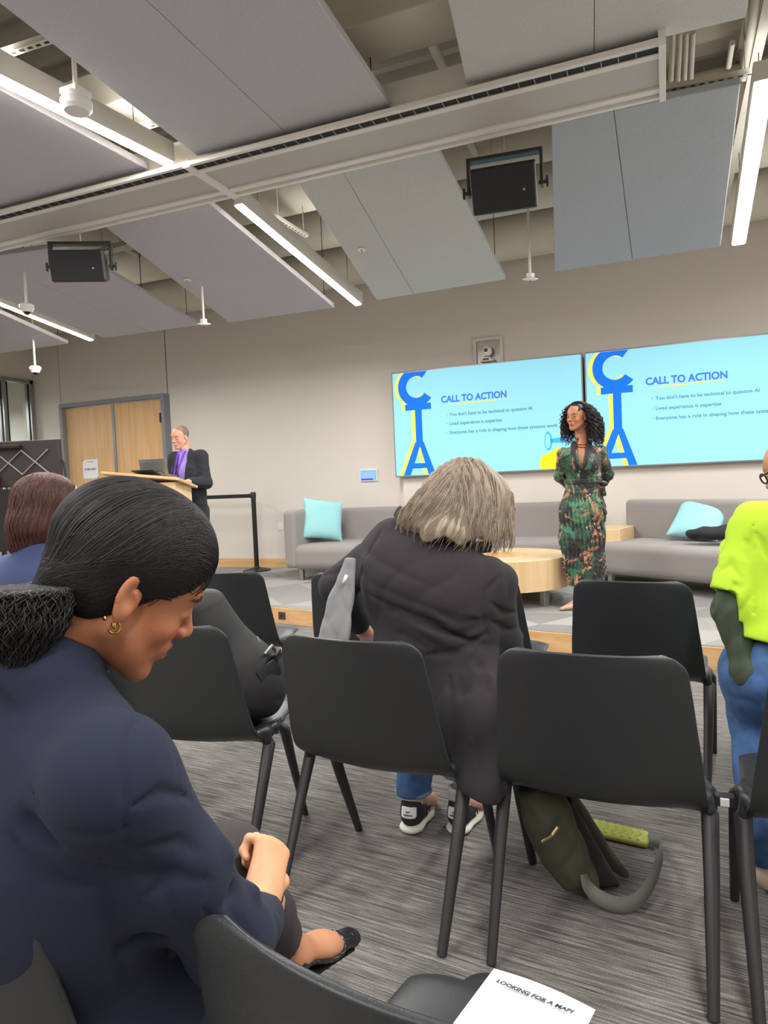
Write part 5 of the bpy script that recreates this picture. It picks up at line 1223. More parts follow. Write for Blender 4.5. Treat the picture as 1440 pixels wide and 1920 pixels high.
# ---- B: the grey-haired person in black, sitting on the second-row chair and leaning right
def person_grey():
    root = person('person with long grey hair in a black blazer, seen from behind, leaning right', (-.78, 2.15, 0))
    hip = np.array([-.76, 2.12, .53]); ch = at_d(815, 1120, 2.24); nb = at_d(838, 1022, 2.28)
    rs = at_d(918, 1094, 2.20); ls = at_d(735, 1015, 2.34); el = at_d(940, 1200, 2.26); er = at_d(632, 1098, 2.42)
    wr = el+np.array([.02, .20, -.14]); wl = at_d(680, 1180, 2.58)
    hc = at_d(864, 956, 2.38); fwd = nrm(Fv*.72-Uv*.55+Rv*.42); Rh = frame(fwd, Uv+Fv*.25); sc = 1.02
    kL = np.array([-.90, 2.58, .50]); kR = np.array([-.66, 2.62, .50]); aL = np.array([-.905, 2.375, .115]); aR = np.array([-.735, 2.42, .115]); hL = hip+np.array([-.09, .04, -.01]); hR = hip+np.array([.09, .04, -.01])
    B = Sdf().ell(hip, (.15, .12, .11), k=.05).cap(hip, ch, .11, .11, k=.05, fl=(1.15, .75), up=(0, -1, 0)).cap(ls, rs, .045, k=.05).cap(nb, ch, .055, .09, k=.06)
    B.cap(hL, kL, .085, .06, k=.05).cap(kL, aL, .055, .034, k=.02).cap(hR, kR, .085, .06, k=.05).cap(kR, aR, .055, .034, k=.02)
    B.cap(aL, aL+np.array([.03, .13, -.06]), .034, .026, k=.02).cap(aR, aR+np.array([.06, .13, -.06]), .034, .026, k=.02)
    B.cap(rs, el, .05, .042, k=.03).cap(el, wr, .04, .026, k=.02).cap(ls, er, .05, .042, k=.03).cap(er, wl, .04, .026, k=.02)
    hand_sdf(B, wr, (.1, .8, -.6), (0, -.6, -.8), curl=.4, side=1); hand_sdf(B, wl, nrm(wl-er), (0, .2, -1), curl=.4, side=-1)
    B.merge(placed(head_sdf(), Rh, hc, sc), .03)
    col = lambda V: face_colour(V, Rh, hc, sc, (224, 172, 150), (190, 110, 104), (120, 100, 86))
    lo, hi = bb(hip, hc, rs, ls, el, er, wr, wl, kL, kR, aL, aR, m=.17); lo[2] = 0; V, F = surf(B, lo, hi, .007); V = relax(V, F, 1); o = put('body', V, F, MT['skin'], root); paint(o, V, col)
    # blazer with a long tail that hangs between the two chairs
    tail = at_d(905, 1462, 2.02); t2 = at_d(885, 1330, 2.10); wst = at_d(800, 1290, 2.14)
    J = Sdf().cap(hip+np.array([.02, .0, .02]), ch, .170, .160, k=.08, fl=(1.18, .80), up=(.2, -1, 0)).ell(hip, (.20, .17, .13), k=.06)
    J.cap(ls+nrm(rs-ls)*.02, rs, .072, .066, k=.07).cap(nb, ch, .065, .11, k=.07).cap(at_d(755, 1085, 2.28), at_d(860, 1140, 2.22), .150, .130, k=.06, fl=(1, .75), up=(0, -1, 0))
    J.cap(ch*.45+hip*.55+Rv*.08, t2, .13, .10, k=.08, fl=(1.0, .7), up=(0, -1, 0)).cap(t2, tail, .100, .082, k=.05, fl=(1.0, .45), up=(.1, -1, 0))
    # right shoulder pad edge, sleeves
    J.cap(rs+Rv*.0+Uv*.018, rs+Rv*.040+Uv*.006, .060, .046, k=.02).cap(rs+Rv*.008, el, .066, .060, k=.025).cap(el, wr-nrm(wr-el)*.05, .060, .044, k=.03)
    J.cap(ls, er, .070, .060, k=.04).cap(er, wl-nrm(wl-er)*.05, .060, .045, k=.03)
    D = lambda a, b, d=2.06: (at_d(*a, d), at_d(*b, d+.03))
    g = [(D((650, 1110), (740, 1145), 2.14), .014, .008), (D((740, 1140), (880, 1200), 2.10), .016, .009), (D((760, 1165), (890, 1228), 2.10), .014, -.006), (D((820, 1215), (915, 1165), 2.08), .014, .010), (D((790, 1235), (915, 1225), 2.06), .018, -.005),
         (D((870, 1250), (880, 1400)), .022, .016), (D((840, 1240), (835, 1420)), .022, -.010), (D((915, 1240), (925, 1440)), .02, -.008), (D((905, 1100), (900, 1250)), .012, .010), (D((780, 1290), (850, 1240)), .02, .010), (D((810, 990), (800, 1200)), .004, .002)]
    J.disp(folds(.004, 17, 21)).disp(creases(.0042, 36, 4, [(.5, .2, 1), (.8, 0, -.5)], 4, .35)).disp(dents([(a, b, r_, d_*1.1) for (a, b), r_, d_ in g]))
    J.disp(dents([(el+Uv*.06-Rv*.05, el+Uv*.05+Rv*.06, .012, .009), (el+Uv*.02-Rv*.05, el+Uv*.015+Rv*.06, .012, -.009), (er+Uv*.04-Rv*.05, er+Uv*.07+Rv*.05, .014, .010), (er+Uv*.0-Rv*.05, er+Uv*.02+Rv*.05, .014, -.008)]))
    J.disp(lines(J, [([(690, 1112), (760, 1150), (835, 1172)], .012, 0.0054), ([(742, 1138), (800, 1168), (872, 1196)], .014, 0.0082), ([(770, 1172), (830, 1200), (890, 1206)], .014, -0.0041), ([(822, 1150), (862, 1168), (905, 1160)], .013, 0.0061), ([(800, 1228), (860, 1222), (912, 1186)], .014, 0.0082), ([(935, 1082), (912, 1108), (904, 1150), (914, 1192)], .010, 0.0075), ([(905, 1185), (914, 1290), (932, 1400)], .008, 0.0048), ([(868, 1262), (880, 1320), (884, 1390)], .022, -0.0054), ([(842, 1270), (846, 1340), (850, 1420)], .018, 0.0082),
        ([(748, 968), (708, 1008), (678, 1075), (660, 1150)], .009, 0.0061), ([(848, 1042), (838, 1120), (835, 1190)], .005, 0.0027), ([(920, 1130), (945, 1150), (968, 1148)], .010, 0.0054), ([(922, 1165), (948, 1180), (975, 1176)], .010, 0.0048), ([(655, 1060), (630, 1075), (605, 1080)], .010, 0.0048), ([(700, 1180), (760, 1190), (800, 1215)], .012, 0.0041)]))
    J.plane(tail-np.array([0, 0, .055]), (-.25, 0, -1), .012); J.plane(wr-nrm(wr-el)*.02, nrm(wr-el), .01) if False else None
    lo, hi = bb(hip, ch, nb, rs, ls, el, er, wr, wl, tail, m=.17); lo[2] = .33; V, F = surf(J, lo, hi, .0052); V = relax(V, F, 1); put('blazer', V, F, MT['blazer'], root)
    # collar band
    m = MB(); m.tube([at_d(745, 958, 2.30), at_d(780, 1003, 2.24), at_d(850, 1030, 2.20), at_d(920, 1025, 2.24)], [.02, .024, .024, .018], 10, sq=(1.2, .5)); V = np.array(m.V)-np.array(root.location); mesh_obj('collar', V, m.F, MT['blazer'], root)
    # jeans
    T = Sdf().ell(hip-np.array([0, 0, .03]), (.19, .16, .12), k=.06)
    for h_, k_, a_ in ((hL, kL, aL), (hR, kR, aR)): T.cap(h_, k_, .10, .082, k=.05).cap(k_, k_*.5+a_*.5, .082, .078, k=.03).cap(k_*.5+a_*.5, a_+np.array([0, 0.01, .02]), .078, .062, k=.03)
    T.plane((0, 0, .135), (0, 0, -1), .004).plane((0, 0, .135), (0, 0, -1), .0); T.add(lambda p: np.where(p[:, 0] > -.82, .205-p[:, 2], -1.0), 0, 'i'); T.disp(folds(.005, 34, 7)); lo, hi = bb(hip, kL, kR, aL, aR, m=.15); lo[2] = .1; V, F = surf(T, lo, hi, .006); V = relax(V, F, 1); put('jeans', V, F, MT['denim'], root)
    for a_ in (aL, aR):
        m = MB(); m.lathe([(.064, 0), (.070, .005), (.070, .012), (.064, .016)], (a_[0], a_[1]+.018, (.131 if a_ is aL else .201)), 28); V = np.array(m.V)-np.array(root.location); mesh_obj('frayed_hem', V, m.F, mat('frayed_denim', (112, 140, 176), .9) if 'frayed_denim' not in bpy.data.materials else bpy.data.materials['frayed_denim'], root)
        S_ = Sdf().cap(a_+np.array([0, 0, -.02]), a_+np.array([0, -.002, .045]), .040, .041).plane(a_+np.array([0, 0, .05]), (0, 0, 1), .003); V, F = surf(S_, a_-.08, a_+.1, .006); put('sock', V, F, mat('pale_sock', (196, 192, 190), .9) if 'pale_sock' not in bpy.data.materials else bpy.data.materials['pale_sock'], root)
    # trainers
    suede = mat('black_suede', (40, 39, 42), .85, bump=(500, .4)); wr_ = mat('white_rubber', (222, 218, 210), .55); wl_ = mat('white_leather', (232, 230, 228), .5)
    for a_, yw in ((aL, radians(4)), (aR, radians(-3))):
        base = np.array([a_[0], a_[1], 0]); Rz = rotm('Z', yw); q = lambda x, y, z: base+Rz@np.array([x, y, z])
        U_ = Sdf().cap(q(0, -.015, .062), q(0, .06, .055), .046, .043, k=.03, fl=(.85, 1)).cap(q(0, .06, .05), q(.0, .17, .040), .043, .036, k=.03, fl=(1.05, .8)).cap(q(0, 0, .07), q(0, -.01, .105), .042, .038, k=.02)
        U_.ell(q(0, -.005, .125), (.031, .034, .05), k=.004, op='s').plane(q(0, 0, .032), (0, 0, -1), .003).plane(q(0, 0, .112), Rz@np.array([0, .35, 1]), .004)
        lo, hi = bb(q(0, -.05, .06), q(0, .22, .06), m=.07); V, F = surf(U_, lo, hi, .004); V = relax(V, F, 1); sh = put('trainer', V, F, suede, root)
        so = Sdf().cap(q(0, -.018, .018), q(0, .09, .017), .047, .044, fl=(1, .42)).cap(q(0, .09, .017), q(0, .185, .02), .048, .038, fl=(1, .42), k=.02).plane((0, 0, .001), (0, 0, -1), .002).plane((0, 0, .037), (0, 0, 1), .002)
        V, F = surf(so, lo, hi, .004); put('trainer_sole', V, F, wr_, root)
        hp = Sdf().box(q(0, -.052, .082), (.030, .014, .020), .008, Rz.T, k=.004); hp.merge(lambda p: -(U_(p)+.0), .0, 'i', 0)
        hp2 = Sdf().add(lambda p: np.maximum(np.abs(U_(p)-.0018)-.0028, Sdf().box(q(0, -.055, .086), (.029, .03, .019), .008, Rz.T)(p)))
        V, F = surf(hp2, lo, hi, .0028); put('heel_patch', V, F, wl_, root)
        for s_, zz in (('new', .0895), ('balance', .0775)):
            Vt, Ft = text_mesh('t', s_, .011, None, extrude=.0006, bold=.0002, align='CENTER'); Vt = np.stack([Vt[:, 0], -.0655-Vt[:, 2]+(np.abs(Vt[:, 0])**2)*9, zz+Vt[:, 1]], 1)@Rz.T+base; put('lettering', Vt, Ft, MT['ink'], root, smooth=False)
        N_ = Sdf()
        for (y0, z0), (y1, z1) in (((.045, .05), (.060, .082)), ((.060, .082), (.068, .05)), ((.068, .05), (.083, .078)), ((.052, .05), (.067, .080))): N_.cap(q(.05, y0, z0), q(.036, y1, z1), .0045, k=.001)
        f_ = lambda p: np.maximum(np.abs(U_(p)-.001)-.002, N_cap(p))
        strip = Sdf()
        for (y0, z0), (y1, z1) in (((.045, .045), (.058, .085)), ((.058, .085), (.070, .045)), ((.070, .045), (.083, .080))): strip.cap(q(.045, y0, z0), q(.038, y1, z1), .0055, k=.001)
        V, F = surf(strip, lo, hi, .0035)
        if len(F): put('side_letter', V, F, wl_, root)
    # hair falling forward and down from the crown
    W = lambda x, y, z: hc+(Rh[0]*x+Rh[1]*y+Rh[2]*z)*sc
    rng = np.random.default_rng(5)
    mass = Sdf().merge(placed(Sdf().ell((0, -.016, .050), (.090, .110, .098)).ell((0, -.04, -.03), (.085, .075, .08), k=.04), Rh, hc, sc))
    mass.cap(at_d(862, 935, 2.32), at_d(785, 972, 2.26), .105, .055, k=.07).cap(at_d(885, 935, 2.34), at_d(885, 1000, 2.26), .105, .085, k=.07).cap(at_d(915, 950, 2.38), at_d(935, 1010, 2.34), .085, .045, k=.05).cap(at_d(840, 960, 2.28), at_d(830, 1000, 2.20), .095, .070, k=.05)
    mass.disp(folds(.006, 34, 15)).disp(lambda p: .0022*np.sin((p@Rv)*230+5*np.sin(p@Uv*22)+3*np.sin((p@Rv)*31)))
    low = lambda p: (lambda y: np.maximum(mass(p), ((at_d(860, 1016, 2.2)-p)@Uv)+.10*np.abs((p-at_d(870, 1000, 2.2))@Rv)+.012*np.sin(p@Rv*60)))(0)
    lo, hi = bb(at_d(760, 870, 2.3), at_d(960, 1040, 2.3), hc, m=.16); V, F = surf(low, lo, hi, .0055); parts = [(V, F)]
    N = 3200; K = 46; crown = at_d(872, 884, 2.36); az = rng.uniform(0, 2*pi, N); rad = rng.uniform(.004, .10, N); p = crown+np.stack([np.cos(az)*rad, np.sin(az)*rad, np.full(N, .02)], 1)
    for _ in range(5): p = p-grad(mass, p, .004)*(mass(p)-.001)[:, None]
    aim = nrm(-Uv*1.0-Rv*.12); out0 = np.stack([np.cos(az), np.sin(az), 0*az], 1); ln = rng.uniform(.20, .34, N); st_ = ln/K; grp = rng.integers(0, 110, N); gj = rng.normal(0, 1, (110, 3)); lift = rng.uniform(-.001, .007, N)
    pts = [p.copy()]
    for k in range(K):
        t = k/K; g = grad(mass, p, .004); v = aim+out0*.55*(1-t)+(-Rv*.55)*(((p-hc)@Rv < -.01)[:, None])*t+.20*gj[grp]*t; v = v-g*(v*g).sum(1)[:, None]*(.96 if t < .85 else .3); v /= np.linalg.norm(v, axis=1)[:, None]+1e-9
        p = p+v*st_[:, None]; d = mass(p)-lift; p = p-g*(d*np.where(d < 0, 1, .8 if t < .8 else .15))[:, None]; pts.append(p.copy())
    Q = np.stack(pts, 1); parts.append(strands(Q, .0013, .0006, 3)); V, F = join_arr(parts); put('hair', V, F, MT['hair_grey'], root)
person_grey()
o = empty('tote_bag', at_d(632, 1125, 2.36)); tag(o, 'flat pale grey bag with a white tab under the left arm of the black blazer', 'bag')
S_ = Sdf().add(polyslab([at_d(648, 1044, 2.20), at_d(667, 1047, 2.20), at_d(666, 1090, 2.19), at_d(660, 1150, 2.17), at_d(652, 1215, 2.15), at_d(592, 1215, 2.17), at_d(618, 1120, 2.20)], .022, .006)).disp(folds(.002, 40, 3)).disp(creases(.003, 60, 3))
lo, hi = bb(at_d(660, 1045, 2.30), at_d(615, 1215, 2.22), m=.08); V, F = surf(S_, lo, hi, .005); V = relax(V, F, 1); mesh_obj('body', V-np.array(o.location), F, cloth('pale_grey_canvas', (134, 134, 136)), o)
m = MB(); a, b = at_d(650, 1078, 2.165), at_d(644, 1094, 2.165); m.tube([a, b], .0055, 8); mesh_obj('pull_tab', np.array(m.V)-np.array(o.location), m.F, MT['white'], o)

# ---- C: the person in the neon shirt at the right edge
def person_neon():
    root = person('person in a neon yellow T-shirt and blue jeans bending over at the right edge', (.45, 2.45, 0))
    hip = at_d(1470, 1262, 2.24); ch = at_d(1478, 1045, 2.34); nb = at_d(1498, 948, 2.42); ls = at_d(1424, 990, 2.28); rs = ls+np.array([.36, .04, .0])
    el = at_d(1372, 1146, 2.26); wr = at_d(1400, 1262, 2.20); hc = at_d(1494, 880, 2.52); Rh = frame(nrm(Fv*.75-Rv*.55-Uv*.35), Uv); sc = 1.02
    kL = np.array([.27, 2.62, .44]); aL = np.array([.265, 2.36, .11]); kR = np.array([.60, 2.68, .44]); aR = np.array([.56, 2.42, .11]); hL = hip+np.array([-.07, .0, -.03]); hR = hip+np.array([.12, .02, -.03])
    B = Sdf().ell(hip, (.15, .13, .11), k=.05).cap(hip, ch, .11, .12, k=.05, fl=(1.15, .8), up=(0, -1, 0)).cap(ls, rs, .055, k=.08).cap(nb, ch, .055, .09, k=.06)
    for h_, k_, a_ in ((hL, kL, aL), (hR, kR, aR)): B.cap(h_, k_, .09, .062, k=.05).cap(k_, a_, .055, .036, k=.02).cap(a_, a_+np.array([.02, .13, -.05]), .036, .028, k=.02)
    er2 = rs+np.array([.06, .12, -.24]); wr2 = er2+np.array([-.1, .2, -.05]); B.cap(ls, el, .055, .044, k=.03).cap(el, wr, .044, .028, k=.02).cap(rs, er2, .055, .044, k=.03).cap(er2, wr2, .044, .028, k=.02)
    hand_sdf(B, wr, (.8, .6, -.2), (1, -.2, -.2), curl=.6, side=-1, sc=.95); hand_sdf(B, wr2, (-.5, .8, -.1), (0, 0, -1), curl=.5, side=1)
    B.merge(placed(head_sdf(male=True), Rh, hc, sc), .03); col = lambda V: face_colour(V, Rh, hc, sc, (188, 132, 100), (160, 96, 84), (40, 30, 26))
    lo, hi = bb(hip, hc, rs, ls, el, wr, wr2, er2, kL, kR, aL, aR, m=.17); lo[2] = 0; V, F = surf(B, lo, hi, .008); V = relax(V, F, 1); o = put('body', V, F, MT['skin'], root); paint(o, V, col)
    S = Sdf().cap(hip+np.array([0, 0, .10]), ch, .178, .185, k=.08, fl=(1.1, .82), up=(0, -1, 0)).cap(ls, rs, .075, k=.08).cap(nb-Uv*.03, ch, .075, .12, k=.07)
    S.cap(ls, ls*.15+el*.85, .078, .088, k=.05).cap(rs, rs*.25+er2*.75, .078, .09, k=.05); hem = ls*.10+el*.90
    for a_, b_, f_ in ((ls, el, .82), (rs, er2, .75)):
        c_ = a_*(1-f_)+b_*f_; n_ = nrm(b_-a_)
        S.add((lambda p, c_=c_, n_=n_: np.where((np.linalg.norm(p-c_, axis=1) < .15) & ((p-c_)@n_ > -.02) & ((p-(hip*.4+ch*.6))@(np.array([-1, 0, 0])*np.sign((hip-c_)[0])) > .16), (p-c_)@n_, -1)), 0, 'i')
    S.plane(at_d(1440, 1203, 2.24), -Uv*1.0-Rv*.25, .006)
    S.disp(lines(S, [([(1345, 1075), (1370, 1060), (1388, 1085)], .010, .009), ([(1340, 1050), (1375, 1040), (1402, 1060)], .010, -.006), ([(1412, 985), (1404, 1040), (1412, 1100), (1413, 1150)], .010, .012), ([(1418, 1000), (1430, 1020), (1439, 1050)], .010, .008), ([(1395, 1010), (1410, 1030), (1405, 1060)], .010, .008), ([(1372, 1090), (1385, 1105), (1392, 1095)], .008, .006)]))
    S.disp(folds(.005, 13, 12)).disp(creases(.007, 42, 6, [(1, .2, -.6), (.3, 0, 1)], 5, .1)).disp(dents([(at_d(1360, 1040, 2.15), at_d(1430, 1070, 2.12), .014, .010), (at_d(1380, 1060, 2.15), at_d(1400, 1090, 2.12), .012, -.010), (at_d(1400, 980, 2.15), at_d(1440, 1010, 2.15), .014, .008), (at_d(1425, 1040, 2.12), at_d(1430, 1190, 2.10), .012, .010)]))
    lo, hi = bb(hip, ch, nb, rs, ls, el, er2, m=.18); V, F = surf(S, lo, hi, .0065); V = relax(V, F, 1); put('t_shirt', V, F, MT['neon'], root)
    A = Sdf().cap(ls*.4+el*.6, el, .060, .056, k=.02).cap(el, wr, .056, .036, k=.03).cap(wr, wr+nrm([.8, .6, -.2])*.20, .050, .062, k=.02).disp(creases(.004, 50, 3)).disp(dents([(el+Uv*.01-Rv*.06, el+Uv*.02+Rv*.05, .010, .008)])); lo, hi = bb(ls*.4+el*.6, el, wr, m=.08); V, F = surf(A, lo, hi, .006); V = relax(V, F, 1); put('mesh_sleeve', V, F, MT['mesh'], root)
    T = Sdf().ell(hip, (.185, .17, .155), k=.06)
    for h_, k_, a_ in ((hL, kL, aL), (hR, kR, aR)): T.cap(h_, k_, .115, .090, k=.05).cap(k_, a_+np.array([0, 0, .03]), .085, .080, k=.03)
    T.plane(hip+np.array([0, 0, .12]), (0, 0, 1), .01).plane((0, 0, .07), (0, 0, -1), .004).disp(folds(.004, 20, 9)).disp(creases(.006, 40, 5)).disp(dents([(at_d(1408, 1290, 2.1), at_d(1425, 1215, 2.1), .005, .004), (at_d(1408, 1290, 2.1), at_d(1450, 1325, 2.08), .005, .004)]))
    lo, hi = bb(hip, kL, kR, aL, aR, m=.19); lo[2] = .03; V, F = surf(T, lo, hi, .0065); V = relax(V, F, 1); put('jeans', V, F, MT['denim'], root)
    tan = mat('pale_tan_leather', (210, 190, 160), .6)
    for a_ in (aL, aR):
        q = lambda x, y, z: np.array([a_[0]+x, a_[1]+y, z]); U_ = Sdf().cap(q(0, -.02, .05), q(0, .16, .04), .045, .038, k=.03).plane((0, 0, .002), (0, 0, -1), .003); lo, hi = bb(q(0, -.05, .05), q(0, .2, .05), m=.07); V, F = surf(U_, lo, hi, .006); put('shoe', V, F, tan, root)
    W = lambda x, y, z: hc+(Rh[0]*x+Rh[1]*y+Rh[2]*z)*sc; hd = placed(Sdf().ell((0, -.020, .052), (.081, .100, .088)), Rh, hc, sc); V, F = surf(lambda p: np.maximum(hd(p), (p-hc)@Rh[1]*.7-(p-hc)@Rh[2]-.0), hc-.2, hc+.2, .007); put('hair', V, F, MT['hair_dark'], root)
    m = MB()
    for s_ in (-1, 1):
        m.tube([W(s_*.032+.024*cos(t), .104, .006+.019*sin(t)) for t in np.linspace(0, 2*pi, 17)], .0032, 6)
        m.tube([W(s_*.060, .100, .012), W(s_*.080, .03, .012), W(s_*.082, -.01, .006)], .0035, 6)
    m.tube([W(-.009, .106, .010), W(.009, .106, .010)], .003, 6); mesh_obj('glasses', np.array(m.V)-np.array(root.location), m.F, MT['blackp'], root)
person_neon()

# ---- D: the person with the reddish-brown bob
def person_bob():
    D = 2.58; hc = at_d(98, 962, D); root = person('person with a reddish-brown bob, glasses and dark blue top, partly hidden at the left', (hc[0], hc[1]-.05, 0))
    Rh = frame(nrm(Rv*.90+Fv*.42-Uv*.08), Uv); sc = 1.06; x0, y0 = hc[0]-.03, hc[1]-.06
    nb = np.array([x0+.01, y0, 1.07]); ls = np.array([x0-.17, y0+.04, 1.00]); rs = np.array([x0+.17, y0-.04, 1.00]); hip = np.array([x0-.02, y0-.02, .55])
    B = Sdf().cap(hip, (nb+hip)/2+np.array([0, 0, .1]), .14, .14, k=.08, fl=(1.15, .8), up=(0, -1, 0)).cap(ls, rs, .055, k=.08).cap(nb, nb-np.array([0, 0, .15]), .055, .09, k=.06)
    ks = []
    for s_ in (-1, 1):
        h_ = hip+np.array([s_*.09, .04, -.03]); k_ = hip+np.array([s_*.10, .44, -.06]); a_ = np.array([k_[0], k_[1]+.02, .09]); ks += [k_, a_]; B.cap(h_, k_, .085, .06, k=.05).cap(k_, a_, .055, .036, k=.02).cap(a_, a_+np.array([0, .14, -.05]), .034, .026, k=.02)
        e_ = (ls if s_ < 0 else rs)+np.array([s_*.03, .08, -.28]); w_ = e_+np.array([-s_*.1, .24, -.08]); B.cap(ls if s_ < 0 else rs, e_, .05, .042, k=.03).cap(e_, w_, .042, .026, k=.02); hand_sdf(B, w_, (-s_*.4, .9, -.1), (0, 0, -1), curl=.5, side=-s_); ks += [e_, w_]
    B.merge(placed(head_sdf(), Rh, hc, sc), .03); col = lambda V: face_colour(V, Rh, hc, sc, (222, 170, 140), (186, 108, 98), (70, 48, 44), open_eyes=True)
    lo, hi = bb(hip, hc, ls, rs, *ks, m=.17); lo[2] = 0.0; V, F = surf(B, lo, hi, .007); V = relax(V, F, 1); o = put('body', V, F, MT['skin'], root); paint(o, V, col)
    J = Sdf().cap(hip, (nb+hip)/2+np.array([0, 0, .12]), .165, .16, k=.08, fl=(1.15, .8), up=(0, -1, 0)).cap(ls, rs, .075, k=.08).cap(nb+np.array([0, 0, .02]), nb-np.array([0, 0, .12]), .068, .10, k=.05)
    for s_ in (-1, 1): e_, w_ = (ks[2], ks[3]) if s_ < 0 else (ks[6], ks[7]); J.cap(ls if s_ < 0 else rs, e_, .07, .06, k=.04).cap(e_, w_-nrm(w_-e_)*.03, .058, .045, k=.03)
    J.disp(folds(.005, 22, 2)); lo, hi = bb(hip, nb, ls, rs, *ks[2:4], *ks[6:8], m=.17); V, F = surf(J, lo, hi, .007); V = relax(V, F, 1); put('sweater', V, F, MT['navy2'], root)
    T = Sdf().ell(hip-np.array([0, 0, .02]), (.19, .16, .12), k=.05)
    for s_ in (0, 4): T.cap(hip+np.array([(.09 if s_ else -.09), .04, -.03]), ks[s_], .10, .08, k=.04).cap(ks[s_], ks[s_+1], .075, .06, k=.03)
    lo, hi = bb(hip, ks[0], ks[1], ks[4], ks[5], m=.14); lo[2] = .06; V, F = surf(T, lo, hi, .009); put('trousers', V, F, MT['trouser'], root)
    W = lambda x, y, z: hc+(Rh[0]*x+Rh[1]*y+Rh[2]*z)*sc; Wd = lambda L: hc+(L@Rh)*sc
    hb = Sdf().ell((0, -.022, .040), (.092, .112, .098)).ell((0, -.045, -.045), (.096, .085, .080), k=.04).cap((0, -.05, -.06), (0, -.055, -.105), .085, .075, k=.03)
    hb.add(lambda L: (L[:, 1]-np.interp(L[:, 2], [-.2, -.05, 0, .04, .075, .1, .14], [.012, .014, .02, .05, .085, .10, .12]))*.8, .02, 'i').plane((0, 0, -.150), (0, 0, -1), .02)
    hb.disp(lambda L: .0016*np.sin(np.arctan2(L[:, 0], L[:, 1]+.02)*46+4*np.sin(L[:, 2]*25))); V, F = surf(placed(hb, Rh, hc, sc), hc-.22, hc+.22, .0055); parts = [(V, F)]
    rng = np.random.default_rng(8); N = 1900; K = 22; az = rng.uniform(radians(25), radians(335), N)-pi/2+pi; az = rng.uniform(-2.6, 2.6, N); P0 = np.stack([rng.uniform(-.012, .012, N), rng.uniform(-.07, .07, N), np.full(N, .14)], 1)
    en = np.stack([np.sin(az)*.098, -.045-np.cos(az)*.088, -.135-.015*rng.random(N)], 1); en[:, 1] = np.minimum(en[:, 1], .012); md = np.stack([np.sin(az)*.125, -.03-np.cos(az)*.14, np.full(N, .07)], 1); t = np.linspace(0, 1, K)[None, :, None]
    Q = (P0[:, None]*(1-t)**2+md[:, None]*2*t*(1-t)+en[:, None]*t**2).reshape(-1, 3)
    for _ in range(3): Q = Q-grad(hb, Q, .004)*(hb(Q)-.001)[:, None]
    Q = Q.reshape(N, K, 3)+rng.uniform(-.001, .003, (N, 1, 1))*np.array([1, -1, 0]); parts.append(strands(Wd(Q), .0012, .0008, 3)); V, F = join_arr(parts); put('hair', V, F, MT['hair_brown'], root)
    m = MB()
    for s_ in (-1, 1): m.tube([W(s_*.032+.022*cos(t), .106, .004+.017*sin(t)) for t in np.linspace(0, 2*pi, 17)], .0012, 6); m.tube([W(s_*.055, .104, .010), W(s_*.078, .03, .010), W(s_*.080, -.01, .004)], .0014, 6)
    m.tube([W(-.010, .107, .008), W(.010, .107, .008)], .0014, 6); mesh_obj('glasses', np.array(m.V)-np.array(root.location), m.F, MT['gold'], root)
    chair(x0-.0, y0+.02, 8, 'charcoal chair carrying the person with the reddish-brown bob')
person_bob()
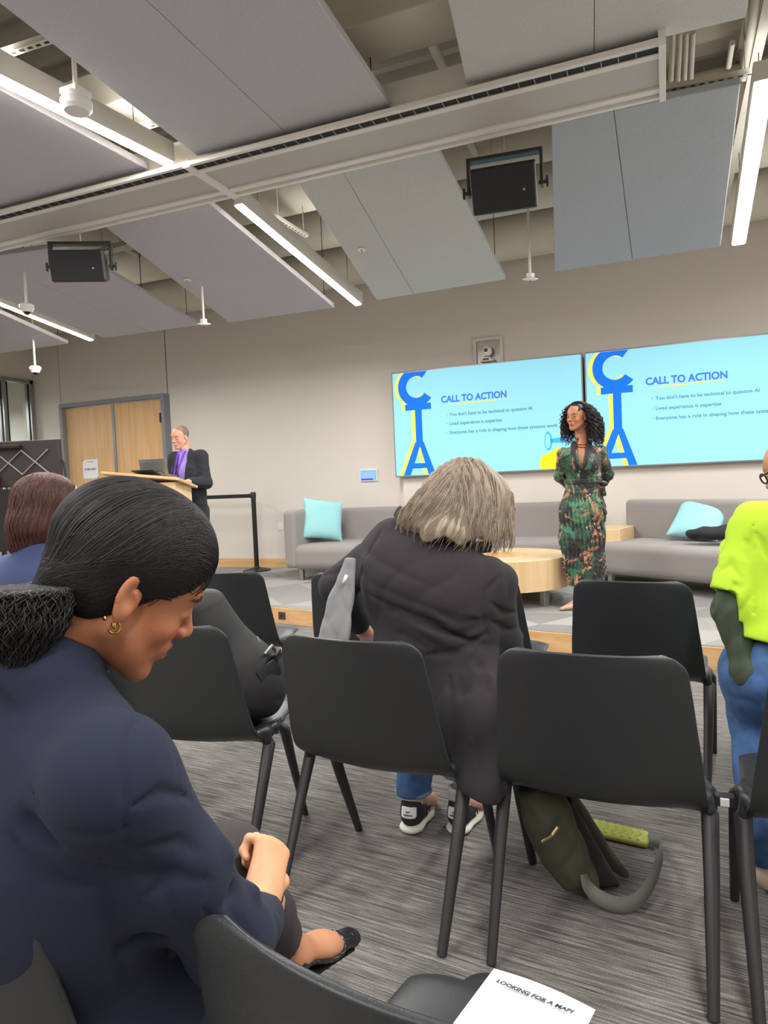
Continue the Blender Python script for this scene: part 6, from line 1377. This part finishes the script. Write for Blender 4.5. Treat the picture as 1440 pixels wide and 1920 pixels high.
# ---- E: the man at the lectern
def person_lectern():
    D = 7.72; base = at_d(352, 1075, D); x0, y0 = base[0], base[1]; root = person('man in a dark suit jacket and purple lanyard standing smiling behind the lectern', (x0, y0, SZ))
    hc = at_d(338, 821, D); hc[0] += .0; Rh = frame(nrm(-Rv*.42-Fv*.86-Uv*.26), Uv+Rv*.03); sc = 1.03
    f = nrm([-.05, -1, 0]); r = np.array([f[1], -f[0], 0]); z = np.array([0, 0, 1.0]); P = lambda a, b, c_: np.array([x0, y0, SZ])+r*a+f*b+z*c_
    nb = np.array([hc[0]+.045, hc[1]+.03, hc[2]-.15]); sh = nb[2]-.07; C0 = np.array([nb[0]+.02, nb[1], 0])
    Q = lambda a, b, h: C0+r*a+f*b+z*h
    ls, rs = Q(-.185, 0, sh), Q(.185, 0, sh); hip = Q(0, -.02, SZ+.92); ch = Q(0, .01, sh-.18)
    eL = at_d(392, 897, D-.12); wL = at_d(362, 905, D-.36); eR = Q(.27, .06, sh-.28); eR = Q(.25, .05, sh-.28); wR = at_d(322, 905, D-.42)
    # (his left arm is on the picture's right)
    if (ls-rs)@Rv < 0: ls, rs = rs, ls
    eL = ls+np.array([0, 0, 0])+Rv*.06-Uv*.29-Fv*.02; wL = eL-Rv*.13-Fv*.22-Uv*.0; eR = rs-Rv*.04-Uv*.29-Fv*.03; wR = eR+Rv*.09-Fv*.23-Uv*.0
    kn = [hip+Rv*s*.10+z*-.44 for s in (-1, 1)]; an = [hip+Rv*s*.11+z*(-.83) for s in (-1, 1)]
    B = Sdf().ell(hip, (.16, .12, .14), k=.06).cap(hip, ch, .14, .16, k=.08, fl=(1.15, .8), up=f).cap(ls, rs, .058, k=.07).cap(nb, ch, .058, .09, k=.06)
    for s in (0, 1): B.cap(hip+Rv*(s*2-1)*.09, kn[s], .085, .06, k=.05).cap(kn[s], an[s], .055, .04, k=.02).cap(an[s], an[s]+f*.15-z*.05, .036, .03, k=.02)
    B.cap(ls, eL, .052, .044, k=.03).cap(eL, wL, .042, .028, k=.02).cap(rs, eR, .052, .044, k=.03).cap(eR, wR, .042, .028, k=.02)
    hand_sdf(B, wL, nrm(-Rv*.75-Fv*.5-Uv*.12), (0, 0, -1), curl=.30, side=-1, sc=1.05); hand_sdf(B, wR, nrm(Rv*.55-Fv*.7), (0, 0, -1), curl=.35, side=1, sc=1.05)
    B.merge(placed(head_sdf(male=True, smile=1.0), Rh, hc, sc), .03)
    sk = (212, 158, 134)
    def scalp(L):
        w = sm(L[:, 2]-np.interp(L[:, 1], [-.12, -.03, .02, .05, .075, .1], [-.055, -.01, .045, .085, .108, .14]), -.004, .008)*sm(-(L[:, 1]-.085-0*L[:, 2]), -.01, .01)
        return w*.75, np.array([132, 112, 98.0])
    def col(V):
        C = face_colour(V, Rh, hc, sc, sk, (188, 118, 108), (96, 74, 64), male=True, scalp=scalp); L = to_local(V, Rh, hc, sc)
        t = np.exp(-((np.abs(L[:, 0])/.018)**4+((L[:, 2]+.0585)/.0022)**2))*(L[:, 1] > .08)*(np.linalg.norm(L, axis=1) < .16); return blend(C, (232, 222, 214), t*.8)
    lo, hi = bb(hip, hc, ls, rs, eL, eR, wL, wR, an[0], an[1], m=.19); lo[2] = SZ; V, F = surf(B, lo, hi, .006); V = relax(V, F, 1); o = put('body', V, F, MT['skin'], root); paint(o, V, col)
    # short hair cap
    W = placed(Sdf().ell((0, -.015, .047), (.0785, .1005, .0865)).add(lambda L: (np.interp(L[:, 1], [-.12, -.03, -.012, .012, .02, .04, .055, .08], [-.07, -.03, .012, .012, .025, .075, .10, .14])-L[:, 2])*.8, .004, 'i').add(lambda L: .055-np.abs(L[:, 0])-np.maximum(-(L[:, 1]-.0), 0)*2, .01, 'i'), Rh, hc, sc)
    V, F = surf(W, hc-.17, hc+.17, .005); put('hair', V, F, MT['hair_short'], root)
    # shirt (shows in the V), then the jacket with an open front
    S = Sdf().cap(hip+z*.02, ch, .150, .172, k=.08, fl=(1.12, .8), up=f).cap(ls*.7+rs*.3, rs*.7+ls*.3, .062, k=.07).cap(nb-z*.01, ch, .064, .10, k=.05).plane(nb+z*.012, z*.9-f*.35, .004).plane(hip-z*.02, -z, .01)
    lo, hi = bb(hip, ch, nb, ls, rs, m=.15); V, F = surf(S, lo, hi, .007); V = relax(V, F, 1); put('shirt', V, F, MT['lilac'], root)
    m = MB(); ctop = nb+f*.045-z*.005
    for s in (-1, 1): m.add([nb+Rv*s*.062+z*.03, ctop+Rv*s*.012-z*.020+f*.022, ctop+Rv*s*.062-z*.052+f*.02, nb+Rv*s*.085-z*.01+f*.01]+[nb+Rv*s*.062+z*.03-f*.006, ctop+Rv*s*.012-z*.020+f*.016, ctop+Rv*s*.062-z*.052+f*.014, nb+Rv*s*.085-z*.01+f*.004], [(0, 1, 2, 3), (7, 6, 5, 4), (0, 4, 5, 1), (1, 5, 6, 2), (2, 6, 7, 3), (3, 7, 4, 0)])
    mesh_obj('shirt_collar', np.array(m.V)-np.array(root.location), m.F, MT['lilac'], root, smooth=False)
    J = Sdf().cap(hip-z*.08, ch, .170, .185, k=.08, fl=(1.14, .80), up=f).cap(ls-z*.005, rs-z*.005, .076, k=.06).cap(nb-z*.035, ch, .070, .11, k=.06)
    J.cap(ls, eL, .074, .066, k=.03).cap(eL, wL-nrm(wL-eL)*.035, .064, .048, k=.03).cap(rs, eR, .074, .066, k=.03).cap(eR, wR-nrm(wR-eR)*.035, .064, .048, k=.03)
    bt = hip+z*.12
    def vee(p):
        q = p-nb; x = q@Rv; h = -(q@z); w = np.interp(h, [-.05, .0, .12, .38, .46, .75], [.060, .060, .052, .030, .024, .05]); return np.maximum(np.abs(x+.012)-w, -((p-C0)@f)+.02)
    J.add(vee, .004, 's'); J.disp(folds(.004, 18, 31)).disp(creases(.0035, 45, 7, [(.6, 0, 1)], 4, .3)).plane(hip-z*.22, -z, .01)
    lo, hi = bb(hip-z*.2, nb, ls, rs, eL, eR, wL, wR, m=.17); V, F = surf(J, lo, hi, .0065); V = relax(V, F, 1); put('suit_jacket', V, F, MT['charcoal'], root)
    # lapels
    for s in (-1, 1):
        pts = [nb+Rv*s*.066-z*.01+f*.03, nb+Rv*(s*.055-.012)-z*.12+f*.135, nb+Rv*(s*.034-.012)-z*.36+f*.175]; out = [nb+Rv*s*.105-z*.05+f*.05, nb+Rv*(s*.118-.006)-z*.13+f*.125, nb+Rv*(s*.098-.010)-z*.22+f*.150]
        Pq = [pts[0], pts[1], pts[2], out[2]*.5+pts[2]*.5, out[2], out[1], out[0]]; J2 = lambda p: J(p); Pq = np.array(Pq)
        for _ in range(4): Pq = Pq-grad(J, Pq, .01)*(np.minimum(J(Pq), .2)-.006)[:, None]*.6
        m = MB(); n_ = len(Pq); m.add(list(Pq)+[p-f*.008 for p in Pq], [tuple(range(n_)), tuple(range(2*n_-1, n_-1, -1))]+[(i, (i+1) % n_, n_+(i+1) % n_, n_+i) for i in range(n_)]); mesh_obj('lapel', np.array(m.V)-np.array(root.location), m.F, MT['charcoal'], root, smooth=False)
    # lanyard and badge
    lm = cloth('violet_ribbon', (112, 60, 190)); m = MB(); pb = at_d(333, 882, D-.20)
    pb = nb-z*.36+f*.19-Rv*.035; tl = np.linspace(0, 1, 14)[:, None]; pL = (nb-Rv*.052+f*.05)*(1-tl)+(pb-Rv*.004)*tl; pR = (nb+Rv*.048+f*.05)*(1-tl)+(pb+Rv*.004)*tl
    for pp in (pL, pR):
        for _ in range(3): dd = np.minimum(S(pp)-.006, 0); pp -= f*dd[:, None]
    fq = lambda pp: MB().tube(list(pp), .009, 6, sq=(1.2, .25), up=Rv)
    for pp in (pL, pR): m2 = fq(pp); mesh_obj('lanyard', np.array(m2.V)-np.array(root.location), m2.F, lm, root)
    pb = pR[-1]; m = MB(); Rb = np.stack([Rv, -f, z], 1); m.box(pb-z*.10+f*.004, (.075, .006, .11), np.stack([nrm(np.cross(f, z)), f, z], 1), ch=.003); mesh_obj('name_badge', np.array(m.V)-np.array(root.location), m.F, mat('blue_badge', (66, 92, 170), .4), root)
    m = MB(); m.lathe([(.016, -.004), (.020, 0), (.016, .004)], pb+f*.012-z*.01, 18, np.stack([np.cross(f, z), z, f], 1)); mesh_obj('badge_reel', np.array(m.V)-np.array(root.location), m.F, MT['white'], root)
    T = Sdf().ell(hip-z*.02, (.18, .14, .14), k=.06)
    for s in (0, 1): T.cap(hip+Rv*(s*2-1)*.09, kn[s], .105, .082, k=.04).cap(kn[s], an[s]-z*.0, .08, .07, k=.03)
    lo, hi = bb(hip, *kn, *an, m=.16); lo[2] = SZ+.02; V, F = surf(T, lo, hi, .009); put('trousers', V, F, MT['trouser'], root)
    for s in (0, 1): U_ = Sdf().cap(an[s]-z*.05-f*.02, an[s]+f*.17-z*.06, .046, .036, k=.02).plane((0, 0, SZ+.002), -z, .003); lo, hi = bb(an[s], an[s]+f*.18, m=.09); V, F = surf(U_, lo, hi, .008); put('shoe', V, F, MT['blackp'], root)
person_lectern()

# ---- F: the woman in the patterned dress
def dress_mat():
    m = bpy.data.materials.new('green_floral_print'); m.use_nodes = True; nt = m.node_tree; b = nt.nodes['Principled BSDF']; b.inputs['Roughness'].default_value = .55; b.inputs['Sheen Weight'].default_value = .1
    tc = nt.nodes.new('ShaderNodeTexCoord')
    def nz(sc, det, dist, seed, th0, th1):
        mp = nt.nodes.new('ShaderNodeMapping'); mp.inputs['Location'].default_value = (seed, seed*1.7, seed*.3); mp.inputs['Scale'].default_value = (1, 1, .75); nt.links.new(tc.outputs['Object'], mp.inputs[0])
        n = nt.nodes.new('ShaderNodeTexNoise'); n.inputs['Scale'].default_value = sc; n.inputs['Detail'].default_value = det; n.inputs['Distortion'].default_value = dist; n.inputs['Roughness'].default_value = .65; nt.links.new(mp.outputs[0], n.inputs['Vector'])
        r = nt.nodes.new('ShaderNodeMapRange'); r.inputs[1].default_value = th0; r.inputs[2].default_value = th1; nt.links.new(n.outputs[0], r.inputs[0]); return r.outputs[0]
    def mix(f, a, c):
        x = nt.nodes.new('ShaderNodeMix'); x.data_type = 'RGBA'; nt.links.new(f, x.inputs[0])
        (nt.links.new(a, x.inputs[6]) if not isinstance(a, tuple) else setattr(x.inputs[6], 'default_value', a)); x.inputs[7].default_value = c; return x.outputs[2]
    c = mix(nz(7, 3, .6, 2.1, .50, .56), lin((34, 36, 38)), lin((40, 84, 60)))
    c = mix(nz(5, 2, .3, 9.3, .55, .60), c, lin((62, 122, 92)))
    c = mix(nz(9, 5, 1.2, 5.7, .55, .60), c, lin((176, 122, 92)))
    c = mix(nz(26, 3, .8, 3.9, .58, .62), c, lin((34, 32, 34)))
    c = mix(nz(11, 5, 1.5, 7.7, .63, .66), c, lin((206, 182, 142)))
    nt.links.new(c, b.inputs['Base Color']); return m
def person_speaker():
    D = 5.97; root = person('woman with long dark curls in a green floral dress standing before the screens', (-.75, 6.17, SZ))
    z = np.array([0, 0, 1.0]); q = lambda x, y, d=0: at_d(x, y, D+d)
    hc = q(1083, 783, 0); Rh = frame(nrm(-Rv*.80-Fv*.60-Uv*.08), Uv+Rv*.05); sc = .97
    f = nrm(-Fv*.92-Rv*.30); f[2] = 0; f = nrm(f); side = np.cross(z, f)     # side: towards the picture's right when facing us
    if side@Rv < 0: side = -side
    nb = q(1093, 822, .02); ls = q(1127, 848, .05); rs = q(1057, 852, -.03); ch = q(1092, 868, 0); ws = q(1094, 905, .03); hip = q(1092, 955, .03)
    eL = q(1140, 890, .14); wL = q(1115, 926, .22); eR = q(1050, 893, .12); wR = q(1080, 926, .20); kL, kR = q(1108, 1030, .02), q(1082, 1030, 0); aL, aR = q(1113, 1118, .02), q(1086, 1120, -.06)
    aL[2] = aR[2] = SZ+.075
    B = Sdf().cap(ls, rs, .045, k=.05).cap(nb, ch, .045, .10, k=.05).cap(ch, ws, .115, .10, k=.06, fl=(1.1, .85), up=f).cap(ws, hip, .10, .13, k=.06, fl=(1.15, .9), up=f)
    B.cap(hip+side*.07, kL, .085, .055, k=.05).cap(kL, aL, .052, .030, k=.02).cap(hip-side*.07, kR, .085, .055, k=.05).cap(kR, aR, .052, .030, k=.02)
    ft = {0: nrm(-Rv*.8-Fv*.35), 1: nrm(-Rv*.6-Fv*.6)}
    for a_, d_ in ((aL, ft[1]), (aR, ft[0])): d_ = nrm(d_*np.array([1, 1, 0])); B.cap(a_+z*.0, a_+d_*.14-z*.050, .030, .022, k=.02, fl=(1.2, .9))
    B.cap(ls, eL, .045, .036, k=.03).cap(eL, wL, .035, .022, k=.02).cap(rs, eR, .045, .036, k=.03).cap(eR, wR, .035, .022, k=.02)
    hand_sdf(B, wL, nrm(-side*.8-z*.4), Fv, curl=.5, side=1, sc=.92); hand_sdf(B, wR, nrm(side*.8-z*.4), Fv, curl=.5, side=-1, sc=.92); B.merge(placed(head_sdf(smile=.5), Rh, hc, sc), .025)
    sk = (186, 128, 96); col = lambda V: face_colour(V, Rh, hc, sc, sk, (172, 98, 88), (40, 26, 24), open_eyes=True)
    lo, hi = bb(hc, ls, rs, eL, eR, wL, wR, aL, aR, hip, m=.15); lo[2] = SZ; V, F = surf(B, lo, hi, .0052); V = relax(V, F, 1); o = put('body', V, F, MT['skin'], root); paint(o, V, col)
    # dress
    G = Sdf().cap(ls, rs, .055, k=.05).cap(nb-z*.05, ch, .06, .115, k=.05).cap(ch, ws, .132, .112, k=.05, fl=(1.12, .9), up=f)
    bu = ch+f*.06-z*.01; G.ell(bu+side*.06, (.07, .075, .065), k=.05).ell(bu-side*.06, (.07, .075, .065), k=.05)
    SK = [q(1094, 910, .03), q(1092, 960, .03), q(1091, 1010, .03), q(1096, 1060, .02), q(1100, 1098, .0)]; G.chain(SK, [.120, .150, .148, .132, .118], k=.05, fl=(1.18, .85), up=f)
    ax = SK[2]
    def pleat(p):
        a = np.arctan2((p-ax)@side, (p-ax)@f); h = np.clip((ws[2]-p[:, 2])/.12, 0, 1); return -.0065*h*np.sin(a*26+3*np.sin(p[:, 2]*7))
    G.disp(pleat); G.cap(ls, eL, .054, .048, k=.02).cap(eL, wL-nrm(wL-eL)*.02, .048, .034, k=.02).cap(rs, eR, .054, .046, k=.02).cap(eR, wR-nrm(wR-eR)*.02, .046, .034, k=.02)
    G.disp(folds(.003, 26, 41)).disp(creases(.005, 75, 8, None, 4, .2)); G.plane((0, 0, SK[4][2]+.0), -z, .004)
    vp_ = ws+z*.06+f*.1
    def vee(p):
        x = (p-nb)@side; h = nb[2]-p[:, 2]; return np.maximum(np.abs(x+.012)-np.interp(h, [-.1, .0, .27, .30], [.062, .052, .004, -.02]), -((p-nb)@f)-.01)
    G.add(vee, .003, 's'); lo, hi = bb(ls, rs, nb, eL, eR, wL, wR, *SK, m=.18); V, F = surf(G, lo, hi, .0052); V = relax(V, F, 1); DM = dress_mat(); put('dress', V, F, DM, root)
    # satin lapels on the surface
    for s in (-1, 1):
        t = np.linspace(0, 1, 12); h = .02+.27*t; xi = np.interp(h, [0, .27, .3], [.052, .004, -.006]); xo = np.interp(t, [0, .25, .75, 1], [.085, .088, .045, .006]); rows = []
        for k in range(12):
            for x in (xi[k]-.003, (xi[k]+xo[k])/2, xo[k]): rows.append(nb+side*(s*x-.012)-z*h[k]+f*.10)
        R_ = np.array(rows)
        for _ in range(6): R_ = R_-f*(np.clip(G(R_), -.05, .05)-.005)[:, None]*.8
        Fq = np.array([(3*k+j, 3*k+j+1, 3*k+4+j, 3*k+3+j) for k in range(11) for j in range(2)]); o = mesh_obj('satin_lapel', R_-np.array(root.location), Fq, MT['lapel'], root); so = o.modifiers.new('t', 'SOLIDIFY'); so.thickness = .006; so.offset = 0
    # sash with a knot at the side
    sb_ = Sdf().add(lambda p: np.maximum(np.abs(G(p)-.003)-.005, np.abs((p-ws-z*.015)@z)-.020)).plane(ws+side*.0+f*9, f, .01); wv = Sdf().cap(ls, eL, .07).cap(eL, wL, .06).cap(rs, eR, .07).cap(eR, wR, .06)
    sb_.add(lambda p: wv(p), .003, 's'); lo, hi = bb(ws, m=.19); V, F = surf(sb_, lo, hi, .006); put('sash', V, F, DM, root)
    kn_ = q(1130, 905, -.08); V, F = surf(Sdf().ell(kn_-f*.02, (.020, .018, .018)).cap(kn_-f*.03, kn_-f*.03-z*.10+side*.01, .012, .020, k=.02, fl=(1, .4), up=f).ell(kn_-f*.02+side*.02-z*.012, (.026, .012, .018), k=.01), kn_-.15, kn_+.1, .006); put('sash_knot', V, F, DM, root)
    # slip-on shoes
    sm_ = mat('snake_print_leather', (176, 150, 124), .45, noise=(90, .45)); 
    for a_, d_ in ((aL, ft[1]), (aR, ft[0])):
        d_ = nrm(d_*np.array([1, 1, 0])); fl_ = np.array([a_[0], a_[1], SZ+.012]); U_ = Sdf().cap(fl_-d_*.03+z*.010, fl_+d_*.09+z*.012, .034, .040, k=.02, fl=(1, .55)).cap(fl_+d_*.08+z*.018, fl_+d_*.19+z*.006, .040, .016, k=.02, fl=(1.05, .8)).plane((0, 0, SZ+.002), -z, .002)
        cutf = Sdf().cap(a_+z*.03-d_*.02, a_+d_*.06+z*.018, .045, .040); U_.add(lambda p, c=cutf: c(p), .004, 's'); lo, hi = bb(fl_-d_*.06, fl_+d_*.22, m=.06); V, F = surf(U_, lo, hi, .0045); put('shoe', V, F, sm_, root)
    # curls
    W = lambda L: hc+(np.asarray(L)@Rh)*sc; rng = np.random.default_rng(11); N = 900; K = 64
    th = rng.uniform(-pi, pi, N); ph = rng.uniform(.15, 1.75, N); dr = np.stack([np.sin(ph)*np.sin(th), -np.sin(ph)*np.cos(th), np.cos(ph)], 1); P0 = dr*np.array([.079, .100, .088])+np.array([0, -.016, .048])
    keep = (dr[:, 1] < .20) | ((dr[:, 2] > .86)) | ((np.abs(dr[:, 0]) > .80) & (dr[:, 0] < 0) & (dr[:, 1] < .6)); P0 = P0[keep]; dr = dr[keep]; N = len(P0)
    p = W(P0); ow = dr@Rh; hor = ow*np.array([1, 1, .0]); hor /= np.linalg.norm(hor, axis=1)[:, None]+1e-6; ln = rng.uniform(.24, .36, N); t = np.linspace(0, 1, K)
    fw = (dr[:, 1] > .2)[:, None]; hor = np.where(fw, nrm(-Rh[0]*.0-Rh[1]*.3+side*0)+0*hor+np.sign(dr[:, :1])*Rh[0]*.9, hor)
    sp = rng.uniform(.060, .125, N)[:, None, None]; fall = rng.uniform(.75, 1.0, N)[:, None, None]
    ctr = p[:, None]+hor[:, None]*(np.sin(np.minimum(t*2.2, pi/2))[None, :, None]*sp)+(-z)*(ln[:, None, None]*fall*(t**1.25)[None, :, None])+z*(.02*np.sin(np.minimum(t*5, pi)))[None, :, None]
    # stay outside head, neck and shoulders
    bod = lambda x: np.minimum(B(x), G(x))
    fl = ctr.reshape(-1, 3)
    for _ in range(2): d = np.minimum(bod(fl)-.014, 0); msk = d < 0; g = grad(bod, fl[msk], .006); fl[msk] -= g*d[msk][:, None]
    ctr = fl.reshape(N, K, 3); om = rng.uniform(34, 52, N)[:, None]; ra = (.0105*np.minimum(t*5, 1))[None]*rng.uniform(.6, 1.25, (N, 1)); p0_ = rng.uniform(0, 6.28, (N, 1)); A1 = np.cross(hor, z); 
    Q = ctr+(A1[:, None]*(np.cos(om*t[None]+p0_)*ra)[:, :, None])+(hor[:, None]*(np.sin(om*t[None]+p0_)*ra)[:, :, None]); Lq = to_local(Q.reshape(-1, 3), Rh, hc, sc).reshape(N, K, 3); bad = ((np.abs(Lq[:, :, 0]) < .074) & (Lq[:, :, 1] > .050) & (Lq[:, :, 2] < .088)).any(1) | ((Lq[:, :, 1] > .035) & (np.sign(Lq[:, :, 0]) == np.sign(Rh[0]@Rv)) & (Lq[:, :, 2] < .07)).any(1); Q = Q[~bad]; parts = [strands(Q, .0032, .0018, 4)]
    capf = placed(Sdf().ell((0, -.018, .050), (.083, .104, .092)).ell((0, -.06, -.03), (.085, .06, .09), k=.04).add(lambda L: L[:, 1]-np.interp(L[:, 2], [-.2, -.03, .02, .05, .09, .12, .15], [-.022, -.024, -.02, .01, .060, .085, .10])+0*L[:, 0], .006, 'i').disp(folds(.003, 120, 3)), Rh, hc, sc)
    V, F = surf(capf, hc-.2, hc+.2, .0055); parts.append((V, F)); V, F = join_arr(parts); put('hair', V, F, MT['hair_dark'], root)
    # braided rows above the temple
    for k in range(4):
        tt = np.linspace(0, 1, 14); L = np.stack([np.full(14, 1.0)*(.058+.014*tt+.0*k), .070-.02*k*.3-.075*tt, .052+.012*k+.018*tt+.006*np.sin(tt*3)], 1); sgn = 1 if (Rh[0]@Rv) > 0 else -1
        L[:, 0] *= sgn; Pw = W(L)
        for _ in range(4): Pw = Pw-grad(B, Pw, .006)*(B(Pw)-.002)[:, None]
        m = MB().tube(list(Pw), .0042, 6); mesh_obj('braid', np.array(m.V)-np.array(root.location), m.F, MT['hair_dark'], root)
    e = W([(.079*(1 if (Rh[0]@Rv) > 0 else -1), -.004, -.045)])[0]; m = MB().tube([e, e-z*.03], .0035, 8).lathe([(.002, 0), (.009, .008), (.002, .018)], e-z*.045, 12); mesh_obj('earring', np.array(m.V)-np.array(root.location), m.F, MT['gold'], root)
    cp = mat('copper_chain', (120, 70, 50), .4, metal=.7)
    for rr, dz in ((.055, .085), (.065, .125)):
        Lp = [nb+side*(rr*cos(a)-.008)+f*(.03+.05*sin(-a) if False else .06)-z*(dz*sin(a)**.8 if a not in (0, pi) else 0)+z*.015 for a in np.linspace(0.05, pi-.05, 15)]; Lp = np.array(Lp)
        for _ in range(5): Lp = Lp-grad(B, Lp, .006)*(B(Lp)-.004)[:, None]*.8
        m = MB().tube(list(Lp), .0035, 6); mesh_obj('necklace', np.array(m.V)-np.array(root.location), m.F, cp, root)
person_speaker()

# ------------------------------------------------------------------ pieces that belong to a part sit under that part
UNDER = {'lapel': 'suit_jacket', 'satin_lapel': 'dress', 'sash_knot': 'sash', 'hair_tie': 'hair', 'braid': 'hair', 'badge_reel': 'name_badge', 'shirt_collar': 'shirt', 'frayed_hem': 'jeans',
         'collar': 'blazer', 'shoe_sole': 'shoe', 'trainer_sole': 'trainer', 'heel_patch': 'trainer', 'side_letter': 'trainer', 'lettering': 'trainer'}
def centre(o): return sum((Vector(c) for c in o.bound_box), Vector())/8
for r in [o for o in bpy.data.objects if o.name.startswith('person') and o.parent is None]:
    kids = list(r.children)
    for c in kids:
        k = UNDER.get(c.name.split('.')[0])
        if k:
            cand = [p for p in kids if p.name.split('.')[0] == k]
            if cand: c.parent = min(cand, key=lambda p: (centre(p)-centre(c)).length)
